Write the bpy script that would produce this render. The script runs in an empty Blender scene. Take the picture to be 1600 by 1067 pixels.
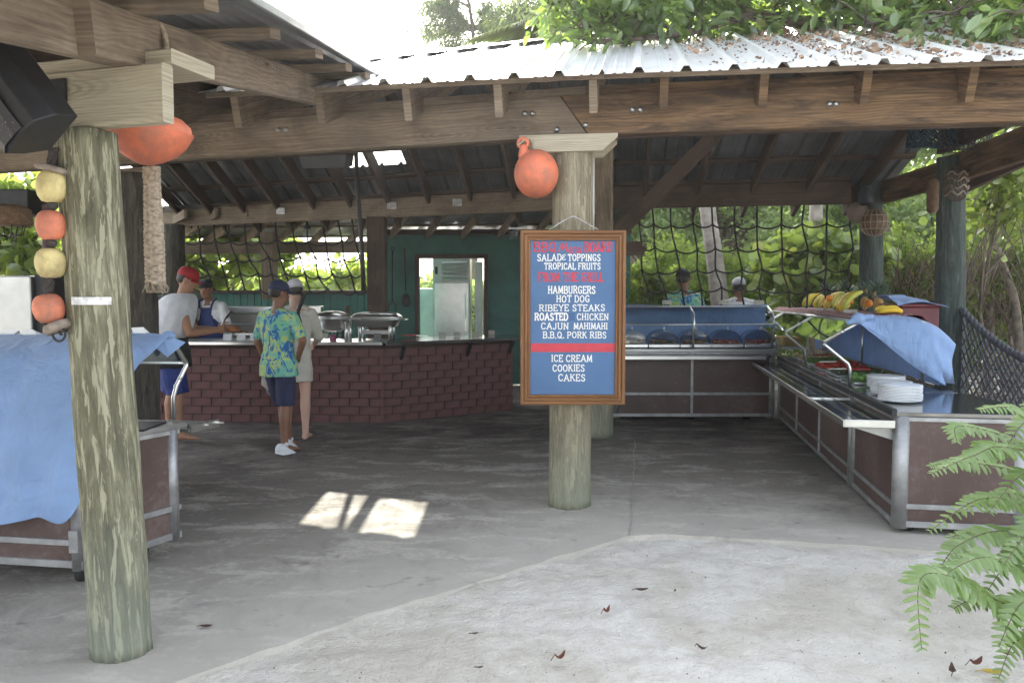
import bpy, math, random
import numpy as np
from mathutils import Vector, Matrix, noise
random.seed(7); RNG = np.random.default_rng(7)
S = bpy.context.scene
COL = S.collection
R = math.radians

# ------------------------------------------------------------------ camera, sky, sun, exposure
F = 1244.0; CX, CY = 800.0, 533.5; CAMH = 1.55
TH = math.atan(70.5 / F)
cam = bpy.data.cameras.new('camera'); cam.sensor_width = 36.0; cam.lens = F / 1600 * 36.0
cam.clip_start = 0.05; cam.clip_end = 500
camo = bpy.data.objects.new('camera', cam); COL.objects.link(camo)
camo.location = (0, 0, CAMH); camo.rotation_euler = (math.pi / 2 - TH, 0, 0)
S.camera = camo
SUN_EL = R(33.5); SUN_AZ = math.atan2(-0.16, 1.0)        # azimuth from +Y towards +X
w = bpy.data.worlds.new('World'); S.world = w; w.use_nodes = True
nt = w.node_tree; bg = nt.nodes['Background']
sky = nt.nodes.new('ShaderNodeTexSky'); sky.sky_type = 'NISHITA'; sky.sun_disc = False
sky.sun_elevation = SUN_EL; sky.sun_rotation = SUN_AZ; sky.air_density = 1.0; sky.dust_density = 2.5; sky.ozone_density = 1.0
hs = nt.nodes.new('ShaderNodeHueSaturation'); hs.inputs['Saturation'].default_value = 0.42   # thin bright overcast: a whiter sky
nt.links.new(sky.outputs[0], hs.inputs['Color']); nt.links.new(hs.outputs[0], bg.inputs[0]); bg.inputs[1].default_value = 0.15
SUNV = Vector((math.sin(SUN_AZ) * math.cos(SUN_EL), math.cos(SUN_AZ) * math.cos(SUN_EL), math.sin(SUN_EL)))
sl = bpy.data.lights.new('sun', 'SUN'); sl.energy = 3.6; sl.angle = R(0.5); sl.color = (1.0, 0.95, 0.86)
so = bpy.data.objects.new('sun', sl); COL.objects.link(so); so.rotation_euler = SUNV.to_track_quat('Z', 'Y').to_euler()
S.view_settings.view_transform = 'Standard'; S.view_settings.look = 'None'
S.view_settings.gamma = 1.0; S.view_settings.use_curve_mapping = False
S.view_settings.exposure = 2.36

# ------------------------------------------------------------------ where things stand
def ray(px, py):
    dx = (px - CX) / F; dy = (CY - py) / F
    return Vector((dx, math.cos(TH) + dy * math.sin(TH), -math.sin(TH) + dy * math.cos(TH)))
def U(px, py, Y):
    d = ray(px, py); k = Y / d.y
    return Vector((d.x * k, Y, CAMH + d.z * k))
def Hz(px, py, z):
    d = ray(px, py); k = (z - CAMH) / d.z
    return Vector((d.x * k, d.y * k, z))
def G(px, py): return Hz(px, py, 0.0)

# ------------------------------------------------------------------ naming and tagging
OFF = {}
def tag(o, label=None, cat=None, group=None, kind=None):
    if label: o['label'] = label
    if cat: o['category'] = cat
    if group: o['group'] = group
    if kind: o['kind'] = kind
    return o
def thing(name, label, cat, loc=(0, 0, 0), group=None):
    o = bpy.data.objects.new(name, None); COL.objects.link(o); o.location = loc
    o.empty_display_size = 0.1
    OFF[o.name] = Vector(loc); tag(o, label, cat, group); return o
def copy_tree(o, parent=None):
    c = o.copy(); COL.objects.link(c); c.parent = parent
    for ch in list(o.children): copy_tree(ch, c)
    OFF[c.name] = OFF.get(o.name, Vector((0, 0, 0)))
    return c

class MB:
    def __init__(s): s.v = []; s.f = []; s.uv = []; s.sm = []
    def poly(s, pts, faces, uvs=None, smooth=False):
        b = len(s.v); s.v += [tuple(p) for p in pts]
        for i, f in enumerate(faces):
            s.f.append([b + k for k in f])
            s.uv.append(uvs[i] if uvs else [(pts[k][0] + pts[k][1], pts[k][2]) for k in f])
            s.sm.append(smooth)
        return s
    def box(s, c, size, M=None):
        hx, hy, hz = size[0] / 2, size[1] / 2, size[2] / 2
        P = [Vector((x, y, z)) for z in (-hz, hz) for y in (-hy, hy) for x in (-hx, hx)]
        if M is not None: P = [M @ p for p in P]
        c = Vector(c); P = [p + c for p in P]
        return s.poly(P, [(0, 2, 3, 1), (4, 5, 7, 6), (0, 1, 5, 4), (2, 6, 7, 3), (0, 4, 6, 2), (1, 3, 7, 5)])
    def hexa(s, bot, top):
        P = [Vector(p) for p in bot] + [Vector(p) for p in top]
        return s.poly(P, [(3, 2, 1, 0), (4, 5, 6, 7), (0, 1, 5, 4), (1, 2, 6, 5), (2, 3, 7, 6), (3, 0, 4, 7)])
    def beam(s, p0, p1, wd, ht, up=(0, 0, 1), ch=0.006, roll=0):
        p0 = Vector(p0); p1 = Vector(p1); d = (p1 - p0); L = d.length; d.normalize()
        sd = d.cross(Vector(up)).normalized(); u2 = sd.cross(d).normalized()
        a, b = wd / 2, ht / 2; c = min(ch, a * .45, b * .45)
        prof = [(-a + c, -b), (a - c, -b), (a, -b + c), (a, b - c), (a - c, b), (-a + c, b), (-a, b - c), (-a, -b + c)]
        n = 8; pts = []; o = random.random() * 30
        for p in (p0, p1):
            for x, y in prof: pts.append(p + sd * x + u2 * y)
        per = [0]
        for i in range(n):
            q = prof[i]; r = prof[(i + 1) % n]; per.append(per[-1] + math.hypot(q[0] - r[0], q[1] - r[1]))
        faces = []; uvs = []
        for i in range(n):
            j = (i + 1) % n
            faces.append((i, j, n + j, n + i)); uvs.append([(o, per[i] + o), (o, per[i + 1] + o), (o + L, per[i + 1] + o), (o + L, per[i] + o)])
        faces.append(tuple(range(n - 1, -1, -1))); uvs.append([(o + prof[k][0] * .3, prof[k][1]) for k in range(n - 1, -1, -1)])
        faces.append(tuple(range(n, 2 * n))); uvs.append([(o + prof[k][0] * .3, prof[k][1]) for k in range(n)])
        return s.poly(pts, faces, uvs)
    def tube(s, pts, r, n=8, cap=True, smooth=True, rnd=False, closed=False):
        pts = [Vector(p) for p in pts]; m = len(pts)
        rr = r if isinstance(r, (list, tuple)) else [r] * m
        o = random.random() * 10
        if rnd:   # rounded ends
            e0 = (pts[0] - pts[1]).normalized(); e1 = (pts[-1] - pts[-2]).normalized()
            a = [pts[0] + e0 * rr[0] * .95, pts[0] + e0 * rr[0] * .75, pts[0] + e0 * rr[0] * .35]
            b = [pts[-1] + e1 * rr[-1] * .35, pts[-1] + e1 * rr[-1] * .75, pts[-1] + e1 * rr[-1] * .95]
            pts = a + pts + b; rr = [rr[0] * .3, rr[0] * .68, rr[0] * .94] + list(rr) + [rr[-1] * .94, rr[-1] * .68, rr[-1] * .3]; m = len(pts)
        P = []; nrm = None; Ls = 0; LL = []
        for i in range(m):
            if closed: t = pts[(i + 1) % m] - pts[i - 1]
            else: t = pts[min(i + 1, m - 1)] - pts[max(i - 1, 0)]
            if t.length < 1e-9: t = Vector((0, 0, 1))
            t.normalize()
            if nrm is None:
                nrm = t.cross(Vector((0, 0, 1)))
                if nrm.length < .1: nrm = t.cross(Vector((1, 0, 0)))
            nrm = (nrm - t * nrm.dot(t)).normalized(); bn = t.cross(nrm)
            if i: Ls += (pts[i] - pts[i - 1]).length
            LL.append(Ls)
            for k in range(n):
                a = 2 * math.pi * k / n
                P.append(pts[i] + (nrm * math.cos(a) + bn * math.sin(a)) * rr[i])
        faces = []; uvs = []
        rng = m if closed else m - 1
        for i in range(rng):
            i2 = (i + 1) % m
            for k in range(n):
                k2 = (k + 1) % n
                faces.append((i * n + k, i * n + k2, i2 * n + k2, i2 * n + k))
                q = 2 * math.pi * rr[i] / n
                uvs.append([(LL[i] + o, k * q), (LL[i] + o, (k + 1) * q), (LL[i2] + o, (k + 1) * q), (LL[i2] + o, k * q)])
        b = len(s.v); s.poly(P, faces, uvs, smooth)
        if cap and not closed:
            s.f.append([b + k for k in range(n - 1, -1, -1)]); s.uv.append([(o, k * .01) for k in range(n)]); s.sm.append(False)
            s.f.append([b + (m - 1) * n + k for k in range(n)]); s.uv.append([(o, k * .01) for k in range(n)]); s.sm.append(False)
        return s
    def loft(s, rings, n=20, cap=True):   # ring = (centre, ax, ay) ; point = c + ax cos + ay sin
        P = []
        for c, ax, ay in rings:
            c = Vector(c); ax = Vector(ax); ay = Vector(ay)
            for k in range(n):
                a = 2 * math.pi * k / n; P.append(c + ax * math.cos(a) + ay * math.sin(a))
        m = len(rings); faces = []; uvs = []
        for i in range(m - 1):
            for k in range(n):
                k2 = (k + 1) % n; faces.append((i * n + k, i * n + k2, (i + 1) * n + k2, (i + 1) * n + k))
                uvs.append([(i / m, k / n), (i / m, (k + 1) / n), ((i + 1) / m, (k + 1) / n), ((i + 1) / m, k / n)])
        b = len(s.v); s.poly(P, faces, uvs, True)
        if cap:
            s.f.append([b + k for k in range(n - 1, -1, -1)]); s.uv.append([(0, 0)] * n); s.sm.append(True)
            s.f.append([b + (m - 1) * n + k for k in range(n)]); s.uv.append([(0, 0)] * n); s.sm.append(True)
        return s
    def lathe(s, prof, c=(0, 0, 0), n=24, M=None, cap=True):
        M = M or Matrix.Identity(3); c = Vector(c)
        X = M @ Vector((1, 0, 0)); Y = M @ Vector((0, 1, 0)); Z = M @ Vector((0, 0, 1))
        return s.loft([(c + Z * z, X * max(r, 1e-4), Y * max(r, 1e-4)) for r, z in prof], n, cap)
    def ball(s, c, r, n=14, m=9, M=None):
        rx, ry, rz = (r, r, r) if not isinstance(r, (tuple, list)) else r
        M = M or Matrix.Identity(3); c = Vector(c); X = M @ Vector((rx, 0, 0)); Y = M @ Vector((0, ry, 0)); Z = M @ Vector((0, 0, rz))
        rings = []
        for i in range(m):
            a = -math.pi / 2 + .12 + (math.pi - .24) * i / (m - 1)
            rings.append((c + Z * math.sin(a), X * math.cos(a), Y * math.cos(a)))
        return s.loft(rings, n)
    def grid(s, P, nu, nv, smooth=True):   # P row-major (nv rows of nu)
        faces = []; uvs = []
        for j in range(nv - 1):
            for i in range(nu - 1):
                a = j * nu + i; faces.append((a, a + 1, a + nu + 1, a + nu))
                uvs.append([(i / nu, j / nv), ((i + 1) / nu, j / nv), ((i + 1) / nu, (j + 1) / nv), (i / nu, (j + 1) / nv)])
        return s.poly(P, faces, uvs, smooth)
    def mesh(s, name, off=Vector((0, 0, 0))):
        me = bpy.data.meshes.new(name)
        me.from_pydata([(x - off[0], y - off[1], z - off[2]) for x, y, z in s.v], [], s.f)
        uvl = me.uv_layers.new(name='uv')
        flat = [c for f in s.uv for p in f for c in p]
        uvl.data.foreach_set('uv', flat); me.polygons.foreach_set('use_smooth', s.sm); me.update()
        return me
    def build(s, name, mat, parent=None, sol=0, bevel=0, sub=0):
        if parent is None:
            xs = np.array(s.v); c = (xs.min(0) + xs.max(0)) / 2; off = Vector((c[0], c[1], xs[:, 2].min()))
        else: off = OFF.get(parent.name, Vector((0, 0, 0)))
        me = s.mesh(name, off); me.materials.append(mat)
        o = bpy.data.objects.new(name, me); COL.objects.link(o)
        if parent is None: o.location = off
        else: o.parent = parent
        OFF[o.name] = off
        if bevel:
            m = o.modifiers.new('b', 'BEVEL'); m.width = bevel; m.segments = 2; m.limit_method = 'ANGLE'
        if sol:
            m = o.modifiers.new('s', 'SOLIDIFY'); m.thickness = sol; m.offset = 0
        if sub:
            m = o.modifiers.new('u', 'SUBSURF'); m.levels = sub; m.render_levels = sub
        return o
def bake(o, remesh=0, smooth=0, fac=.5):
    if remesh:
        m = o.modifiers.new('r', 'REMESH'); m.mode = 'VOXEL'; m.voxel_size = remesh; m.use_smooth_shade = True
    if smooth:
        m = o.modifiers.new('sm', 'SMOOTH'); m.factor = fac; m.iterations = smooth
    dg = bpy.context.evaluated_depsgraph_get(); dg.update()
    me = bpy.data.meshes.new_from_object(o.evaluated_get(dg)); mat = o.data.materials[0]
    o.modifiers.clear(); o.data = me
    if not me.materials: me.materials.append(mat)
    return o
def inst(name, me, parent, loc, rot=(0, 0, 0), sc=(1, 1, 1)):
    o = bpy.data.objects.new(name, me); COL.objects.link(o)
    off = OFF.get(parent.name, Vector((0, 0, 0))) if parent else Vector((0, 0, 0))
    o.parent = parent; o.location = Vector(loc) - off; o.rotation_euler = rot; o.scale = sc; OFF[o.name] = Vector(loc)
    return o

# ------------------------------------------------------------------ materials
def mat(name, rough=.6, metal=0, color=(.5, .5, .5), spec=.5):
    m = bpy.data.materials.new(name); m.use_nodes = True
    b = m.node_tree.nodes['Principled BSDF']
    b.inputs['Base Color'].default_value = (*color, 1); b.inputs['Roughness'].default_value = rough
    b.inputs['Metallic'].default_value = metal; b.inputs['Specular IOR Level'].default_value = spec
    return m
def N(m, t, **k):
    n = m.node_tree.nodes.new(t)
    for a, v in k.items():
        if hasattr(n, a): setattr(n, a, v)
        else: n.inputs[a.replace('_', ' ')].default_value = v
    return n
def LK(m, a, b): m.node_tree.links.new(a, b)
def ramp(m, fac, stops):
    r = N(m, 'ShaderNodeValToRGB'); e = r.color_ramp.elements
    while len(e) < len(stops): e.new(.5)
    for i, (p, c) in enumerate(stops): e[i].position = p; e[i].color = (*c, 1) if len(c) == 3 else c
    LK(m, fac, r.inputs[0]); return r.outputs[0]
def coords(m, kind='Object', scale=(1, 1, 1)):
    tc = N(m, 'ShaderNodeTexCoord'); mp = N(m, 'ShaderNodeMapping'); mp.inputs['Scale'].default_value = scale
    LK(m, tc.outputs[kind], mp.inputs[0]); return mp.outputs[0]
def nz(m, vec, scale, det=4, rough=.55, dist=0):
    n = N(m, 'ShaderNodeTexNoise'); n.inputs['Scale'].default_value = scale; n.inputs['Detail'].default_value = det
    n.inputs['Roughness'].default_value = rough; n.inputs['Distortion'].default_value = dist
    LK(m, vec, n.inputs['Vector']); return n.outputs['Fac']
def mix(m, fac, a, b, mode='MIX'):
    n = N(m, 'ShaderNodeMix', data_type='RGBA', blend_type=mode)
    for s_, i in ((fac, 0), (a, 6), (b, 7)):
        if isinstance(s_, (int, float)): n.inputs[i].default_value = s_
        elif isinstance(s_, tuple): n.inputs[i].default_value = (*s_, 1)
        else: LK(m, s_, n.inputs[i])
    return n.outputs[2]
def mth(m, op, a, b=None, clamp=False):
    n = N(m, 'ShaderNodeMath', operation=op); n.use_clamp = clamp
    for i, q in enumerate((a, b)):
        if q is None: continue
        if isinstance(q, (int, float)): n.inputs[i].default_value = q
        else: LK(m, q, n.inputs[i])
    return n.outputs[0]
def bump(m, h, st=.3, dist=.01):
    n = N(m, 'ShaderNodeBump'); n.inputs['Strength'].default_value = st; n.inputs['Distance'].default_value = dist
    LK(m, h, n.inputs['Height']); LK(m, n.outputs[0], m.node_tree.nodes['Principled BSDF'].inputs['Normal'])
def base(m, c): LK(m, c, m.node_tree.nodes['Principled BSDF'].inputs['Base Color'])
def rgh(m, c): LK(m, c, m.node_tree.nodes['Principled BSDF'].inputs['Roughness'])

def wood(name, light, mid, dark, stain=.5, gs=55, stainc=(.03, .02, .015), rough=.8):
    m = mat(name, rough, spec=.25)
    v = coords(m, 'UV', (1.2, gs, 1)); v2 = coords(m, 'UV', (.9, 3.0, 1)); v3 = coords(m, 'UV', (1, 1, 1)); vf = coords(m, 'UV', (3, 220, 1))
    # warped ring grain
    warp = nz(m, v2, 1.6, 3, .5, .6)
    wv = N(m, 'ShaderNodeTexWave', wave_type='BANDS', bands_direction='Y', wave_profile='SIN'); wv.inputs['Scale'].default_value = gs * .30
    wv.inputs['Distortion'].default_value = 0
    mp = N(m, 'ShaderNodeMapping'); tc = N(m, 'ShaderNodeTexCoord'); LK(m, tc.outputs['UV'], mp.inputs[0])
    cmb = N(m, 'ShaderNodeCombineXYZ'); LK(m, mth(m, 'MULTIPLY', warp, .16), cmb.inputs[1]); LK(m, cmb.outputs[0], mp.inputs['Location'])
    LK(m, mp.outputs[0], wv.inputs['Vector'])
    vk = N(m, 'ShaderNodeTexVoronoi'); vk.inputs['Scale'].default_value = 1.0; vk.inputs['Randomness'].default_value = 1.0; LK(m, coords(m, 'UV', (1.15, 5.5, 1)), vk.inputs['Vector'])
    kd = vk.outputs['Distance']; kring = ramp(m, kd, [(.0, (1, 1, 1)), (.42, (0, 0, 0))])
    rings = mth(m, 'SINE', mth(m, 'MULTIPLY', mth(m, 'POWER', kd, .7), 75.0))
    g1 = nz(m, v, 1, 5, .6, .3); g2 = nz(m, vf, 1, 3, .6)
    g = mth(m, 'ADD', mth(m, 'MULTIPLY', g1, .5), mth(m, 'ADD', mth(m, 'MULTIPLY', wv.outputs['Fac'], .10), mth(m, 'MULTIPLY', g2, .42)))
    c = ramp(m, g, [(.28, dark), (.52, mid), (.78, light)])
    c = mix(m, mth(m, 'MULTIPLY', mth(m, 'MULTIPLY', kring, mth(m, 'GREATER_THAN', rings, .1)), .8), c, dark)
    c = mix(m, mth(m, 'MULTIPLY', ramp(m, kd, [(.045, (1, 1, 1)), (.07, (0, 0, 0))]), .85), c, tuple(x * .5 for x in dark))
    big = nz(m, v3, 2.2, 5, .6, .5)
    c = mix(m, mth(m, 'MULTIPLY', ramp(m, nz(m, coords(m, 'UV', (1.2, 7, 1)), 1.6, 6, .65, .6) if stain > .6 else big, [(.43, (0, 0, 0)), (.62, (1, 1, 1))]), stain), c, stainc)
    pale = nz(m, coords(m, 'UV', (1.3, 4, 1)), 1.1, 4, .6)
    c = mix(m, mth(m, 'MULTIPLY', ramp(m, pale, [(.5, (0, 0, 0)), (.75, (1, 1, 1))]), .35), c, light)
    base(m, c); bump(m, g, .5, .006); return m
W_grey = wood('weathered_grey_timber', (.35, .29, .22), (.215, .165, .118), (.10, .073, .052), .35, 42)
W_pale = wood('pale_weathered_timber', (.52, .47, .36), (.40, .355, .26), (.2, .175, .125), .12, 75, (.2, .17, .12))
W_brown = wood('brown_stained_timber', (.27, .18, .105), (.15, .090, .047), (.055, .033, .019), .85, 45)
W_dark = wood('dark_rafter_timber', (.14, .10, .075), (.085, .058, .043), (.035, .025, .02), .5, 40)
W_frame = wood('brown_sign_frame_timber', (.33, .17, .07), (.22, .10, .04), (.09, .04, .018), .25, 60, (.05, .025, .01), .45)
def postmat(name, a, b, c, grn, lo=.42, hi=.6):
    m = mat(name, .85, spec=.2)
    v = coords(m, 'UV', (1.6, 14, 1)); v2 = coords(m, 'UV', (5, 22, 1))
    n1 = nz(m, v, 1.3, 5, .62, 1.2); n2 = nz(m, v2, 1.7, 3, .55, 1.6)
    col = ramp(m, n1, [(.3, c), (.5, b), (.7, a)])
    st = ramp(m, n2, [(lo, (0, 0, 0)), (lo + .05, (1, 1, 1))])
    col = mix(m, mth(m, 'MULTIPLY', st, .3), col, c)
    pl = ramp(m, nz(m, coords(m, 'UV', (2.9, 24, 1)), 1.5, 4, .62, .7), [(hi - .02, (0, 0, 0)), (hi + .02, (1, 1, 1))])
    col = mix(m, mth(m, 'MULTIPLY', pl, .7), col, tuple(x * 1.1 for x in a))
    ck = ramp(m, nz(m, coords(m, 'UV', (.7, 40, 1)), 1.2, 3, .6, .4), [(.30, (1, 1, 1)), (.36, (0, 0, 0))]); col = mix(m, mth(m, 'MULTIPLY', ck, .7), col, tuple(x * .35 for x in c))
    hgt = N(m, 'ShaderNodeSeparateXYZ'); tc = N(m, 'ShaderNodeTexCoord'); LK(m, tc.outputs['Object'], hgt.inputs[0])
    gz = ramp(m, mth(m, 'ADD', hgt.outputs[2], mth(m, 'MULTIPLY', n1, .5)), [(.25, (1, 1, 1)), (.9, (0, 0, 0))])
    col = mix(m, mth(m, 'MULTIPLY', gz, .55), col, grn)
    base(m, col); bump(m, mth(m, 'ADD', n1, mth(m, 'MULTIPLY', pl, .5)), .7, .008); return m
P_front = postmat('peeling_green_grey_log', (.36, .345, .24), (.17, .162, .105), (.075, .07, .048), (.23, .26, .21), .45, .56)
P_mid = postmat('grey_green_log', (.36, .32, .22), (.23, .20, .135), (.12, .10, .07), (.24, .28, .21), .5, .6)
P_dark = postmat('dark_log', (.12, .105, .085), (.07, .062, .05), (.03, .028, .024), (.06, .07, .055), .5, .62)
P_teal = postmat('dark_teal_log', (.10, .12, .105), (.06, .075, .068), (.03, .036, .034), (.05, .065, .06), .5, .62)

def simple(name, c, rough=.6, metal=0, var=.25, sc=8, bmp=0, spec=.5, c2=None):
    m = mat(name, rough, metal, c, spec); v = coords(m, 'Object')
    n = nz(m, v, sc, 5, .6)
    lo = c2 or tuple(x * (1 - var) for x in c); hi = tuple(min(1, x * (1 + var)) for x in c)
    base(m, ramp(m, n, [(.35, lo), (.65, hi)]))
    if bmp: bump(m, nz(m, v, sc * 6, 4, .6), bmp, .004)
    return m
STEEL = simple('brushed_steel', (.72, .72, .70), .3, 1, .12, 3)
STEELD = simple('dull_steel_sheet', (.42, .42, .41), .38, 1, .2, 2)
ALU = simple('scuffed_aluminium_trim', (.36, .36, .355), .5, .75, .22, 9, .1)
TOP = simple('dark_polished_counter', (.16, .165, .17), .12, .85, .2, 3)
def panelmat():
    m = mat('brown_laminate', .42, 0, spec=.5); v = coords(m, 'Object'); a = nz(m, v, 1.6, 5, .65, .5); sc = nz(m, coords(m, 'Object', (6, 6, 60)), 2, 3, .7); gr = nz(m, v, 24, 5, .7)
    c = ramp(m, a, [(.35, (.062, .035, .029)), (.65, (.105, .062, .052))])
    c = mix(m, mth(m, 'MULTIPLY', ramp(m, mth(m, 'MULTIPLY', mth(m, 'ADD', a, gr), .5), [(.52, (0, 0, 0)), (.62, (1, 1, 1))]), .35), c, (.20, .17, .15))
    base(m, c); rgh(m, ramp(m, a, [(.3, (.3, .3, .3)), (.7, (.62, .62, .62))])); bump(m, sc, .06, .002); return m
PANEL = panelmat()
DARK = simple('black_plastic', (.014, .014, .016), .5, 0, .4, 20)
RUBBER = simple('black_rubber', (.015, .015, .015), .7)
def cloth(name, c):
    m = mat(name, .85, 0, c, .2); v = coords(m, 'Object')
    n = nz(m, v, 2.2, 4, .6, 1.0); base(m, ramp(m, n, [(.35, tuple(x * .82 for x in c)), (.65, tuple(min(1, x * 1.1) for x in c))]))
    b = m.node_tree.nodes['Principled BSDF']; b.inputs['Sheen Weight'].default_value = .25
    tr = N(m, 'ShaderNodeBsdfTranslucent'); tr.inputs[0].default_value = (*c, 1); mx = N(m, 'ShaderNodeMixShader'); mx.inputs[0].default_value = .3
    LK(m, b.outputs[0], mx.inputs[1]); LK(m, tr.outputs[0], mx.inputs[2]); LK(m, mx.outputs[0], m.node_tree.nodes['Material Output'].inputs[0])
    rg = mth(m, 'ABSOLUTE', mth(m, 'SUBTRACT', nz(m, coords(m, 'Object', (1.6, 1.6, .8)), 3.2, 3, .5, 1.2), .5)); rg2 = mth(m, 'ABSOLUTE', mth(m, 'SUBTRACT', nz(m, coords(m, 'Object', (.8, 1, 1.5)), 7, 2, .5, .8), .5))
    bump(m, mth(m, 'ADD', mth(m, 'MULTIPLY', rg, 2.2), mth(m, 'MULTIPLY', rg2, .8)), .9, .022)
    return m
BLUE = cloth('light_blue_cotton', (.31, .45, .70))
def glass(name='clear_glass', tint=(.86, .9, .9), t=.82, refl=.05):
    m = bpy.data.materials.new(name); m.use_nodes = True; nn = m.node_tree.nodes; nn.clear()
    o = N(m, 'ShaderNodeOutputMaterial'); tr = N(m, 'ShaderNodeBsdfTransparent'); tr.inputs[0].default_value = (*tint, 1)
    gl = N(m, 'ShaderNodeBsdfGlossy'); gl.inputs['Roughness'].default_value = .03; gl.inputs[0].default_value = (.9, .95, 1, 1)
    fr = N(m, 'ShaderNodeLayerWeight'); fr.inputs[0].default_value = .5
    f = mth(m, 'ADD', mth(m, 'MULTIPLY', mth(m, 'POWER', fr.outputs['Facing'], 3.5), .8), refl, True)
    mx = N(m, 'ShaderNodeMixShader'); LK(m, f, mx.inputs[0]); LK(m, tr.outputs[0], mx.inputs[1]); LK(m, gl.outputs[0], mx.inputs[2])
    LK(m, mx.outputs[0], o.inputs[0]); return m
GLASS = glass()
PLASTICCLEAR = glass('clear_plastic', (.82, .84, .86))
def leafmat(name, c1, c2, c3, tr=.45, yl=.02, gloss=.06, rough=.4):
    m = bpy.data.materials.new(name); m.use_nodes = True; nn = m.node_tree.nodes; nn.clear()
    o = N(m, 'ShaderNodeOutputMaterial'); ge = N(m, 'ShaderNodeNewGeometry')
    rn = ge.outputs['Random Per Island']
    c = ramp(m, rn, [(0, c1), (.5, c2), (1 - yl - .01, c3), (1 - yl, (.45, .30, .02))])
    big = nz(m, coords(m, 'Object'), .9, 3, .6); c = mix(m, .6, c, ramp(m, big, [(.3, tuple(x * .75 for x in c1)), (.7, tuple(x * 1.15 for x in c3))]))
    d = N(m, 'ShaderNodeBsdfDiffuse'); LK(m, c, d.inputs[0]); t = N(m, 'ShaderNodeBsdfTranslucent')
    tc = mix(m, .55, c, (.30, .42, .04)); LK(m, tc, t.inputs[0])
    mx = N(m, 'ShaderNodeMixShader'); mx.inputs[0].default_value = tr; LK(m, d.outputs[0], mx.inputs[1]); LK(m, t.outputs[0], mx.inputs[2])
    g = N(m, 'ShaderNodeBsdfGlossy'); g.inputs['Roughness'].default_value = rough; mx2 = N(m, 'ShaderNodeMixShader'); mx2.inputs[0].default_value = gloss
    LK(m, mx.outputs[0], mx2.inputs[1]); LK(m, g.outputs[0], mx2.inputs[2]); LK(m, mx2.outputs[0], o.inputs[0]); return m
L_fic = leafmat('glossy_fig_leaf', (.07, .14, .04), (.13, .23, .06), (.24, .35, .11), .55, .01, .12, .35)
L_sea = leafmat('sea_grape_leaf', (.11, .18, .05), (.20, .29, .08), (.34, .40, .11), .6, .07, .08)
L_bush = leafmat('bush_leaf', (.06, .11, .03), (.14, .21, .055), (.26, .33, .09), .6, .02, .04)
L_far = leafmat('hazed_far_leaf', (.14, .21, .09), (.24, .32, .14), (.36, .44, .22), .6, .0, .03)  # paleness of distant haze put into the leaf colour
L_needle = leafmat('casuarina_needle', (.07, .10, .06), (.1, .13, .08), (.13, .17, .1), .35, .0, .02)
L_fern = leafmat('fern_leaflet', (.09, .17, .03), (.15, .26, .05), (.24, .36, .085), .35, .012, .10, .38)
BARK = simple('grey_brown_bark', (.13, .105, .08), .9, 0, .4, 12, .4)
PALMB = simple('pale_palm_bark', (.33, .29, .25), .9, 0, .3, 6, .3)
ROPE = simple('dark_rope', (.03, .028, .026), .9, 0, .4, 30, .3)
ROPEL = simple('tan_rope', (.33, .27, .20), .9, 0, .35, 60, .4)
GREEN = simple('teal_green_paint', (.022, .125, .098), .5, 0, .3, 1.6)
def grime(m, c, amt=.5, sc=3.5):
    b = m.node_tree.nodes['Principled BSDF'].inputs['Base Color']; src = b.links[0].from_socket
    n = nz(m, coords(m, 'Object'), sc, 7, .72, .8); LK(m, mix(m, mth(m, 'MULTIPLY', ramp(m, n, [(.48, (0, 0, 0)), (.66, (1, 1, 1))]), amt), src, c), b); return m
ORANGE = simple('faded_orange_buoy', (.60, .15, .07), .55, 0, .2, 5, .12, c2=(.40, .12, .07))
YELLOWF = simple('faded_yellow_float', (.62, .52, .24), .7, 0, .2, 9, .1, c2=(.42, .34, .15))
ORANGEF = simple('faded_orange_float', (.68, .2, .10), .7, 0, .3, 7, .1, c2=(.42, .15, .1))
for _m in (ORANGE, ORANGEF, YELLOWF): grime(_m, (.16, .10, .07), .55)
CORK = simple('grey_cork', (.26, .21, .17), .9, 0, .4, 18, .3)
WHITE = simple('white_paint', (.78, .78, .76), .5, 0, .05)
CERAMIC = simple('white_ceramic', (.80, .82, .82), .12, 0, .03)
GALV = simple('galvanised_plate', (.5, .5, .5), .42, .8, .3, 30)

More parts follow.
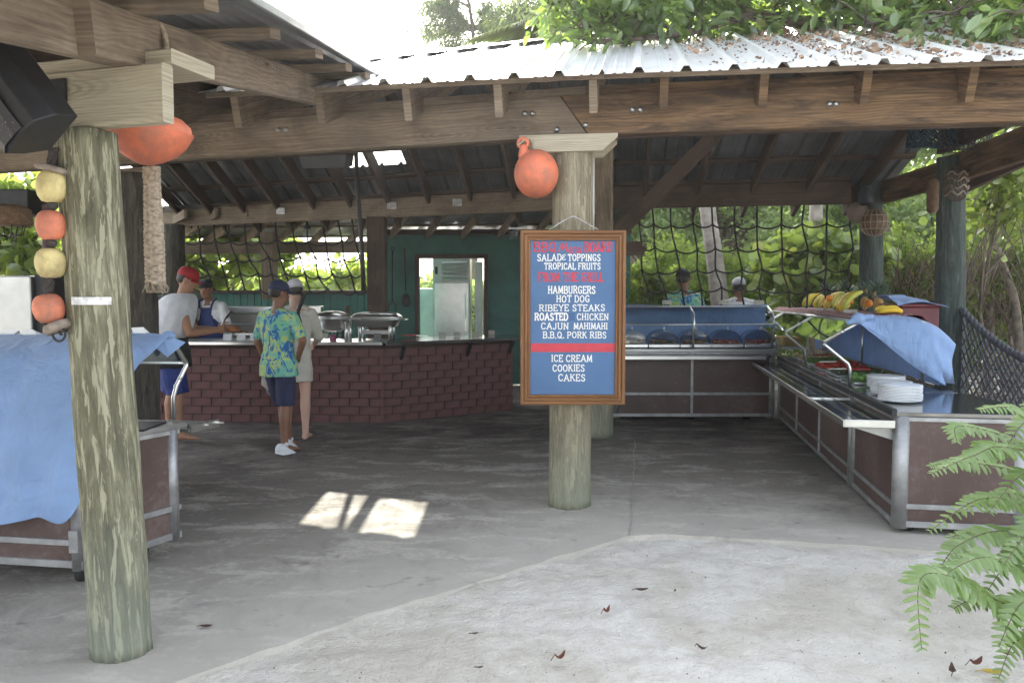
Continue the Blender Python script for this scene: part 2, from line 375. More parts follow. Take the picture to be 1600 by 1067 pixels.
# ------------------------------------------------------------------ leaves in numpy
T_DIA = (np.array([(0, 0, 0), (.5, .5, .1), (1, 0, 0), (.5, -.5, .1)]), [(0, 1, 2), (0, 2, 3)])
T_LEAF = (np.array([(0, 0, 0), (.22, .36, .06), (.55, .5, .09), (.85, .27, .03), (1, 0, -.04), (.85, -.27, .03), (.55, -.5, .09), (.22, -.36, .06), (.5, 0, 0)]),
          [(0, 1, 8), (1, 2, 8), (2, 3, 8), (3, 4, 8), (4, 5, 8), (5, 6, 8), (6, 7, 8), (7, 0, 8)])
T_NEED = (np.array([(0, .02, 0), (0, -.02, 0), (1, 0, -.1)]), [(0, 1, 2)])
def scatter_mesh(name, tmpl, pos, axis, nor, ln, wd):
    tv, tf = tmpl; n = len(pos)
    axis = axis / np.linalg.norm(axis, axis=1, keepdims=True)
    side = np.cross(nor, axis); side /= (np.linalg.norm(side, axis=1, keepdims=True) + 1e-9); up = np.cross(axis, side)
    ln = np.broadcast_to(ln, (n,))[:, None, None]; wd = np.broadcast_to(wd, (n,))[:, None, None]
    V = pos[:, None, :] + axis[:, None, :] * tv[None, :, 0:1] * ln + side[:, None, :] * tv[None, :, 1:2] * wd + up[:, None, :] * tv[None, :, 2:3] * ln
    V = V.reshape(-1, 3); m = len(tv); Fc = np.array(tf)
    I = (Fc[None] + (np.arange(n) * m)[:, None, None]).reshape(-1)
    me = bpy.data.meshes.new(name); me.vertices.add(len(V)); me.vertices.foreach_set('co', V.astype(np.float32).ravel())
    me.loops.add(len(I)); me.loops.foreach_set('vertex_index', I.astype(np.int32))
    nf = n * len(tf); me.polygons.add(nf); me.polygons.foreach_set('loop_start', (np.arange(nf) * 3).astype(np.int32))
    me.polygons.foreach_set('loop_total', np.full(nf, 3, np.int32)); me.update(calc_edges=True)
    return me
def leaves_obj(name, mt, parent, tmpl, pos, axis, nor, ln, wd):
    off = OFF.get(parent.name, Vector((0, 0, 0))) if parent else Vector((0, 0, 0))
    me = scatter_mesh(name, tmpl, pos - np.array(off), axis, nor, ln, wd); me.materials.append(mt)
    o = bpy.data.objects.new(name, me); COL.objects.link(o); o.parent = parent; OFF[o.name] = off
    return o
def rdir(n, zb=0.0):
    v = RNG.normal(size=(n, 3)); v[:, 2] += zb; return v / np.linalg.norm(v, axis=1, keepdims=True)
def clumps(ells, nclump, cr, nleaf):
    """leaf positions in clumps spread in ellipsoids ((cx,cy,cz),(rx,ry,rz))"""
    wts = np.array([e[1][0] * e[1][1] * e[1][2] for e in ells]) ** .6; wts /= wts.sum()
    cs = []
    for _ in range(nclump):
        e = ells[RNG.choice(len(ells), p=wts)]; d = rdir(1)[0]; r = RNG.random() ** .4
        cs.append(np.array(e[0]) + d * r * np.array(e[1]))
    cs = np.array(cs); rad = cr * (.5 + RNG.random(nclump))
    k = RNG.integers(0, nclump, nleaf)
    p = cs[k] + rdir(nleaf) * (RNG.random(nleaf) ** .5 * rad[k])[:, None] * np.array([1, 1, .7])
    return cs, p
# ================================================================== GROUND
def sandmat():
    m = mat('trodden_pale_sand', .95, spec=.15); v = coords(m, 'Object')
    a = nz(m, v, 1.1, 6, .62, .6); b = nz(m, v, 9, 5, .65, .4); c = nz(m, v, 70, 3, .6)
    col = ramp(m, a, [(.38, (.54, .50, .425)), (.5, (.62, .585, .515)), (.62, (.68, .65, .59))])
    col = mix(m, mth(m, 'MULTIPLY', ramp(m, b, [(.47, (0, 0, 0)), (.66, (1, 1, 1))]), .32), col, (.40, .35, .27))
    sp = ramp(m, c, [(.70, (0, 0, 0)), (.74, (1, 1, 1))]); col = mix(m, mth(m, 'MULTIPLY', sp, .5), col, (.16, .13, .10))
    base(m, col)
    vo = N(m, 'ShaderNodeTexVoronoi', feature='DISTANCE_TO_EDGE'); vo.inputs['Scale'].default_value = 3.2; LK(m, v, vo.inputs['Vector'])
    bump(m, mth(m, 'ADD', mth(m, 'MULTIPLY', b, 1.0), mth(m, 'ADD', mth(m, 'MULTIPLY', c, .35), mth(m, 'MULTIPLY', a, 1.5))), 1.0, .035); return m
SAND = sandmat()
slab_edge = [G(-900, 1500), G(300, 1056), G(420, 1012), G(536, 972), G(663, 935), G(807, 889), G(900, 861), G(982, 837), G(1060, 834), G(1140, 840), G(1250, 846), G(1336, 850), G(1420, 858), G(1600, 866), Vector((9, 5.0, 0))]
def concmat():
    m = mat('dusty_stained_concrete', .9, spec=.25); v = coords(m, 'Object')
    a = nz(m, v, .55, 6, .62, .8); b = nz(m, v, 2.6, 7, .68, 1.0); c = nz(m, v, 26, 4, .65)
    st = nz(m, coords(m, 'Object', (1, 2.4, 1)), 1.7, 6, .66, .5)
    col = ramp(m, a, [(.40, (.050, .038, .032)), (.49, (.10, .082, .070)), (.58, (.17, .15, .13))])
    col = mix(m, .55, col, ramp(m, b, [(.42, (.045, .037, .034)), (.57, (.165, .15, .132))]))
    dust = ramp(m, mth(m, 'ADD', mth(m, 'MULTIPLY', st, .75), mth(m, 'MULTIPLY', c, .25)), [(.51, (0, 0, 0)), (.60, (1, 1, 1))])
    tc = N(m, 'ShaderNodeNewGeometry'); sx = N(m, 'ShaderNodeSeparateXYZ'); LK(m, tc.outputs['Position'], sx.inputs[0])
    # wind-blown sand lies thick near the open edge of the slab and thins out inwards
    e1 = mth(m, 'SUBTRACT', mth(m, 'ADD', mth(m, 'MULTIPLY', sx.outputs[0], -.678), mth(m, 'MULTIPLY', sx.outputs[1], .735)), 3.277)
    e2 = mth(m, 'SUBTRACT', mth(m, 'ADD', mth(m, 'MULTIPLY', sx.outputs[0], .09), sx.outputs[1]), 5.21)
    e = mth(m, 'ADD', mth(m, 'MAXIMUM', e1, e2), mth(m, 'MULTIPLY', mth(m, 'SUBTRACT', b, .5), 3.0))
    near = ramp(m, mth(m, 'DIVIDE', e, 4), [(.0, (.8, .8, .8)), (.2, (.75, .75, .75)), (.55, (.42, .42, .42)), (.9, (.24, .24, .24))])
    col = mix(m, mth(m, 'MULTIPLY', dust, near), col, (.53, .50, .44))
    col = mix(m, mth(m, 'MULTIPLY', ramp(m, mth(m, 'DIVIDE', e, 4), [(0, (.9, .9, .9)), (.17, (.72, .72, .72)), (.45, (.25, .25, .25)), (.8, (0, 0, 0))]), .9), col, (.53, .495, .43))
    dk = ramp(m, nz(m, v, 5.5, 4, .6, .4), [(.62, (0, 0, 0)), (.74, (1, 1, 1))]); col = mix(m, mth(m, 'MULTIPLY', dk, .45), col, (.07, .06, .055))
    base(m, col); rgh(m, ramp(m, b, [(.3, (.62, .62, .62)), (.6, (.95, .95, .95))]))
    bump(m, mth(m, 'ADD', mth(m, 'MULTIPLY', c, .5), b), .55, .012); return m
CONC = concmat()
def ground():
    # far ground: one big sheet
    m = MB(); n = 90; P = []
    xs = [-140 + 0 for _ in range(0)]
    def ax(lo, hi, a, b, k):   # dense between a and b
        return list(np.linspace(lo, a, 12)[:-1]) + list(np.linspace(a, b, k)) + list(np.linspace(b, hi, 12)[1:])
    X = ax(-140, 140, -4, 5, 190); Y = ax(-12, 190, 2.0, 6.4, 110)
    for y in Y:
        for x in X:
            z = -.02
            if -6 < x < 8 and 0 < y < 8:
                z += .020 * noise.noise((x * 1.3, y * 1.3, 0)) * .6 + .018 * noise.noise((x * 4.2, y * 4.2, 3)) + .012 * noise.noise((x * 11, y * 11, 7))
                z = min(z, -.006)
            P.append((x, y, z))
    m.grid(P, len(X), len(Y)); o = m.build('sand_ground', SAND); tag(o, kind='structure')
    # concrete slab
    e = slab_edge; pts = []
    for i in range(len(e) - 1):
        for k in range(10):
            p = e[i].lerp(e[i + 1], k / 10); p = p + Vector((noise.noise(p * 4) * .03, noise.noise(p * 5 + Vector((9, 0, 0))) * .035, 0)); pts.append(p)
    pts.append(e[-1]); top = [(p[0], p[1], 0) for p in pts]; back = [(9, 12.5, 0), (-13, 15.5, 0), (-13, 2, 0)]
    m = MB(); allp = [Vector(p) for p in top + back]
    n = len(allp); bot = [p + Vector((0, 0, -.08)) for p in allp]
    m.poly(allp + bot, [tuple(range(n))] + [(i, n + i, n + (i + 1) % n, (i + 1) % n) for i in range(n)])
    o = m.build('concrete_floor', CONC); tag(o, kind='structure')
    # hairline joint in the slab
    m = MB(); a = G(985, 838); b = G(992, 690); P = []
    for k in range(41):
        p = a.lerp(b, k / 40); q = .018 * noise.noise((p.y * 3, 0, 0)); w_ = .004 + .004 * abs(noise.noise((p.y * 9, 1, 0)))
        P += [(p.x + q - w_, p.y, .004), (p.x + q + w_, p.y, .004)]
    m.poly(P, [(2 * k, 2 * k + 1, 2 * k + 3, 2 * k + 2) for k in range(40)])
    o = m.build('floor_crack', simple('sandy_joint_filler', (.34, .31, .27), .95)); tag(o, kind='structure')
ground()

# ================================================================== PAVILION
pav = thing('pavilion', 'open timber pavilion with long weathered beams under a ribbed metal roof', 'pavilion', (1, 8, 0))
# ridge, eaves; left and right sections meet at a slight bend
ZR = 4.10
eL0, eB, eR1 = Vector((-5.6, 6.55, 3.05)), Vector((.62, 5.43, 3.05)), Vector((4.8, 4.92, 3.05))
rL0, rB, rR1 = Vector((-5.6, 10.33, ZR)), Vector((1.02, 7.95, ZR)), Vector((4.8, 7.55, ZR))
bL0, bB, bR1 = Vector((-5.6, 13.75, 2.92)), Vector((1.45, 10.95, 2.92)), Vector((4.8, 10.35, 2.92))
def metalmat():
    m = mat('sunlit_metal_roofing', .32, .25, spec=.6); v = coords(m, 'Object')
    a = nz(m, v, 1.8, 5, .6, .5); b = nz(m, v, 14, 4, .6)
    col = ramp(m, a, [(.3, (.66, .65, .63)), (.6, (.80, .80, .79))])
    col = mix(m, mth(m, 'MULTIPLY', ramp(m, b, [(.58, (0, 0, 0)), (.72, (1, 1, 1))]), .4), col, (.30, .25, .20))
    base(m, col); return m
METAL = metalmat()  # light copy of the roof metal, sunlit brightness put into the colour
def under():
    m = mat('shaded_metal_sheet', .4, .5, spec=.5); v = coords(m, 'Object'); a = nz(m, v, 3, 5, .6)
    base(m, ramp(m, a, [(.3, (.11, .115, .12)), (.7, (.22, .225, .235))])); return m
METALG = under()  # dark copy of the roof metal, underside shade put into the colour
SKYL = glass('translucent_roof_light', (.93, .94, .92), .9)
PITCH = .305
RIB = [(0, 0), (.055, 0), (.062, .006), (.075, .006), (.082, 0), (.12, 0), (.127, .006), (.14, .006), (.147, 0), (.185, 0), (.208, .036), (.242, .036), (.265, 0)]
def roof_slope(e0, e1, r0, r1, mt, parent, name='roof_sheet', holes=(), nrib=3, flip=False, t0=-.04, t1=1.0):
    L = (e1 - e0).length; w_ = PITCH * nrib; k = 0; s = 0.0; nrm = (e1 - e0).cross(r0 - e0).normalized()
    if nrm.z < 0: nrm = -nrm
    while s < L - .02:
        s1 = min(s + w_, L)
        segs = [(t0, t1)]; hl = None
        for (ha, hb, ta, tb) in holes:
            if ha <= k < hb: segs = [(t0, ta), (tb, t1)]; hl = (ta, tb)
        jobs = [(sg, mt, name) for sg in segs]
        if hl: jobs.append((hl, SKYL, 'skylight_sheet'))
        for (ta, tb), mm, nm in jobs:
            prof = []; q = s
            while q < s1 - 1e-6:
                for dx, dz in RIB:
                    if q + dx < s1: prof.append((q + dx, dz))
                q += PITCH
            prof.append((s1 + .012, 0)); P = []; nt_ = 9
            for j in range(nt_):
                t = ta + (tb - ta) * j / (nt_ - 1)
                for (a_, dz) in prof:
                    f = a_ / L; pe = e0.lerp(e1, f); pr = r0.lerp(r1, f); p = pe.lerp(pr, t)
                    P.append(p + nrm * (dz + .0025 * (k % 2) + .003 * noise.noise((a_ * 2, t * 5, k))))
            m = MB().grid(P, len(prof), nt_, False); m.build(nm, mm, parent, sol=.0012)
        s = s1; k += 1
def frame(e0, e1, r0, r1, parent, off, spacing, t0, t1, mt, rh=.19, rw=.05, pur=(.04, .27, .5, .73, .95), s0=.15, pmt=None, gap=.045, over=0):
    L = (e1 - e0).length; nrm = (e1 - e0).cross(r0 - e0).normalized()
    if nrm.z < 0: nrm = -nrm
    s = s0
    while s < L:
        f = s / L; pe = e0.lerp(e1, f); pr = r0.lerp(r1, f)
        a_ = pe.lerp(pr, t0) - nrm * (gap + rh / 2); b_ = pe.lerp(pr, t1) - nrm * (gap + rh / 2)
        MB().beam(a_, b_, rw, rh, nrm).build('rafter', mt, parent); s += spacing
    u = (e1 - e0).normalized()
    for t in pur:
        a_ = e0.lerp(r0, t) - nrm * (.024); b_ = e1.lerp(r1, t) - nrm * (.024)
        MB().beam(a_ - u * over, b_ + u * over, .09, .038, nrm).build('purlin', pmt or mt, parent)
# find the skylight cell from the light patch on the floor
def hit(p, o, a, b):
    nrm = (a - o).cross(b - o); k = (o - p).dot(nrm) / SUNV.dot(nrm); return p + SUNV * k
import sys
_pc = [G(445, 820), G(650, 770), G(612, 832), G(530, 770)]
for q in _pc:
    h = hit(q, bL0, bB, rL0); f = (h - bL0).dot((bB - bL0).normalized()) / (bB - bL0).length
    be = bL0.lerp(bB, f); re = rL0.lerp(rB, f)
    print('SKYLIGHT', [round(c, 2) for c in h], 's', round(f * (bB - bL0).length, 2), 'k', f * (bB - bL0).length / .915, 't', round((h - be).length / (re - be).length, 2), file=sys.stderr)
roof_slope(eL0, eB, rL0, rB, METAL, pav)
roof_slope(eB, eR1, rB, rR1, METAL, pav)
HOLE = [(4, 5, .36, .535)]
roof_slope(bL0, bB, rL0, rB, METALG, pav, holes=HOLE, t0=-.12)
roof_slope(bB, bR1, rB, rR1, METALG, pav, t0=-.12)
# rafters sit square to the eaves: their tails show below the sheet
frame(eL0, eB, rL0, rB, pav, 0, .66, .012, .985, W_grey, s0=.30, rh=.225, rw=.055)
frame(eB, eR1, rB, rR1, pav, 0, .655, .012, .985, W_brown, s0=.40, pmt=W_dark, rh=.225, rw=.055)
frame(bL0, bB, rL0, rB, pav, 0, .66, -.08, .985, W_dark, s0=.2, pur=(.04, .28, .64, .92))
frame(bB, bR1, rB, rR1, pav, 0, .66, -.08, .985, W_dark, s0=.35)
# eave battens
for a_, b_ in ((eL0, eB), (eB, eR1)):
    MB().beam(a_ + Vector((0, .03, -.022)), b_ + Vector((0, .03, -.022)), .02, .035).build('eave_batten', W_grey, pav)
# ridge caps
for a_, b_ in ((rL0, rB), (rB, rR1)):
    m = MB()
    for sg, q in ((-1, .15), (1, .15)):
        up = Vector((0, 0, .055)); P = [a_ + up, b_ + up, b_ + Vector((0, sg * q, -.01)), a_ + Vector((0, sg * q, -.01))]
        m.poly(P, [(0, 1, 2, 3)] if sg < 0 else [(3, 2, 1, 0)])
    m.build('ridge_cap', METALG, pav, sol=.002)
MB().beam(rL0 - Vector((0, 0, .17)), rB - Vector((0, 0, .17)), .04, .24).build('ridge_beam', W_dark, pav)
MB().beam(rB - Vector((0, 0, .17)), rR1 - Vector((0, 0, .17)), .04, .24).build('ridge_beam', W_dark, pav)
# front beams (two lengths scarfed over the centre post)
def bp(px, py, z=2.70): return Hz(px, py, z)
def ext(a, b, k): return a + (b - a) * k
A1, A2 = bp(300, 249), bp(823, 218); B1, B2 = bp(967, 213), bp(1600, 193)
J = Vector((.52, 5.765, 2.70))
FB0 = J + (A1 - A2).normalized() * 6.2; FB1 = J + (B2 - B1).normalized() * 4.4
BH = .285
def big_beam(p0, p1, mt, nm='front_beam', h=BH, wd=.09, cut0=0, cut1=0):
    """beam on its lower front edge line, with a slanted scarf cut at an end"""
    d = (p1 - p0).normalized(); n_ = Vector((-d.y, d.x, 0))
    if n_.y < 0: n_ = -n_
    m = MB(); up = Vector((0, 0, h)); a, b = p0, p1
    q0 = a + up + d * cut0; q1 = b + up + d * cut1
    L = (b - a).length; o = random.random() * 20
    P = [a, b, b + n_ * wd, a + n_ * wd, q0, q1, q1 + n_ * wd, q0 + n_ * wd]
    fs = [(3, 2, 1, 0), (4, 5, 6, 7), (0, 1, 5, 4), (2, 3, 7, 6), (0, 4, 7, 3), (1, 2, 6, 5)]
    uv = [[(o, 0), (o + L, 0), (o + L, wd), (o, wd)], [(o, 1), (o + L, 1), (o + L, 1 + wd), (o, 1 + wd)], [(o, 2), (o + L, 2), (o + L, 2 + h), (o, 2 + h)],
          [(o + L, 3), (o, 3), (o, 3 + h), (o + L, 3 + h)], [(o, 0), (o, h), (o + .02, h), (o + .02, 0)], [(o, 0), (o + .02, 0), (o + .02, h), (o, h)]]
    m.poly(P, fs, uv); return m.build(nm, mt, pav, bevel=.005)
big_beam(FB0, J + Vector((.02, 0, 0)), W_grey, cut1=-.2)
big_beam(J + Vector((.026, -.004, 0)), FB1, W_brown, cut0=-.2)
for a_, b_, mt in ((FB0, J, W_grey), (J, FB1, W_brown)):      # second ply and the packing strip on top
    d = (b_ - a_).normalized(); n_ = Vector((-d.y, d.x, 0))
    MB().beam(a_ + n_ * .145 + Vector((0, 0, BH / 2)), b_ + n_ * .145 + Vector((0, 0, BH / 2)), .085, BH).build('front_beam', W_dark, pav)
    MB().beam(a_ + n_ * .05 + Vector((0, 0, BH + .036)), b_ + n_ * .05 + Vector((0, 0, BH + .036)), .045, .066).build('packing_strip', mt, pav)
# bolts
def bolt(px, py, o=None):
    p = Hz(px, py, 2.84); seg = (A1, A2) if px < 900 else (B1, B2)
    q = seg[0] + (seg[1] - seg[0]) * ((p.x - seg[0].x) / (seg[1].x - seg[0].x)); r = ray(px, py); k = 1
    # intersect ray with beam face
    d = (seg[1] - seg[0]).normalized(); nn_ = Vector((-d.y, d.x, 0)); org = Vector((0, 0, CAMH)); t = (J - org).dot(nn_) / r.dot(nn_); c = org + r * t
    m = MB().lathe([(.022, 0), (.022, .004), (.014, .006), (.014, .016), (.011, .019)], c, 12, (-nn_).to_track_quat('Z', 'Y').to_matrix())
    m.build('bolt_head', STEELD, pav)
for px in (435, 447): bolt(px, 203)
for px in (820, 832): bolt(px, 178)
for px in (988, 1000): bolt(px, 172)
bolt(915, 196); bolt(1296, 163); bolt(1306, 163); bolt(870, 203)
# corbel on centre post
def corbel(c, wtop, wbot, h, th, d, mt=W_pale):
    n_ = Vector((-d.y, d.x, 0)); a, b = wtop / 2, wbot / 2; up = Vector((0, 0, h)); lo = Vector((0, 0, h * .45))
    P = []
    for q in (-th / 2, th / 2):
        o = Vector(c) + n_ * q; P += [o - d * b, o + d * b, o + d * a + lo * 1.75, o + d * a + up, o - d * a + up, o - d * a + lo * 1.75]
    m = MB(); o = random.random() * 5
    uvf = lambda ids: [(o + (P[i] - Vector(c)).dot(d), (P[i] - Vector(c)).z) for i in ids]
    fs = [(5, 4, 3, 2, 1, 0)[::-1], (11, 10, 9, 8, 7, 6)] + [(i, 6 + i, 6 + (i + 1) % 6, (i + 1) % 6) for i in range(6)]
    m.poly(P, fs, [uvf(f) for f in fs]); return m.build('corbel', mt, pav, bevel=.004)
dR = (B2 - B1).normalized(); dL = (A2 - A1).normalized()
corbel((.40, 5.74, 2.575), .70, .49, .122, .05, Vector((.99, -.14, 0)))
corbel((.43, 6.0, 2.575), .70, .49, .122, .05, Vector((.99, -.14, 0)))
c2 = Hz(205, 262, 2.70)
corbel((c2.x, c2.y + .02, 2.56), .56, .42, .138, .05, dL, W_grey)
# rear beams
RB = [Hz(283, 355, 2.7), Hz(858, 331, 2.7), Hz(967, 325, 2.7), Hz(1325, 319, 2.7)]
K = Vector((.9, 10.60, 2.7)); RL = K + (RB[0] - RB[1]).normalized() * 7.6; RR = Vector((4.22, 9.98, 2.7))
for a_, b_ in ((RL, K), (K, RR)):
    d = (b_ - a_).normalized(); n_ = Vector((-d.y, d.x, 0))
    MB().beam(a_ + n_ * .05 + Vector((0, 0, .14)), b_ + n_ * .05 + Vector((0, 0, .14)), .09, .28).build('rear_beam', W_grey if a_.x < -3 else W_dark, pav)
    MB().beam(a_ + n_ * .03 + Vector((0, 0, .31)), b_ + n_ * .03 + Vector((0, 0, .31)), .12, .05).build('rear_plate', W_dark, pav)
# side beam on the right: from rear corner forward
S0 = Hz(1378, 318, 2.7); S1 = Hz(1482, 290, 2.7); S2 = Hz(1640, 240, 2.7)
MB().beam(S0 + Vector((0, 0, .13)), S1 + Vector((0, 0, .13)), .09, .27).build('side_beam', W_brown, pav)
MB().beam(S1 + Vector((0, 0, .15)), S2 + Vector((0, 0, .15)), .09, .29).build('side_beam', W_brown, pav)
MB().beam(S1 + Vector((-.1, 0, .42)), S2 + Vector((-.1, 0, .42)), .06, .2).build('side_beam', W_dark, pav)
# knee braces at the inner post
MB().beam(Vector((1.06, 8.74, 2.15)), Vector((2.2, 8.55, 3.3)), .06, .16).build('knee_brace', W_dark, pav)
MB().beam(Vector((.98, 8.6, 2.2)), Vector((.86, 7.6, 3.05)), .06, .15, (1, 0, 0)).build('knee_brace', W_grey, pav)
MB().beam(Vector((.86, 8.72, 3.36)), Vector((4.7, 8.2, 3.36)), .07, .14).build('tie_beam', W_dark, pav)
MB().beam(Vector((1.10, 8.75, 2.07)), Vector((1.42, 8.72, 2.07)), .06, .15).build('bracket_arm', W_dark, pav)
MB().beam(S1 + Vector((.14, .2, -.05)), S1 + Vector((.5, -.9, .25)), .07, .12).build('knee_brace', W_dark, pav)

# ================================================================== POSTS
def post(px, Yd, pw, pyt, label, mt, r=None, top=None, px2=None, name='log_post', seed=0, group='round timber posts', z1=2.70, flare=1.04):
    """px centre at the bottom, px2 at the top; Yd distance; pw width in photo pixels"""
    r = r or pw / 2 * Yd / F; b = U(px, 600, Yd); t = U(px2 if px2 is not None else px, 300, Yd)
    n = 40; m = MB(); rings = []; zz = np.linspace(0, z1, 46); P = []; uv = []
    xb = b.x; xt = t.x
    o = seed * 3.1
    for i, z in enumerate(zz):
        f = z / 2.7; c = Vector((xb + (xt - xb) * f, Yd, z)); rr = r * (flare - (flare - .95) * f)
        for k in range(n):
            a = 2 * math.pi * k / n
            d = noise.noise((math.cos(a) * 3.2 + o, math.sin(a) * 3.2, z * 1.1)) * .010 + noise.noise((math.cos(a) * 9 + o, math.sin(a) * 9, z * 3.5)) * .006
            P.append(c + Vector((math.cos(a), math.sin(a), 0)) * (rr + d))
    fs = []; uvs = []
    for i in range(len(zz) - 1):
        for k in range(n):
            k2 = (k + 1) % n; fs.append((i * n + k, i * n + k2, (i + 1) * n + k2, (i + 1) * n + k))
            q = 2 * math.pi * r / n; uvs.append([(zz[i] + o, k * q), (zz[i] + o, (k + 1) * q), (zz[i + 1] + o, (k + 1) * q), (zz[i + 1] + o, k * q)])
    fs.append(tuple(range(n - 1, -1, -1))); uvs.append([(0, 0)] * n); N0 = (len(zz) - 1) * n; fs.append(tuple(range(N0, N0 + n))); uvs.append([(0, 0)] * n)
    m.poly(P, fs, uvs, True); ob = m.build(name, mt); tag(ob, label, 'post', group); return ob
pf = post(178, 3.41, 90, 0, 'peeling green-grey log post in the left foreground, the closest to the camera', P_front, px2=132, z1=2.24, seed=1, r=.122)
post(890, 5.86, 63, 0, 'pale log post in the middle of the pavilion front, behind the menu board', P_mid, px2=896, seed=2)
post(937, 8.76, 45, 0, 'grey log post standing just behind and right of the menu board post', P_mid, r=.15, seed=3, z1=3.3)
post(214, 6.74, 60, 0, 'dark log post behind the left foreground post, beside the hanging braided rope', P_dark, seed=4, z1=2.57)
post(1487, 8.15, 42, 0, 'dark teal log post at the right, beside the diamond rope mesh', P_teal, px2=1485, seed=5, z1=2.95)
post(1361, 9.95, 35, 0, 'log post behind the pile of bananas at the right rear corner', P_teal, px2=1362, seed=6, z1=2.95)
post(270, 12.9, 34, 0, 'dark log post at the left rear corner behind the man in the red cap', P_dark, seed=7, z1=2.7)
ob = MB().beam(Vector((U(589, 400, 11.7).x, 11.72, 0)), Vector((U(589, 400, 11.7).x, 11.72, 2.7)), .26, .26, (1, 0, 0)).build('square_post', W_dark)
tag(ob, 'dark square timber post behind the two chafing dishes', 'post')
ob = MB().beam(Vector((U(418, 400, 13.2).x, 13.3, 1.5)), Vector((U(418, 400, 13.2).x, 13.3, 2.6)), .28, .2, (1, 0, 0)).build('window_post', W_grey)
tag(ob, 'pale timber post dividing the netted opening at the left', 'post')
# reddish split at the foot of the middle post
c = G(888, 806); m = MB(); P = []
for k in range(9):
    z = .30 * k / 8; w_ = .016 * (1 - k / 8) + .002; P += [Vector((c.x - w_ + .004 * math.sin(k * 2), 5.705 + .0006 * k, z)), Vector((c.x + w_ + .003 * math.sin(k * 3), 5.705 + .0006 * k, z))]
ob = m.poly(P, [(2 * k, 2 * k + 1, 2 * k + 3, 2 * k + 2) for k in range(8)]).build('bark_split', simple('red_brown_heartwood', (.12, .045, .025), .8, 0, .4, 30), bpy.data.objects['log_post.001']) if False else None
# downpipe beside centre post, and dark pole left of the square post
ob = MB().tube([Vector((U(926, 300, 5.95).x, 5.98, z)) for z in (1.9, 2.3, 2.7)], .018, 10).build('conduit_pipe', simple('grey_pvc', (.42, .42, .4), .5)); tag(ob, 'thin grey conduit pipe running down beside the pale middle post', 'pipe')
a_ = U(563, 240, 9.6); b_ = U(570, 455, 9.6)
ob = MB().tube([U(556, 236, 9.6), U(559, 300, 9.6), U(566, 400, 9.6), U(568, 455, 9.6)], .028, 8).build('hanging_pole', simple('dark_painted_pole', (.02, .018, .022), .5)); tag(ob, 'thin dark pole hanging from the beam left of the square post', 'pole')

# ================================================================== LEFT FOREGROUND CANOPY
can = thing('side_canopy', 'sloping corrugated canopy on a pale heavy beam at the top left', 'canopy', (-2.2, 3.4, 0))
# heavy beam carried by the near post
ub = Vector((1, -.30, 0)).normalized(); e_ = U(258, 190, 3.22); zt = U(258, 96, 3.22).z; zb = e_.z
hb = zt - zb
cb = Vector((e_.x, 3.22, zb + hb / 2))
BW = .065
ctr = cb + Vector((0, BW / 2, 0))
MB().beam(ctr - ub * 3.2, ctr, BW, hb, ch=.008).build('heavy_beam', W_pale, can)
pl = ctr + Vector((0, .03, hb / 2 + .03))
pl = pl + Vector((.03, .10, 0))
MB().beam(pl - ub * 3.2, pl + ub * .03, .27, .06, ch=.006).build('top_plank', W_pale, can)
# black steel plate on the beam
q = U(97, 150, 3.22 + .19)
MB().box((q.x, 3.22 - .30 * (q.x - e_.x) - .008, (zt + zb) / 2 - .0), (.105, .01, .175), Matrix.Rotation(-.29, 3, 'Z')).build('steel_plate', DARK, can, bevel=.002)
# rafters running away from the camera, rising
def rline(px, py, x): # point where the ray meets plane x
    r = ray(px, py); t = x / r.x; return Vector((x, r.y * t, CAMH + r.z * t))
SL = .178
def rz(y): return 2.59 + SL * (y - 3.9)
mtw = W_grey
MB().beam(Vector((-1.58, 1.2, rz(1.2) + .1)), Vector((-1.60, 3.36, rz(3.36) + .1)), .07, .2).build('rafter', mtw, can)
MB().beam(Vector((-1.53, 2.9, rz(2.9) + .1)), Vector((-1.44, 6.25, rz(6.25) + .1)), .07, .2).build('rafter', mtw, can)
for x in (-2.35, -3.15, -3.95):
    MB().beam(Vector((x, 1.2, rz(1.2) + .1)), Vector((x + .06, 6.5, rz(6.5) + .1)), .07, .2).build('rafter', W_dark, can)
# rope lashing round the rafters
ps = []
for k in range(17):
    a = 2 * math.pi * k / 16; ps.append(Vector((-1.555 + .095 * math.cos(a), 3.43, rz(3.43) + .10 + .125 * math.sin(a))))
MB().tube(ps, .012, 6).build('rope_lashing', ROPEL, can)
for i, y in enumerate((2.02, 2.62, 3.28, 4.05, 4.85, 5.6, 6.2)):
    zz_ = rz(y) + .225
    MB().beam(Vector((-4.6, y + .7, zz_ + .7 * SL)), Vector((-1.16 + .02 * (i - 2), y - .14, zz_ - .03)), .095, .05, (0, -SL, 1)).build('purlin', mtw, can)
# corrugated sheets
def canopy_sheets():
    x0 = -4.8; x1 = -1.08; k = 0; x = x1
    ribs = [(0, 0), (.045, 0), (.06, .02), (.085, .02), (.10, 0)]
    while x > x0:
        P = []; prof = []; q = 0
        while q < .9:
            prof += [(x - q - dx, dz) for dx, dz in ribs]; q += .13
        for j in range(12):
            y = .9 + (7.05 - .9) * j / 11
            for (xx, dz) in prof:
                P.append(Vector((xx, y + .0, rz(y) + .265 + dz + .0025 * (k % 2))))
        MB().grid(P, len(prof), 12, False).build('roof_sheet', METALG, can, sol=.0012); x -= .9; k += 1
canopy_sheets()
MB().beam(Vector((-1.06, .9, rz(.9) + .272)), Vector((-1.06, 7.05, rz(7.05) + .272)), .03, .045, (0, -SL, 1)).build('edge_flashing', METALG, can)
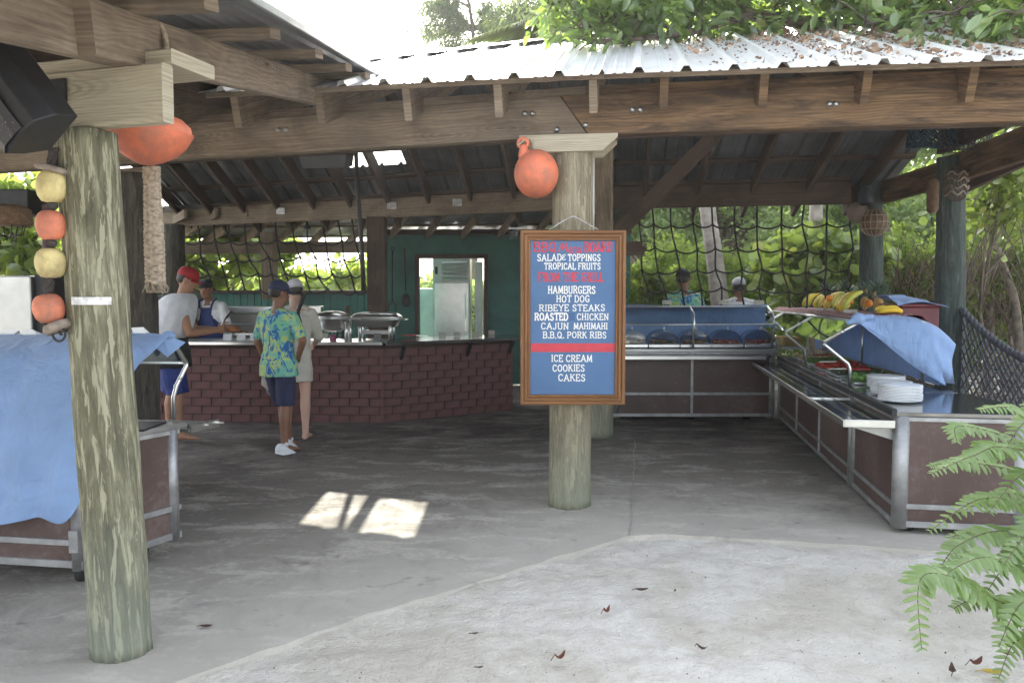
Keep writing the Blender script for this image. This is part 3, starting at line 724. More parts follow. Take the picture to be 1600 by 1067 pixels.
# bracket strap on the near post
c = U(160, 470, 3.41); m = MB()
xc = c.x; rr = .128; pts = []
for k in range(9):
    a = -math.pi / 2 - .35 + 1.25 * k / 8
    pts.append((a))
P = []; xo = U(152, 470, 3.41).x
for a in pts:
    for z in (c.z - .016, c.z + .016): P.append(Vector((xo + rr * math.cos(a), 3.41 + rr * math.sin(a), z)))
m.poly(P, [(2 * i, 2 * i + 2, 2 * i + 3, 2 * i + 1) for i in range(8)])
ob = m.build('metal_strap', GALV, sol=.003); tag(ob, 'short galvanised strap nailed round the green-grey foreground post', 'strap')
# ================================================================== KITCHEN BEHIND THE COUNTER
kit = thing('kitchen_building', 'teal green kitchen wall with a framed opening behind the brick counter', 'building', (-3, 14, 0))
YW = 14.0
wx0 = U(575, 400, YW).x; wx1 = U(985, 400, YW).x; ox0 = U(655, 400, YW).x; ox1 = U(756, 400, YW).x; oz1 = U(700, 404, YW).z; oz0 = U(700, 545, YW).z
wz1 = 2.62
for (x0, x1, z0, z1) in ((wx0, ox0, 0, wz1), (ox1, wx1, 0, wz1), (ox0, ox1, oz1, wz1), (ox0, ox1, 0, oz0)):
    MB().box(((x0 + x1) / 2, YW + .05, (z0 + z1) / 2), (x1 - x0, .1, z1 - z0)).build('wall', GREEN, kit)
DKW = simple('dark_brown_paint', (.055, .032, .028), .6, 0, .2, 5)
fo = None
for (x0, x1, z0, z1) in ((ox0 - .07, ox0, oz0 - .03, oz1 + .07), (ox1, ox1 + .07, oz0 - .03, oz1 + .07), (ox0, ox1, oz1, oz1 + .07), (ox0 - .02, ox1 + .02, oz0 - .06, oz0)):
    MB().box(((x0 + x1) / 2, YW - .01, (z0 + z1) / 2), (x1 - x0, .16, z1 - z0)).build('opening_frame', DKW, kit, bevel=.004)
# low wall of upright boards under the netted opening at the left
lx0 = U(20, 455, 13.9).x; lz = U(400, 459, 13.9).z
x = lx0
while x < wx0:
    MB().box((x + .06, 13.95, lz / 2), (.113, .03, lz), Matrix.Rotation(random.uniform(-.004, .004), 3, 'Y')).build('wall_board', GREEN, kit, bevel=.004); x += .12
MB().box(((lx0 + wx0) / 2, 14.0, lz / 2), (wx0 - lx0, .03, lz)).build('wall', simple('dark_green_backing', (.01, .05, .04), .7), kit)
MB().box(((lx0 + wx0) / 2, 13.94, lz + .03), (wx0 - lx0, .16, .06)).build('sill', DKW, kit, bevel=.004)
MB().beam(Vector((wx0, 13.95, 2.665)), Vector((wx1, 13.95, 2.665)), .1, .09).build('wall_plate', W_dark, kit)
# lean-to roof between the pavilion and the kitchen wall
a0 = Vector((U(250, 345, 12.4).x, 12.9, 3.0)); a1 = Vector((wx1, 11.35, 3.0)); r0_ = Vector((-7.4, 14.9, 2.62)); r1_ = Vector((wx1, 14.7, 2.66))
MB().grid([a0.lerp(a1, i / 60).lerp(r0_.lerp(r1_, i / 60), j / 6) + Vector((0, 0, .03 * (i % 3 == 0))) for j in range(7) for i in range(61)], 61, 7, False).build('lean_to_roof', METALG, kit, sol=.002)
for k in range(14):
    f = (k + .4) / 14; MB().beam(a0.lerp(a1, f) - Vector((0, 0, .13)), r0_.lerp(r1_, f) - Vector((0, 0, .13)), .05, .14).build('rafter', W_grey, kit)
for t in (.25, .6, .92):
    MB().beam(a0.lerp(r0_, t) - Vector((0, 0, .03)), a1.lerp(r1_, t) - Vector((0, 0, .03)), .09, .035).build('purlin', W_grey, kit)
MB().beam(U(283, 388, 13.7), U(574, 386, 13.9), .08, .2).build('header_beam', W_grey, kit)
# refrigerator in the opening
fr = thing('refrigerator', 'tall stainless refrigerator with a louvred top seen through the framed opening', 'refrigerator', (U(705, 450, 15.2).x, 15.2, 0))
fx0, fx1 = U(676, 450, 15.0).x, U(734, 450, 15.0).x; fz1 = U(700, 402, 15.0).z; fzd = U(700, 441, 15.0).z
MB().box(((fx0 + fx1) / 2, 15.4, fz1 / 2), (fx1 - fx0, .75, fz1)).build('body', STEELD, fr, bevel=.01)
MB().box(((fx0 + fx1) / 2 + .01, 15.005, fzd / 2), (fx1 - fx0 - .06, .04, fzd - .02)).build('door', STEEL, fr, bevel=.008)
MB().tube([Vector((fx1 - .08, 14.95, .9)), Vector((fx1 - .08, 14.95, 1.6))], .012).build('handle', STEEL, fr)
for k in range(5):
    MB().box(((fx0 + fx1) / 2 + .06, 15.0, fzd + .06 + k * .075), (fx1 - fx0 - .22, .03, .04), Matrix.Rotation(.5, 3, 'X')).build('louvre', STEEL, fr)
MB().box((fx0 + .07, 15.01, fzd + .22), (.05, .02, .14)).build('control_panel', DARK, fr)
ob = MB().box((U(745, 450, 15.3).x + .04, 15.3, 1.1), (.14, .5, 2.2)).build('steel_cabinet', STEELD, bevel=.01); tag(ob, 'narrow steel cabinet edge right of the refrigerator inside the opening', 'cabinet')
ob = MB().box((U(667, 450, 15.6).x - .1, 15.8, .85), (.45, .5, 1.7)).build('steel_worktable', STEELD, bevel=.01); tag(ob, 'steel cabinet left of the refrigerator, low in the opening', 'cabinet')
# utensils on the green wall
fk = thing('hanging_fork', 'long black two-pronged grill fork hanging on the green wall, left of the spatula', 'fork', (U(612, 400, 13.9).x, 13.9, 1.5))
p = lambda x, y, Y=13.9: U(x, y, Y)
MB().tube([p(613, 392), p(613, 472)], .012, 6).build('shaft', DARK, fk)
MB().tube([p(607, 486), p(607, 477), p(613, 471), p(619, 477), p(619, 486)], .009, 6).build('prongs', DARK, fk)
MB().tube([p(613, 392) + Vector((.03 * math.cos(a), 0, .03 + .03 * math.sin(a))) for a in np.linspace(-1.5, 4.7, 10)], .008, 6).build('ring', DARK, fk)
sp = thing('hanging_spatula', 'long black grill spatula hanging on the green wall, right of the fork', 'spatula', (U(633, 400, 13.9).x, 13.9, 1.5))
MB().tube([p(632, 388), p(634, 455)], .011, 6).build('shaft', DARK, sp)
c = p(634, 469); MB().lathe([(.0, -.01), (.07, -.01), (.075, .0), (.07, .01), (0, .01)], c, 16, Matrix.Rotation(math.pi / 2, 3, 'X') @ Matrix.Diagonal((1, 1.6, 1))).build('blade', DARK, sp)
# spotlight / lantern shapes under the lean-to
for i, (px, py) in enumerate(((480, 365), (803, 362))):
    l = thing('jar_lantern', ['dark jar lantern hanging in front of the netted opening', 'small jar lantern hanging under the rear roof left of the menu board'][i], 'lantern', p(px, py, 12.6))
    MB().lathe([(.0, -.12), (.06, -.12), (.07, -.08), (.07, .04), (.05, .07)], p(px, py, 12.6), 12).build('jar', PLASTICCLEAR, l)
    MB().lathe([(.055, .07), (.06, .075), (.06, .11), (.02, .14), (.01, .25)], p(px, py, 12.6), 12).build('cap', DARK, l)

# ================================================================== BRICK COUNTER
BRICK = simple('dull_maroon_painted_brick', (.085, .032, .029), .7, 0, .5, 4.2, .3, c2=(.042, .018, .017))
MORT = simple('dark_mortar', (.058, .03, .028), .95, 0, .2, 10)
bc = thing('brick_counter', 'long dark red brick counter with a steel top in front of the kitchen', 'counter', (-2, 10, 0))
cp = [G(236, 662), G(600, 661), G(801, 641)]; cp[0].z = cp[1].z = cp[2].z = 0
cp[0] = Vector((cp[1].x - 3.6, cp[1].y + .12, 0)); ctop = .985
cp.append(cp[2] + Vector((-.06, .95, 0)))
bl, bh, gp = .245, .096, .010; bmesh_cache = {}
def brick_mesh(L):
    key = round(L, 3)
    if key not in bmesh_cache:
        m = MB().box((0, 0, 0), (L, .10, bh - .003)); me = m.mesh('brick'); me.materials.append(BRICK); bmesh_cache[key] = me
    return bmesh_cache[key]
nb = 0
for si in range(3):
    a_, b_ = cp[si], cp[si + 1]; d = (b_ - a_); L = d.length; d.normalize(); n_ = Vector((-d.y, d.x, 0)); ang = math.atan2(d.y, d.x)
    P0 = a_ + n_ * .03; P1 = b_ + n_ * .03
    m = MB(); m.hexa([P0, P1, P1 + n_ * .5, P0 + n_ * .5], [q + Vector((0, 0, ctop - .03)) for q in (P0, P1, P1 + n_ * .5, P0 + n_ * .5)])
    m.build('mortar_core', MORT, bc)
    for row in range(11):
        z = .005 + row * (bh + .005) + bh / 2
        if z + bh / 2 > ctop - .02: break
        x = -(bl / 2 if row % 2 else 0)
        while x < L:
            x0 = max(x, 0) ; x1 = min(x + bl - gp, L)
            if x1 - x0 > .04:
                dz = random.uniform(-.004, .004)
                c = a_ + d * ((x0 + x1) / 2) + n_ * (.05 - random.uniform(0, .003)) + Vector((0, 0, z))
                nb += 1
                if nb < 298: inst('brick', brick_mesh(x1 - x0), bc, c, (0, 0, ang))
                else:
                    if nb == 298: rest = MB()
                    rest.box(c, (x1 - x0, .10, bh - .002), Matrix.Rotation(ang, 3, 'Z'))
            x += bl
if nb >= 298: tag(rest.build('brick', BRICK, bc), kind='stuff')
def slab(m, pts, z0, z1):
    n = len(pts); P = [Vector((q[0], q[1], z0)) for q in pts] + [Vector((q[0], q[1], z1)) for q in pts]
    m.poly(P, [tuple(range(n - 1, -1, -1)), tuple(range(n, 2 * n))] + [(i, (i + 1) % n, n + (i + 1) % n, n + i) for i in range(n)])
    return m
d0 = (cp[1] - cp[0]).normalized(); n0 = Vector((-d0.y, d0.x, 0)); d1 = (cp[2] - cp[1]).normalized(); n1 = Vector((-d1.y, d1.x, 0))
slab(MB(), [cp[0] - n0 * .1, cp[1] - n0 * .1, cp[1] + n0 * .75, cp[0] + n0 * .75], ctop - .025, ctop + .012).build('counter_top', STEEL, bc, bevel=.004)
slab(MB(), [cp[1] - n1 * .08 + d1 * .004, cp[2] - n1 * .1 + d1 * .12, cp[3] + d1 * .12, cp[2] + n1 * .8, cp[1] + n1 * .75 + d1 * .004], ctop - .030, ctop + .009).build('counter_top', TOP, bc, bevel=.004)
for f in (.12, .62, .97):
    c = cp[1].lerp(cp[2], f); MB().beam(c + Vector((0, .02, ctop - .2)), c - n1 * .1 + Vector((0, 0, ctop - .05)), .04, .06).build('bracket', DARK, bc)

def ontop(px, py): return Hz(px, py, ctop + .012)
# chafing dishes
def chafer(kind):
    if kind == 'round':
        c = ontop(520, 533); t = thing('chafing_dish', 'round stainless chafing dish with a domed lid, beside the woman in white', 'chafing dish', c); R0 = .21
        M = Matrix.Identity(3)
        for sx, sy in ((-.19, -.1), (.19, -.1), (-.19, .12), (.19, .12)):
            MB().tube([c + Vector((sx, sy, 0)), c + Vector((sx, sy, .24))], .022, 10).build('leg', STEEL, t)
        MB().lathe([(.05, .12), (.17, .14), (.19, .17), (.19, .27), (.235, .275), (.235, .29), (0, .29)], c, 32).build('water_pan', STEEL, t)
        l = MB().lathe([(.232, .292), (.22, .31), (.17, .345), (.1, .368), (.0, .375)], c, 32).build('lid', STEEL, t)
        MB().tube([c + Vector((.24, -.02, .28)), c + Vector((.31, -.03, .275)), c + Vector((.34, -.03, .27))], .012, 8, rnd=True).build('handle', STEEL, t)
        MB().lathe([(.04, .0), (.045, .07), (.02, .08)], c + Vector((0, .02, 0)), 12).build('burner', simple('pink_fuel_tin', (.25, .05, .12), .5), t)
    else:
        c = ontop(589, 531); t = thing('chafing_dish', 'rectangular stainless chafing dish with a roll-top lid, left of the red tongs', 'chafing dish', c)
        for sx, sy in ((-.19, -.14), (.19, -.14), (-.19, .14), (.19, .14)):
            MB().tube([c + Vector((sx, sy, 0)), c + Vector((sx, sy, .24))], .022, 10).build('leg', STEEL, t)
        def rr(z, a, b, ex=.35):
            pts = []
            for k in range(32):
                q = 2 * math.pi * k / 32; cx = math.copysign(abs(math.cos(q)) ** ex, math.cos(q)) * a; cy = math.copysign(abs(math.sin(q)) ** ex, math.sin(q)) * b
                pts.append(c + Vector((cx, cy, z)))
            return pts
        def stack(rings):
            m = MB(); P = [p_ for r_ in rings for p_ in r_]; n = 32
            fs = [(i * n + k, i * n + (k + 1) % n, (i + 1) * n + (k + 1) % n, (i + 1) * n + k) for i in range(len(rings) - 1) for k in range(n)]
            fs += [tuple(range(n - 1, -1, -1)), tuple(range((len(rings) - 1) * n, len(rings) * n))]; return m.poly(P, fs, None, True)
        stack([rr(.17, .26, .16), rr(.25, .29, .18), rr(.255, .33, .2), rr(.27, .33, .2)]).build('water_pan', STEEL, t)
        stack([rr(.272, .325, .195), rr(.30, .31, .19), rr(.335, .26, .16), rr(.35, .18, .11), rr(.353, .05, .03)]).build('lid', STEEL, t)
        MB().tube([c + Vector((-.06, -.2, .33)), c + Vector((-.06, -.235, .335)), c + Vector((.06, -.235, .335)), c + Vector((.06, -.2, .33))], .01, 8).build('handle', STEEL, t)
        MB().box(c + Vector((0, .03, .10)), (.34, .22, .05)).build('shelf', STEELD, t, bevel=.005)
        for s_ in (-1, 1): MB().tube([c + Vector((s_ * .33, -.03, .262)), c + Vector((s_ * .39, -.03, .262)), c + Vector((s_ * .39, .03, .262)), c + Vector((s_ * .33, .03, .262))], .009, 8).build('handle', STEEL, t)
chafer('round'); chafer('rect')
# small cards standing on the counter
CARD = simple('cream_card', (.42, .40, .33), .6); GREYC = simple('grey_card', (.16, .16, .15), .6)
def card(p_, w_, h, label, mt=CARD, group='small tent cards on the counters', tilt=.25, rot=0):
    m = MB(); o = Vector(p_); M = Matrix.Rotation(rot, 3, 'Z')
    P = [Vector((-w_ / 2, -.025, 0)), Vector((w_ / 2, -.025, 0)), Vector((w_ / 2, 0, h)), Vector((-w_ / 2, 0, h)), Vector((-w_ / 2, .025, 0)), Vector((w_ / 2, .025, 0))]
    m.poly([o + M @ q for q in P], [(0, 1, 2, 3), (5, 4, 3, 2), (0, 3, 4), (1, 5, 2), (0, 4, 5, 1)])
    ob = m.build('tent_card', mt); tag(ob, label, 'card', group)
    l = MB(); 
    for k in range(2): l.box(o + M @ Vector((0, -.0225 + .010 * k + (.3 + .3 * k) * .0 , h * (.35 + .3 * k))) + M @ Vector((0, -.0035 + .004 * k, 0)), (w_ * .6, .002, h * .07), M)
    return ob
for i, (px, py, lb, mt) in enumerate(((508, 527, 'grey tent card between the round chafing dish legs', CARD), (590, 532, 'dark tent card in front of the rectangular chafing dish', GREYC), (691, 525, 'cream tent card in front of the refrigerator door', CARD),
                                  (714, 525, 'cream tent card below the right edge of the refrigerator', CARD), (743, 524, 'cream tent card at the right edge of the framed opening', CARD), (768, 522, 'cream tent card nearest the right end of the brick counter', CARD))):
    card(ontop(px, py), .09, .055 if mt is CARD else .09, lb, mt)
REDP = simple('red_plastic', (.42, .015, .02), .35, 0, .2, 8)
def tongs(c, ang, L, label, elev=.02):
    t = thing('tongs', label, 'tongs', c, 'red-handled serving tongs'); M = Matrix.Rotation(ang, 3, 'Z')
    for s_ in (-1, 1):
        MB().beam(Vector(c) + M @ Vector((0, 0, .015 + elev)), Vector(c) + M @ Vector((L * .55, s_ * .035, .012 + elev)), .022, .014).build('red_handle', REDP, t)
        MB().beam(Vector(c) + M @ Vector((L * .55, s_ * .035, .012 + elev)), Vector(c) + M @ Vector((L, s_ * .02, .004 + elev)), .018, .006).build('jaw', STEEL, t)
    return t
tongs(ontop(628, 528), .1, .34, 'red-handled tongs lying on the brick counter right of the chafing dishes')
ob = MB().tube([U(541, 500, 10.9), U(543, 480, 10.9)], .022, 8, rnd=True).build('wooden_handle', W_brown); tag(ob, 'brown wooden handle sticking up behind the two chafing dishes', 'handle')
ob = MB().box(U(541, 515, 10.9), (.12, .12, .24)).build('utensil_crock', DARK, bevel=.01); tag(ob, 'dark utensil crock holding a wooden handle behind the chafing dishes', 'crock')
# grill hood / steel backsplash behind the cook's counter
gr = thing('grill', 'long stainless grill with a stepped hood behind the counter, beside the cook', 'grill', U(410, 520, 11.7).xy.to_3d())
g0 = U(342, 478, 11.7); g1 = U(492, 478, 11.7)
for z0, z1, y, mt, nm in ((0, 1.02, 11.9, STEELD, 'cabinet'), (1.02, 1.14, 12.0, STEELD, 'lower_panel'), (1.15, 1.29, 12.05, STEEL, 'middle_panel'), (1.30, 1.40, 11.95, STEEL, 'upper_panel')):
    MB().box(((g0.x + g1.x) / 2, y, (z0 + z1) / 2), (g1.x - g0.x + .1, .35 if z0 == 0 else .2, z1 - z0)).build(nm, mt, gr, bevel=.008)
# white dishes / labels boxes on the counter in front of the cook
PORC = simple('white_plastic_box', (.5, .5, .5), .4)
for i, px in enumerate((356, 377, 398, 345)):
    c = ontop(px, 531) if i < 3 else ontop(333, 527)
    if i < 3:
        card(c, .11, .075, ['white card box on the counter nearest the cook', 'middle white card box on the counter behind the man in the tropical shirt', 'white card box beside the shoulder of the man in the tropical shirt'][i], PORC, 'white card boxes in front of the cook')
FOODC = simple('brown_baked_food', (.28, .12, .05), .7, 0, .6, 20, .3, c2=(.12, .04, .02))
GREENF = simple('green_salad', (.10, .2, .04), .6, 0, .6, 30, .3, c2=(.04, .09, .02))
REDF = simple('red_cut_food', (.45, .05, .02), .5, 0, .6, 25, .3, c2=(.2, .02, .02))
PALEF = simple('pale_cut_food', (.6, .5, .3), .5, 0, .4, 22, .3, c2=(.4, .22, .1))
for i, (px, py, w_, d_, lb) in enumerate(((385, 524, .42, .3, 'shallow steel tray on the counter in front of the grill'), (330, 524, .3, .25, 'small steel tray beside the hands of the man in the red cap'), (452, 524, .5, .3, 'steel tray on the counter behind the woman in white'))):
    c = Hz(px, py, ctop + .012); t = thing('food_tray', lb, 'tray', c, 'steel food trays on the brick counter')
    MB().box(c + Vector((0, .05, .02)), (w_, d_, .04)).build('pan', STEEL, t, bevel=.008)
    m = MB()
    for k in range(24): m.ball(c + Vector((random.uniform(-.42, .42) * w_, .05 + random.uniform(-.4, .4) * d_, .045)), (random.uniform(.02, .035), .025, .016), 6, 4)
    tag(m.build('food', FOODC, t), kind='stuff')

# ================================================================== SERVING CARTS
def run_side(root, a, b, z0, z1, divs, out, low=.12, mats=(PANEL, ALU)):
    """a cart side from a to b (floor points): panels, rails, uprights; out = outward normal"""
    a = Vector((a[0], a[1], 0)); b = Vector((b[0], b[1], 0)); d = (b - a).normalized(); L = (b - a).length; out = Vector(out).normalized()
    cuts = [0] + [f * L for f in divs] + [L]
    for i in range(len(cuts) - 1):
        p0 = a + d * (cuts[i] + .002) - out * .02; p1 = a + d * (cuts[i + 1] - .002) - out * .02
        for (u0, u1) in ((z0 + .04, z0 + low), (z0 + low + .035, z1 - .03)):
            m = MB(); w_ = out * .015
            m.hexa([p0 - w_ + Vector((0, 0, u0)), p1 - w_ + Vector((0, 0, u0)), p1 + w_ + Vector((0, 0, u0)), p0 + w_ + Vector((0, 0, u0))],
                   [p0 - w_ + Vector((0, 0, u1)), p1 - w_ + Vector((0, 0, u1)), p1 + w_ + Vector((0, 0, u1)), p0 + w_ + Vector((0, 0, u1))])
            m.build('side_panel', mats[0], root)
    o2 = out * .002
    for z, h in ((z0 + .02, .04), (z0 + low + .017, .034), (z1 - .015, .03)):
        MB().beam(a + d * .0 + o2 - out * .01 + Vector((0, 0, z)), b + o2 - out * .01 + Vector((0, 0, z)), .03, h, ch=.003).build('rail', mats[1], root)
    for c in cuts[1:-1]:
        q = a + d * c + out * .004 - out * .01
        MB().beam(q + Vector((0, 0, z0)), q + Vector((0, 0, z1)), .035, .032, d, ch=.003).build('upright', mats[1], root)
def column(root, p_, z0, z1, r=.045):
    MB().lathe([(r, z0), (r, z1)], Vector((p_[0], p_[1], 0)), 20).build('corner_post', ALU, root)
def caster(root, p_):
    c = Vector((p_[0], p_[1], .055))
    MB().lathe([(.02, -.018), (.055, -.016), (.055, .016), (.02, .018)], c, 18, Matrix.Rotation(math.pi / 2, 3, 'Y')).build('caster_wheel', RUBBER, root)
    MB().beam(c + Vector((0, .02, .02)), c + Vector((0, .02, .09)), .05, .03).build('caster_fork', STEELD, root)
# --- right-hand run: two carts end to end
Q0 = G(1398, 833); Q1 = G(1216, 657); t_ = (Q1 - Q0).normalized(); nR = Vector((t_.y, -t_.x, 0)); CT = .80
L_all = (Q1 - Q0).length; split = (G(1331, 766) - Q0).length; WR = .78
def cart(name, label, s0, s1, endcap, group, divs):
    root = thing(name, label, 'serving cart', (Q0 + t_ * s0), group)
    a = Q0 + t_ * s0; b = Q0 + t_ * s1; z0 = .045
    run_side(root, a + t_ * .04, b - t_ * .04, z0, CT - .03, divs, -nR)
    if endcap: run_side(root, a + nR * .05, a + nR * (WR - .05), z0, CT - .03, [], -t_)
    run_side(root, a + nR * WR + t_ * .04, b + nR * WR - t_ * .04, z0, CT - .03, divs, nR)
    run_side(root, b + nR * .05, b + nR * (WR - .05), z0, CT - .03, [], t_)
    for c in (a + nR * .035 + t_ * .035, b + nR * .035 - t_ * .035, a + nR * (WR - .035) + t_ * .035, b + nR * (WR - .035) - t_ * .035): column(root, c, z0 - .01, CT - .025, .052)
    for c in (a + nR * .1 + t_ * .12, b + nR * .1 - t_ * .12, a + nR * (WR - .1) + t_ * .12, b + nR * (WR - .1) - t_ * .12):
        MB().lathe([(.05, 0), (.05, .05)], Vector((c.x, c.y, 0)), 14).build('foot', RUBBER, root)
    slab(MB(), [a - nR * .012 - t_ * .01 * endcap, a + nR * (WR + .16 * endcap) - t_ * .01 * endcap, b + nR * (WR + .05) - t_ * .003, b - nR * .012 - t_ * .003], CT - .028, CT).build('counter_top', TOP, root, bevel=.004)
    MB().beam(a - nR * .02 + Vector((0, 0, CT - .005)), b - nR * .02 + Vector((0, 0, CT - .005)) - t_ * .003, .03, .05).build('black_edge', DARK, root)
    # tray rail: shelf, three runners, brackets
    z = CT - .075
    slab(MB(), [a - nR * .325, a - nR * .04, b - nR * .04 - t_ * .003, b - nR * .325 - t_ * .003], z, z + .008).build('tray_shelf', TOP, root)
    for q in (.325, .235, .145): MB().beam(a - nR * q + Vector((0, 0, z + .013)), b - nR * q + Vector((0, 0, z + .013)), .006, .006).build('tray_runner', TOP, root)
    MB().beam(a - nR * .33 + Vector((0, 0, z - .01)), b - nR * .33 + Vector((0, 0, z - .01)), .012, .045).build('shelf_lip', STEEL, root)
    MB().beam(a - nR * .33 - t_ * .008 + Vector((0, 0, z - .006)), a - nR * .02 - t_ * .008 + Vector((0, 0, z - .006)), .014, .05).build('shelf_lip', STEEL, root)
    for f in (.06, .94) if endcap else (.04, .35, .68, .96):
        c = a.lerp(b, f); o = MB()
        o.hexa([c - nR * .3 + Vector((0, 0, z - .03)) - t_ * .01, c - nR * .01 + Vector((0, 0, z - .12)) - t_ * .01, c - nR * .01 + Vector((0, 0, z - .12)) + t_ * .01, c - nR * .3 + Vector((0, 0, z - .03)) + t_ * .01],
               [c - nR * .3 + Vector((0, 0, z - .004)) - t_ * .01, c - nR * .01 + Vector((0, 0, z - .004)) - t_ * .01, c - nR * .01 + Vector((0, 0, z - .004)) + t_ * .01, c - nR * .3 + Vector((0, 0, z - .004)) + t_ * .01])
        o.build('shelf_bracket', STEELD, root)
    return root
grp = 'brown-panelled serving carts'
cartA = cart('serving_cart', 'brown-panelled serving cart at the right, nearest the fern, with its end facing us', 0, split - .01, 1, grp, [])
cartB = cart('serving_cart', 'long brown-panelled serving cart at the right carrying the glass guard and fruit', split + .01, L_all, 0, grp, [.33, .66])
# --- back cart, facing us
bk = thing('serving_cart', 'wide brown-panelled serving cart across the back, below the blue sheet and domed trays', 'serving cart', (2, 10, 0), grp)
D0 = G(958, 657); D1 = G(1214, 659); D0.z = D1.z = 0; yb = D0.y; D1 = Vector((D1.x, yb, 0)); dm = (U(1083, 600, yb).x - D0.x) / (D1.x - D0.x)
run_side(bk, D0, D1 - Vector((.03, 0, 0)), .05, .86, [dm], (0, -1, 0), low=.27)
run_side(bk, D0 + Vector((0, .75, 0)), D1 + Vector((0, .75, 0)), .05, .86, [dm], (0, 1, 0), low=.27)
column(bk, D1 + Vector((-.04, .05, 0)), .03, .86, .055); column(bk, D0 + Vector((.04, .05, 0)), .03, .86, .055)
MB().box((D0.x - .0, yb + .38, .45), (.03, .66, .8)).build('side_panel', PANEL, bk); MB().box((D1.x - .02, yb + .38, .45), (.03, .66, .8)).build('side_panel', PANEL, bk)
slab(MB(), [(D0.x - .05, yb - .02), (D1.x + .02, yb - .02), (D1.x + .02, yb + .78), (D0.x - .05, yb + .78)], .862, .892).build('counter_top', STEELD, bk, bevel=.004)
slab(MB(), [(D0.x - .05, yb - .26), (D1.x - .2, yb - .26), (D1.x - .05, yb - .03), (D0.x - .05, yb - .03)], .80, .815).build('tray_shelf', TOP, bk)
MB().beam(Vector((D0.x - .05, yb - .265, .805)), Vector((D1.x - .2, yb - .265, .805)), .012, .04).build('shelf_lip', STEEL, bk)
for q in (.06, .13, .2): MB().beam(Vector((D0.x - .05, yb - q, .821)), Vector((D1.x - .15, yb - q, .821)), .012, .01).build('tray_runner', STEEL, bk)
for x in (D0.x + .3, (D0.x + D1.x) / 2, D1.x - .3): MB().lathe([(.05, 0), (.05, .06)], (x, yb + .15, 0), 12).build('foot', RUBBER, bk)
# guard on the back cart
gd = thing('sneeze_guard', 'steel-framed glass guard over the domed trays on the back cart', 'sneeze guard', (2, 10.2, .89))
TUB = STEEL
for px in (1083, 1207):
    x = U(px, 500, yb + .1).x
    MB().tube([Vector((x, yb + .08, .89)), Vector((x, yb + .08, 1.08)), Vector((x - .01, yb - .02, 1.2)), Vector((x, yb + .1, 1.34)), Vector((x, yb + .3, 1.42))], .014, 8).build('tube', TUB, gd)
for z, y in ((1.2, yb - .02), (1.42, yb + .3)):
    MB().tube([Vector((D0.x - .1, y, z)), Vector((D1.x, y, z))], .010, 6).build('tube', TUB, gd)
m = MB(); m.poly([Vector((D0.x - .1, yb - .01, 1.2)), Vector((D1.x, yb - .01, 1.2)), Vector((D1.x, yb + .29, 1.41)), Vector((D0.x - .1, yb + .29, 1.41))], [(0, 1, 2, 3)]); m.build('glass_pane', GLASS, gd, sol=.004)
# cloth helper: Catmull-Rom surface through a net of points, with small folds
def cr(p0, p1, p2, p3, t):
    return .5 * ((2 * p1) + (p2 - p0) * t + (2 * p0 - 5 * p1 + 4 * p2 - p3) * t * t + (3 * p1 - p0 - 3 * p2 + p3) * t ** 3)
def curve_at(P, u):
    n = len(P) - 1; i = min(int(u * n), n - 1); t = u * n - i
    g = lambda k: P[max(0, min(n, k))]
    return cr(g(i - 1), g(i), g(i + 1), g(i + 2), t)
def sheet(name, net, label, mt=BLUE, nu=60, nv=50, amp=.012, freq=3.0, cat='cloth', seed=0, fold=(1, .3), parent=None, fa=0):
    rows = [[Vector(p) for p in r] for r in net]; P = []
    for j in range(nv):
        v = j / (nv - 1); 
        for i in range(nu):
            u = i / (nu - 1); col = [curve_at(r, u) for r in rows]; p_ = curve_at(col, v)
            q = p_ * freq; dn = noise.noise((q.x * fold[0] + seed, q.y * fold[0], q.z * fold[1])) * amp + noise.noise((q.x * 3.1 + seed, q.y * 3.1, q.z * 2.2)) * amp * .4
            dn += fa * math.sin(u * 26 + 4 * v + seed) * v
            P.append(p_ + Vector((0, -1, .25)) * dn)
    m = MB().grid(P, nu, nv); ob = m.build(name, mt, parent, sol=.003)
    if label: tag(ob, label, cat)
    return ob
yc = yb + .62
sheet('blue_sheet', [[(D0.x - .1 + (D1.x - D0.x + .15) * u, yb + .30 + .0 * u, 1.435 + .012 * math.sin(u * 9)) for u in (0, .25, .5, .75, 1)],
                     [(D0.x - .1 + (D1.x - D0.x + .15) * u, yb + .55, 1.39 - .03 * math.sin(u * 5)) for u in (0, .25, .5, .75, 1)],
                     [(D0.x - .1 + (D1.x - D0.x + .17) * u, yc, 1.2) for u in (0, .25, .5, .75, 1)],
                     [(D0.x - .1 + (D1.x - D0.x + .2) * u, yc + .04, .9) for u in (0, .25, .5, .75, 1)]], 'wide blue sheet hung behind the domed food trays at the back', amp=.05, freq=2.2, seed=3)
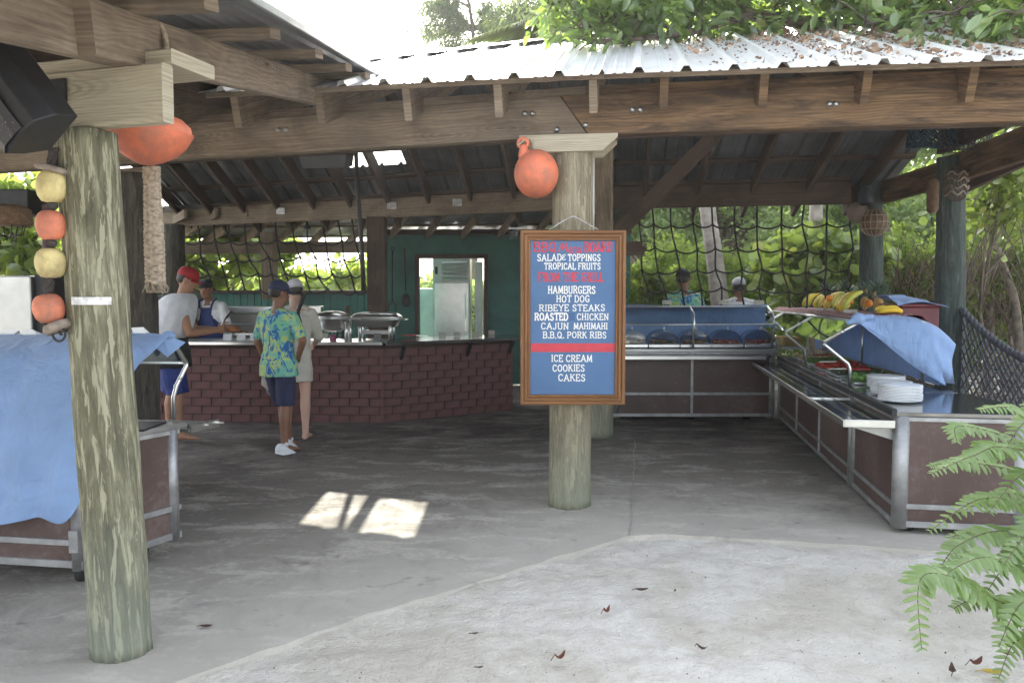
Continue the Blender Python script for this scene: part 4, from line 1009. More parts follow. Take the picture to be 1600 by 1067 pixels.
# domed trays
for i, px in enumerate((985, 1034, 1083, 1132, 1182)):
    c = U(px, 545, yb + .32); c.z = .895
    lb = ['domed food tray partly hidden behind the menu board edge', 'second domed food tray from the menu board, mixed leaves', 'domed food tray in the middle behind the steel upright', 'domed food tray with bright red pieces, fourth from the menu board', 'domed food tray farthest right on the back cart'][i]
    t = thing('domed_tray', lb, 'food tray', c, 'food trays under clear domes on the back cart')
    MB().box(c + Vector((0, 0, .03)), (.40, .34, .05)).build('tray', STEEL, t, bevel=.01)
    m = MB(); fm = (PALEF, FOODC, FOODC, REDF, REDF)[i]
    for k in range(40): m.ball(c + Vector((random.uniform(-.15, .15), random.uniform(-.12, .12), .06 + random.uniform(0, .03))), (random.uniform(.018, .035), random.uniform(.02, .03), .02), 6, 4)
    tag(m.build('food', fm, t), kind='stuff')
    m = MB()
    for k in range(14): m.ball(c + Vector((random.uniform(-.16, .16), random.uniform(-.13, .13), .065 + random.uniform(0, .02))), (.03, .02, .012), 6, 4)
    tag(m.build('garnish', PALEF if i > 2 else GREENF, t), kind='stuff')
    P = []
    for j in range(2):
        for k in range(13):
            a = math.pi * k / 12; P.append(c + Vector((-.19 * math.cos(a), -.15 + .3 * j, .06 + .17 * math.sin(a))))
    m = MB(); m.grid(P, 13, 2); m.poly([P[k] for k in range(13)], [tuple(range(13))]); m.poly([P[13 + k] for k in range(13)], [tuple(range(12, -1, -1))])
    m.build('clear_dome', PLASTICCLEAR, t, sol=.002)
    MB().tube([c + Vector((0, -.14, .235)), c + Vector((0, -.14, .265))], .008, 6, rnd=True).build('knob', STEEL, t)
for i, (px, lb) in enumerate(((1131, 'pale tent card on the back guard beside the white cap'), (1186, 'pale tent card on the back guard near the netting corner'), (1042, 'pale tent card on the back guard below the navy cap'))):
    c = U(px, 477, yb + .31); c.z = 1.45; card(c, .12, .05, lb, CARD)

# --- guard on the right run
rg = thing('sneeze_guard', 'steel-framed glass guard with mirrored panes on the right-hand cart', 'sneeze guard', (3.1, 7.6, CT))
def on_run(s, q, z): return Q0 + t_ * s + nR * q + Vector((0, 0, z))
def sAt(px, py, z, q=0):   # run distance for a pixel seen on the counter's front edge
    h = Hz(px, py, z); return (h - Q0).dot(t_)
ss = [sAt(1337, 604, CT), sAt(1277, 573, CT), sAt(1234, 553, CT), sAt(1216, 545, CT)]
SH = 1.335; QK = -.16; ZK = 1.155
for s in ss:
    MB().tube([on_run(s, .05, CT), on_run(s, .05, CT + .15), on_run(s, .035, CT + .19), on_run(s, QK + .02, ZK - .02), on_run(s, QK, ZK)], .014, 10).build('tube', TUB, rg)
    MB().tube([on_run(s, QK, ZK + .012), on_run(s, .08, SH - .02), on_run(s, .12, SH), on_run(s, .62, SH)], .014, 10).build('tube', TUB, rg)
    MB().tube([on_run(s, .62, CT), on_run(s, .62, SH)], .013, 10).build('tube', TUB, rg)
    MB().lathe([(.018, -.02), (.018, .02)], on_run(s, -.02, ZK + .1), 10, Matrix.Rotation(math.pi / 2, 3, 'X')).build('clamp', STEEL, rg)
for i in range(3):
    a, b = ss[i], ss[i + 1]
    m = MB(); m.poly([on_run(a + .02, QK + .01, ZK + .02), on_run(b - .02, QK + .01, ZK + .02), on_run(b - .02, .11, SH - .005), on_run(a + .02, .11, SH - .005)], [(0, 1, 2, 3)])
    m.build('glass_pane', glass('tinted_guard_glass_%d' % i, (.75, .8, .82), .6, .42), rg, sol=.006)
MB().hexa([on_run(ss[0], .12, SH + .014), on_run(ss[3], .12, SH + .014), on_run(ss[3], .66, SH + .014), on_run(ss[0], .66, SH + .014)],
          [on_run(ss[0], .12, SH + .024), on_run(ss[3], .12, SH + .024), on_run(ss[3], .66, SH + .024), on_run(ss[0], .66, SH + .024)]).build('glass_shelf', GLASS, rg)
MB().tube([on_run(ss[0], .12, SH + .01), on_run(ss[3], .12, SH + .01)], .009, 6).build('tube', TUB, rg)
# near blue cloth on that guard: over the end, falling to the counter
s0 = ss[0]
cp_ = lambda s, q, z: on_run(s0 + s, q, z)
tip = Hz(1492, 603, CT + .01)
sheet('blue_cloth', [[cp_(.35, .10, SH + .035), cp_(.3, .35, SH + .05), cp_(.3, .62, SH + .04), cp_(.28, .80, SH - .05), cp_(.3, .95, SH - .2)],
                     [cp_(.04, .09, SH + .03), cp_(.02, .28, SH + .045), cp_(0, .5, SH + .03), cp_(-.02, .70, SH - .04), cp_(.0, .86, SH - .18)],
                     [cp_(-.05, .10, SH - .0), cp_(-.07, .36, SH - .10), cp_(-.07, .60, SH - .14), cp_(-.06, .72, SH - .20), cp_(-.02, .83, SH - .30)],
                     [cp_(-.06, .14, SH - .035), cp_(-.09, .46, SH - .24), cp_(-.09, .68, SH - .32), cp_(-.08, .76, SH - .40), cp_(-.03, .84, SH - .42)],
                     [cp_(-.07, .18, SH - .07), cp_(-.07, .56, SH - .38), cp_(-.08, .76, SH - .50), tip + Vector((-.16, .0, .03)), tip + Vector((.0, .0, .02))]],
      'light blue cloth knotted at the guard corner and falling beside the stacked plates', nu=70, nv=60, amp=.014, freq=5, seed=8, fa=.004)
ob = MB().ball(cp_(-.03, .10, SH + .03), (.06, .045, .05), 12, 8).tube([cp_(-.05, .02, SH), cp_(-.03, .10, SH + .03), cp_(-.03, .2, SH + .05)], [.02, .035, .02], 8, rnd=True).build('cloth_knot', BLUE, ob if False else None)
tag(ob, 'knot of light blue cloth tied at the front corner of the right guard', 'cloth')
sheet('blue_sheet', [[on_run(s, .60, SH - .01) for s in (ss[0] + .0, ss[1], ss[2], ss[3])], [on_run(s, .70, SH - .2) for s in (ss[0], ss[1], ss[2], ss[3])], [on_run(s, .74, CT + .02) for s in (ss[0], ss[1], ss[2], ss[3])]],
      'blue sheet closing the back of the right-hand guard behind the salad pans', amp=.03, freq=2, seed=5)
# wells, pans, food, tongs on the right run
for i in range(5):
    s = ss[0] + .35 + i * .62
    c = on_run(s, .34, CT + .0); t = thing('salad_pan', ['steel pan with tongs just behind the stacked plates', 'second steel pan beyond the stacked plates', 'steel pan of red food in the middle of the right cart', 'steel pan of greens towards the far end of the right cart', 'steel pan at the far corner of the right cart'][i], 'food pan', c, 'food pans on the right cart')
    M = Matrix(((t_.x, nR.x, 0), (t_.y, nR.y, 0), (0, 0, 1))); m = MB()
    m.box(c + Vector((0, 0, .012)), (.5, .46, .02), M); m.build('pan_rim', STEEL, t, bevel=.005)
    m = MB()
    for k in range(60): m.ball(c + M @ Vector((random.uniform(-.22, .22), random.uniform(-.2, .2), .03 + random.uniform(0, .03))), (random.uniform(.02, .04), .025, .02), 6, 4)
    tag(m.build('food', (GREENF, simple('dark_salad', (.05, .07, .03), .6), REDF, GREENF, PALEF)[i], t), kind='stuff')
for i, (px, py, a) in enumerate(((1270, 560, 2.6), (1255, 552, .4), (1310, 572, 2.2), (1330, 585, 2.0))):
    c = Hz(px + 30, py, CT + .05); tongs(c, a + .6, .36, ['red-handled tongs at the far end of the right cart', 'red-handled tongs leaning by the bread on the right cart', 'red-handled tongs in the middle of the right cart', 'red-handled tongs nearest the plates on the right cart'][i], .03)
bt = thing('bread_tray', 'tray of yellow sliced bread at the far end of the right guard', 'bread tray', on_run(ss[3] - .45, .3, CT))
M = Matrix(((t_.x, nR.x, 0), (t_.y, nR.y, 0), (0, 0, 1)))
MB().box(on_run(ss[3] - .42, .3, CT + .06), (.7, .3, .04), M).build('tray', STEELD, bt)
BREAD = simple('yellow_bread', (.62, .42, .16), .8, 0, .25, 12, .2)
for k in range(12): MB().box(on_run(ss[3] - .72 + k * .055, .3, CT + .14), (.035, .26, .11), M @ Matrix.Rotation(.15, 3, 'Y')).build('bread_slice', BREAD, bt, bevel=.01)
# plates
pm = MB().lathe([(.07, 0), (.09, 0), (.145, .014), (.147, .018), (.143, .019), (.09, .006), (0, .005)], (0, 0, 0), 40).mesh('plate'); pm.materials.append(CERAMIC)
for i, (px, py, n) in enumerate(((1384, 609, 9), (1392, 619, 9), (1406, 633, 11))):
    c = Hz(px, py - 3, CT + .002)
    if i == 2: c = Hz(px, py - 6, CT + .002)
    lb = ['white plate in the farthest of the three plate stacks', 'white plate in the middle of the three plate stacks', 'white plate in the stack nearest the cart corner'][i]
    for k in range(n):
        o = bpy.data.objects.new('plate', pm); COL.objects.link(o); o.location = c + Vector((random.uniform(-.003, .003), random.uniform(-.003, .003), k * .0105)); o.rotation_euler[2] = k
        tag(o, lb if k < n - 1 else lb.replace('white plate in', 'topmost white plate of'), 'plate', ['plates of the farthest stack', 'plates of the middle stack', 'plates of the nearest stack'][i])
# fruit on the shelf
BAN = simple('ripe_banana', (.66, .44, .03), .45, 0, .15, 5, 0, c2=(.50, .38, .04)); BANG = simple('greenish_banana', (.42, .42, .05), .45, 0, .2, 5)
ORF = simple('orange_peel', (.75, .24, .01), .45, 0, .12, 60, .25)
PINE = simple('pineapple_skin', (.28, .17, .05), .8, 0, .5, 30, .5); PLEAF = simple('grey_green_pineapple_leaf', (.07, .11, .07), .6, 0, .3, 10)
def gingham():
    m = mat('red_gingham', .85); v = coords(m, 'Object', (1, 1, 1)); sx = N(m, 'ShaderNodeSeparateXYZ'); LK(m, v, sx.inputs[0])
    f = lambda a, k: mth(m, 'GREATER_THAN', mth(m, 'SINE', mth(m, 'MULTIPLY', a, k)), 0)
    xx = mth(m, 'ADD', sx.outputs[0], sx.outputs[2]); g = mth(m, 'MULTIPLY', mth(m, 'ADD', f(xx, 130), f(mth(m, 'SUBTRACT', sx.outputs[1], sx.outputs[2]), 130)), .5)
    base(m, ramp(m, g, [(.1, (.5, .42, .42)), (.3, (.22, .02, .03)), (.9, (.09, .006, .010))])); return m
GING = gingham()
sheet('gingham_cloth', [[on_run(s, q, SH + .03 + z) for s in np.linspace(ss[0] + .05, ss[3] - .1, 8)] for q, z in ((.13, -.01), (.2, .03), (.4, .025), (.58, .03), (.66, -.02))], 'red gingham cloth spread under the bananas and oranges', mt=GING, amp=.03, freq=6, nu=80, nv=30, seed=1)
def banana_bunch(c, yaw, n, label, mt=BAN, sc=1.0, lie=0):
    t = thing('banana_bunch', label, 'bananas', c, 'banana bunches on the guard shelf')
    MB().tube([Vector(c) + Vector((0, 0, .13 * sc)), Vector(c) + Vector((.01, .02, .165 * sc))], [.018, .012], 8).build('stem', simple('brown_stem', (.15, .11, .04), .8), t)
    Mz = Matrix.Rotation(yaw, 3, 'Z')
    for k in range(n):
        a = (k - (n - 1) / 2) * .30; pts = []; rr = []
        for j in range(9):
            u = j / 8; ang = .15 + 1.35 * u
            x = .17 * math.sin(ang) * sc; z = (.145 - .13 * (1 - math.cos(ang)) * 1.1) * sc
            if lie: z = .02 + .03 * math.sin(ang * 2) + .018 * (k % 2)
            p_ = Mz @ Vector((x * math.cos(a), x * math.sin(a) + (k - n / 2) * .012, z)); pts.append(Vector(c) + p_); rr.append(sc * .0195 * (.45 + .55 * math.sin(math.pi * min(1, .12 + u * .83)) ** .6) if j not in (0, 8) else .006)
        MB().tube(pts, rr, 8).build('banana', mt if k % 4 else (BANG if mt is BAN and n > 4 else mt), t)
def shelf(px, py, q=None):
    return Hz(px, py, SH + .045)
bl_ = [(1283, 481, 2.8, 5, 'banana bunch at the far left end of the fruit display'), (1302, 482, 2.7, 5, 'banana bunch second from the far left end of the fruit display'), (1322, 484, 2.9, 4, 'greenish banana bunch in the middle of the display'),
       (1345, 486, 2.8, 5, 'tall banana bunch standing left of the oranges'), (1352, 489, 2.9, 4, 'banana bunch in front, just left of the two oranges')]
for i, (px, py, yw, n, lb) in enumerate(bl_):
    c = shelf(px, py); banana_bunch(c, yw + random.uniform(-.2, .2), n + 1, lb, sc=1.5)
banana_bunch(shelf(1362, 493) + Vector((.02, 0, 0)), .15, 4, 'flat lying bananas below the oranges at the near end', lie=1, sc=1.25)
for i, (px, py, r) in enumerate(((1357, 474, .043), (1371, 471, .038), (1328, 471, .036), (1296, 466, .034))):
    Yq = (shelf(px, 488)).y + .03; c = U(px, py, Yq)
    c.z = max(c.z, SH + .05 + r)
    o = MB().ball(c, r, 20, 12).build('orange', ORF); tag(o, ['largest orange at the near end of the fruit display', 'smaller orange behind the largest one', 'orange peeking out between the banana bunches', 'orange among the bananas at the far left end'][i], 'orange', 'oranges among the bananas')
def pineapple(px, py, label, sc=1, tilt=0):
    c = shelf(px, py) + Vector((.06, .16, 0)); t = thing('pineapple', label, 'pineapple', c, 'pineapples behind the bananas')
    MB().ball(c + Vector((0, 0, .09 * sc)), (.055 * sc, .055 * sc, .09 * sc), 16, 10).build('fruit', PINE, t)
    m = MB()
    for k in range(34):
        a = k * 2.4; e = .35 + .9 * (k / 34); L = (.17 + .10 * (k / 34)) * sc; d = Vector((math.cos(a) * math.cos(e), math.sin(a) * math.cos(e), math.sin(e)))
        b = c + Vector((0, 0, .165 * sc)); s_ = Vector((-math.sin(a), math.cos(a), 0)) * .019; mid = b + d * L * .55; up = Vector((0, 0, .012)); tp = b + d * L + Vector((0, 0, -.02))
        m.poly([b - s_, b + s_, mid + s_ * .9 + up, tp, mid - s_ * .9 + up], [(0, 1, 2, 4), (4, 2, 3)])
    m.build('leaf_crown', PLEAF, t, sol=.002)
pineapple(1292, 483, 'pineapple behind the farthest bananas'); pineapple(1322, 484, 'pineapple behind the middle banana bunch', 1.05); pineapple(1352, 485, 'pineapple crown behind the large orange', .95); pineapple(1374, 489, 'pale-leaved pineapple at the near end, right of the oranges', .95)
for i, (px, py) in enumerate(((1286, 487), (1302, 488), (1331, 491), (1340, 491), (1280, 476))):
    card(shelf(px, py) + Vector((-.05, -.02, -.01)), .07, .055, ['white card in front of the farthest bananas', 'white card second along the fruit display', 'white card left of the near banana bunch', 'white card right below the near banana bunch', 'white card at the far corner of the fruit display'][i], CARD, rot=-.6)
# crate under blue cloth behind the fruit
c = U(1425, 500, 7.3); crate = thing('red_crate', 'dark red plastic crate behind the fruit, covered by a folded blue cloth', 'crate', Vector((c.x, c.y, SH - .15)))
MB().box(c + Vector((0, .05, -.03)), (.34, .4, .3)).build('crate_body', simple('dark_red_plastic', (.09, .008, .012), .5), crate, bevel=.012)
MB().box(c + Vector((0, .05, .135)), (.37, .43, .03)).build('rim', simple('dark_red_rim', (.12, .01, .015), .5), crate, bevel=.008)
cz = c.z + .155
sheet('blue_cloth', [[(c.x - .24 + .44 * u, 7.3 - .22 + v * .50, cz + .045 * math.sin(3 * u + 2 * v) - (.05 if v == 0 else 0) + .03 * (1 - u)) for u in (0, .33, .66, 1)] for v in (0, .3, .6, 1)], 'folded blue cloth lying on the red crate behind the fruit', amp=.05, freq=7, seed=12, nu=40, nv=40)

# ================================================================== LEFT CART
lf = thing('serving_cart', 'brown-panelled serving cart at the left, half behind the foreground post', 'serving cart', (-3, 4.7, 0), grp)
N1 = G(131, 917); F1 = G(284, 864); N1.z = F1.z = 0; dl = (F1 - N1).normalized(); LL = Vector((-1, .16, 0)).normalized(); N0 = N1 + LL * 2.3; F0 = F1 + LL * 2.3; LT = .79
run_side(lf, N1, F1, .10, LT - .03, [], (dl.y, -dl.x, 0), low=.17)
run_side(lf, N0, N1, .10, LT - .03, [.5], (-LL.y * -1, -1, 0) if False else Vector((-.16, -1, 0)), low=.12)
run_side(lf, F0, F1, .10, LT - .03, [.5], Vector((.16, 1, 0)), low=.17)
for c in (N1, F1): column(lf, c + Vector((-.03, .02, 0)) if c is N1 else c + Vector((-.035, -.03, 0)), .09, LT - .03, .036)
caster(lf, N1 + Vector((-.06, .1, 0))); caster(lf, F1 + Vector((-.2, -.08, 0)))
MB().box(N1 + Vector((-.02, -.035, .26)), (.05, .04, .12)).build('outlet_box', ALU, lf, bevel=.004)
MB().box(N1 + Vector((-.10, -.03, .46)), (.09, .03, .07)).build('socket', STEELD, lf, bevel=.004)
slab(MB(), [N1 + Vector((.03, -.03, 0)), F1 + Vector((.03, .05, 0)), F0 + Vector((0, .05, 0)), N0 + Vector((0, -.03, 0))], LT - .03, LT).build('counter_top', STEELD, lf, bevel=.004)
o_ = Vector((.12, .25, 0)); z = LT - .03
slab(MB(), [F1 + Vector((.035, .055, 0)), F1 + Vector((.12, .30, 0)), F0 + Vector((0, .34, 0)), F0 + Vector((0, .055, 0))], z - .03, z - .02).build('tray_shelf', STEELD, lf)
MB().beam(F1 + Vector((.04, .06, z - .015)), F1 + Vector((.125, .305, z - .015)), .02, .05).build('shelf_lip', STEEL, lf)
for f in (.15, .45, .8): MB().beam(F1 + Vector((.04, .06, z - .01)).lerp(Vector((.2, .34, z - .01)), f), F0 + Vector((0, .06 + .28 * f, z - .01)), .012, .012).build('tray_runner', STEEL, lf)
MB().box(Hz(226, 668, LT) + Vector((-.08, .03, .003)), (.26, .3, .012)).build('dark_well', DARK, lf)
lg = thing('sneeze_guard', 'bent steel tube guard with glass at the end of the left cart', 'sneeze guard', (-2.1, 4.8, LT))
tb = [Hz(272, 656, LT)]; Yt = tb[0].y
pts = [tb[0], U(271, 620, Yt), U(276, 602, Yt), U(291, 572, Yt + .05), U(291, 566, Yt + .05)]
MB().tube(pts, .0135, 12).build('tube', STEEL, lg)
MB().tube([U(291, 567, Yt + .05), U(268, 530, Yt - .06), U(260, 525, Yt - .08)], .0135, 12).build('tube', STEEL, lg)
for a_, q in ((U(291, 567, Yt + .05), 1), (U(262, 526, Yt - .06), 0)):
    MB().tube([a_, a_ + LL * 2.2], .010, 8).build('tube', STEEL, lg)
g_a, g_b = U(289, 568, Yt + .05), U(264, 528, Yt - .06)
m = MB(); m.poly([g_a, g_a + LL * 2.2, g_b + LL * 2.2, g_b], [(0, 1, 2, 3)]); m.build('glass_pane', GLASS, lg, sol=.005)
m = MB(); e0 = U(205, 566, Yt - .2); m.poly([U(279, 569, Yt), U(200, 569, Yt - .25), U(196, 522, Yt - .25), U(262, 527, Yt - .06)], [(0, 1, 2, 3)]); m.build('glass_pane', GLASS, lg, sol=.005)
for px, py in ((274, 603), (281, 590)): MB().ball(U(px, py, Yt), .012, 8, 6).build('clamp', STEEL, lg)
net = [[(-150, 524, 5.0), (0, 523, 4.95), (100, 520, 4.85), (185, 519, 4.78), (264, 523, 4.72)],
       [(-150, 545, 4.45), (0, 545, 4.4), (100, 540, 4.35), (180, 540, 4.4), (240, 549, 4.6)],
       [(-150, 630, 4.20), (0, 630, 4.16), (95, 630, 4.12), (160, 610, 4.15), (200, 590, 4.35)],
       [(-150, 740, 4.14), (0, 735, 4.10), (80, 720, 4.07), (135, 680, 4.09), (191, 618, 4.25)],
       [(-150, 832, 4.15), (0, 820, 4.10), (60, 808, 4.08), (112, 806, 4.06), (190, 645, 4.2)]]
ob = sheet('blue_cloth', [[U(*q) for q in r] for r in net], 'large light blue cloth draped over the left cart behind the green-grey post', nu=130, nv=110, amp=.03, freq=3.2, seed=21, fold=(1.6, .35), fa=.009)
ob2 = MB().ball(U(264, 524, Yt - .08), (.035, .04, .028), 10, 7).poly([U(262, 524, Yt - .1), U(290, 535, Yt - .05), U(262, 558, Yt - .12), U(245, 545, Yt - .14)], [(0, 1, 2, 3)]).build('cloth_knot', BLUE, sol=.004)
tag(ob2, 'corner of light blue cloth tied to the steel tube of the left cart', 'cloth')
# papers on the left guard
for i, (a, b, c_, d_) in enumerate((((182, 521), (198, 521), (196, 512), (181, 512)), ((208, 522), (228, 522), (224, 511), (205, 512)), ((0, 522), (22, 522), (30, 516), (6, 516)), ((34, 523), (58, 523), (52, 515), (38, 514)))):
    Y = 4.72; m = MB(); P = [U(*q, Y) for q in (a, b, c_, d_)]; Pb = [q + Vector((0, .06, 0)) for q in P[:2]]
    m.poly(P + Pb, [(0, 1, 2, 3), (5, 4, 3, 2), (0, 3, 4), (1, 5, 2)]); ob = m.build('tent_card', WHITE)
    tag(ob, ['white card on the left guard, closest to the green-grey post', 'white card on the left guard nearest the tied corner', 'white card at the far left edge of the left guard', 'white card behind the lowest float of the string'][i], 'card', 'white cards on the left guard')
# steel refrigerator behind at the left edge, with frame and grille
sf = thing('steel_cabinet', 'stainless cabinet at the left edge behind the string of floats', 'cabinet', U(20, 520, 6.2).xy.to_3d())
c0 = U(-60, 431, 6.2); c1 = U(47, 431, 6.2)
MB().box(((c0.x + c1.x) / 2, 6.5, c0.z / 2), (c1.x - c0.x, .6, c0.z)).build('body', STEELD, sf, bevel=.01)
MB().box((c1.x + .04, 6.55, c0.z / 2), (.07, .6, c0.z + .02)).build('side_trim', DARK, sf)
ob = MB().beam(U(72, 320, 6.6), U(74, 530, 6.6), .05, .05, (1, 0, 0)).build('dark_red_upright', simple('dark_red_steel', (.06, .012, .014), .5)); tag(ob, 'thin dark red upright behind the string of floats', 'upright')
ob = MB().box(U(22, 318, 6.7), (.42, .3, .2)).build('equipment_box', DARK, bevel=.01); tag(ob, 'dark equipment box under the roof at the left edge', 'equipment box')
lamp = thing('caged_lamp', 'wicker shaded lamp with a wire cage at the left edge', 'lamp', U(10, 345, 6.1))
MB().lathe([(.17, -.02), (.18, 0), (.17, .1), (.12, .13)], U(10, 348, 6.1), 20).build('shade', simple('wicker', (.16, .10, .06), .9, 0, .4, 40, .5), lamp)
for k in range(8):
    a = k * math.pi / 4; c = U(12, 352, 6.1); MB().tube([c + Vector((.12 * math.cos(a), .12 * math.sin(a), 0)), c + Vector((.1 * math.cos(a), .1 * math.sin(a), -.07)), c + Vector((.0, 0, -.09))], .004, 5).build('cage_wire', DARK, lamp)
# dark oven block behind the red-capped man
ob = MB().box((U(258, 480, 10.6).x, 11.0, .78), (.55, .7, 1.56)).build('dark_cabinet', DARK, bevel=.01); tag(ob, 'tall black cabinet behind the man in the red cap', 'cabinet')
# ================================================================== MENU BOARD
BY = 5.56
mb = thing('menu_board', 'blue hand-lettered menu board in a carved wooden frame on the middle post', 'menu board', (U(896, 500, BY).x, BY, .8))
def bpx(px, py, y=BY): return U(px, py, y)
fx0, fx1 = bpx(813, 500).x, bpx(977, 500).x; fz0, fz1 = bpx(896, 632).z, bpx(896, 360).z
px0, px1 = bpx(829, 500).x, bpx(962.5, 500).x; pz0, pz1 = bpx(896, 618).z, bpx(896, 374.5).z
BBLUE = simple('board_blue_paint', (.05, .125, .26), .5, 0, .1, 4)
BBLUE2 = simple('board_darker_blue_patch', (.03, .085, .22), .5, 0, .05)
BRED = simple('board_red_paint', (.50, .03, .05), .5, 0, .12, 12); BWHITE = simple('board_white_paint', (.72, .72, .68), .55, 0, .05)
MB().box(((px0 + px1) / 2, BY + .018, (pz0 + pz1) / 2), (px1 - px0 + .02, .02, pz1 - pz0 + .02)).build('panel', BBLUE, mb)
wv_ = (px0 - fx0)
def mould(p0, p1, inward):
    """mitred moulding with a stepped profile"""
    prof = [(0, .02), (0, -.016), (.008, -.024), (.020, -.024), (.026, -.012), (.034, -.018), (.046, -.018), (.052, -.006), (.060, -.010), (.068, -.010), (.072, .008), (.072, .02)]
    sc = wv_ / .072; p0 = Vector(p0); p1 = Vector(p1); d = (p1 - p0).normalized(); iw = Vector(inward); P = []; uv = []
    for p_, sg in ((p0, 1), (p1, -1)):
        for a, y in prof: P.append(p_ + iw * a * sc + d * sg * a * sc + Vector((0, y, 0)))
    n = len(prof); L = (p1 - p0).length; o = random.random() * 9; fs = []; uvs = []; acc = 0
    for i in range(n - 1):
        q = math.hypot(prof[i + 1][0] - prof[i][0], prof[i + 1][1] - prof[i][1]); fs.append((i, i + 1, n + i + 1, n + i)); uvs.append([(o, acc), (o, acc + q), (o + L, acc + q), (o + L, acc)]); acc += q
    fs.append((n - 1, 0, n, 2 * n - 1)); uvs.append([(o, 0), (o, .05), (o + L, .05), (o + L, 0)])
    MB().poly(P, fs, uvs).build('frame_moulding', W_frame, mb)
mould((fx0, BY, fz0), (fx0, BY, fz1), (1, 0, 0)); mould((fx1, BY, fz1), (fx1, BY, fz0), (-1, 0, 0))
mould((fx0, BY, fz1), (fx1, BY, fz1), (0, 0, -1)); mould((fx1, BY, fz0), (fx0, BY, fz0), (0, 0, 1))
# hand-lettered strokes
LET = {
 'A': (.74, [[(0, 0), (.36, 1), (.72, 0)], [(.14, .34), (.58, .34)]]), 'B': (.62, [[(.04, 0), (.04, 1)], [(.04, 1), (.42, 1), (.56, .87), (.56, .66), (.42, .53), (.04, .53)], [(.42, .53), (.62, .40), (.62, .13), (.46, 0), (.04, 0)]]),
 'C': (.64, [[(.62, .80), (.5, .96), (.3, 1), (.1, .88), (.02, .62), (.02, .38), (.1, .12), (.3, 0), (.5, .04), (.62, .20)]]),
 'D': (.66, [[(.06, 0), (.06, 1)], [(.06, 1), (.38, 1), (.6, .8), (.66, .5), (.6, .2), (.38, 0), (.06, 0)]]), 'E': (.56, [[(.04, 0), (.04, 1)], [(.04, 1), (.54, 1), (.54, .86)], [(.04, .52), (.42, .52)], [(.04, 0), (.56, 0), (.56, .15)]]),
 'F': (.54, [[(.04, 0), (.04, 1)], [(.04, 1), (.54, 1), (.54, .86)], [(.04, .52), (.42, .52)]]), 'G': (.68, [[(.62, .82), (.5, .96), (.3, 1), (.1, .88), (.02, .62), (.02, .38), (.1, .12), (.3, 0), (.52, .04), (.62, .16), (.62, .42), (.40, .42)]]),
 'H': (.68, [[(.06, 0), (.06, 1)], [(.62, 0), (.62, 1)], [(.06, .52), (.62, .52)]]), 'I': (.2, [[(.1, 0), (.1, 1)]]), 'J': (.46, [[(.38, 1), (.38, .2), (.28, .02), (.1, .02), (0, .18)]]),
 'K': (.68, [[(.06, 0), (.06, 1)], [(.60, 1), (.08, .42)], [(.26, .60), (.66, 0)]]), 'L': (.54, [[(.06, 1), (.06, 0)], [(.06, 0), (.54, 0), (.54, .16)]]), 'M': (.86, [[(.06, 0), (.1, 1), (.43, .15), (.76, 1), (.8, 0)]]),
 'N': (.70, [[(.06, 0), (.06, 1), (.62, 0), (.62, 1)]]), 'O': (.70, [[(.35, 1), (.12, .88), (.02, .62), (.02, .38), (.12, .12), (.35, 0), (.58, .12), (.68, .38), (.68, .62), (.58, .88), (.35, 1)]]),
 'P': (.6, [[(.06, 0), (.06, 1)], [(.06, 1), (.42, 1), (.58, .87), (.58, .62), (.42, .48), (.06, .48)]]), 'Q': (.72, [[(.35, 1), (.12, .88), (.02, .62), (.02, .38), (.12, .12), (.35, 0), (.58, .12), (.68, .38), (.68, .62), (.58, .88), (.35, 1)], [(.42, .26), (.72, -.06)]]),
 'R': (.66, [[(.06, 0), (.06, 1)], [(.06, 1), (.42, 1), (.58, .87), (.58, .64), (.42, .52), (.06, .52)], [(.32, .52), (.64, 0)]]), 'S': (.56, [[(.52, .82), (.42, .97), (.2, 1), (.04, .84), (.08, .64), (.46, .40), (.54, .2), (.42, .02), (.16, 0), (.02, .18)]]),
 'T': (.64, [[(0, .86), (0, 1), (.64, 1), (.64, .86)], [(.32, 1), (.32, 0)]]), 'U': (.68, [[(.06, 1), (.06, .25), (.16, .04), (.36, 0), (.54, .04), (.62, .25), (.62, 1)]]), 'X': (.66, [[(0, 0), (.62, 1)], [(0, 1), (.64, 0)]]), 'Y': (.66, [[(0, 1), (.33, .48), (.64, 1)], [(.33, .48), (.33, 0)]]),
 '&': (.62, [[(.6, .9), (.4, 1), (.16, .92), (.14, .66), (.4, .54)], [(.4, .54), (.06, .40), (.06, .12), (.3, 0), (.6, .12)]]), '.': (.14, [[(.07, 0), (.07, .07)]]),
 'm': (.8, [[(.06, 0), (.1, .6)], [(.1, .45), (.26, .62), (.36, .5), (.34, 0)], [(.36, .45), (.56, .62), (.66, .5), (.66, .06), (.8, .08)]]), 'e': (.5, [[(.06, .3), (.4, .38), (.36, .58), (.18, .6), (.05, .4), (.08, .1), (.28, 0), (.5, .12)]]), 'n': (.6, [[(.06, 0), (.1, .6)], [(.1, .45), (.3, .62), (.42, .5), (.42, .08), (.58, .08)]]), 'u': (.6, [[(.06, .6), (.06, .14), (.2, 0), (.4, .14)], [(.44, .6), (.44, .06), (.6, .08)]]),
 'W': (.9, [[(0, .0), (.2, 1), (.42, .15), (.70, 1), (.86, .05), (.96, .12)]]),
}
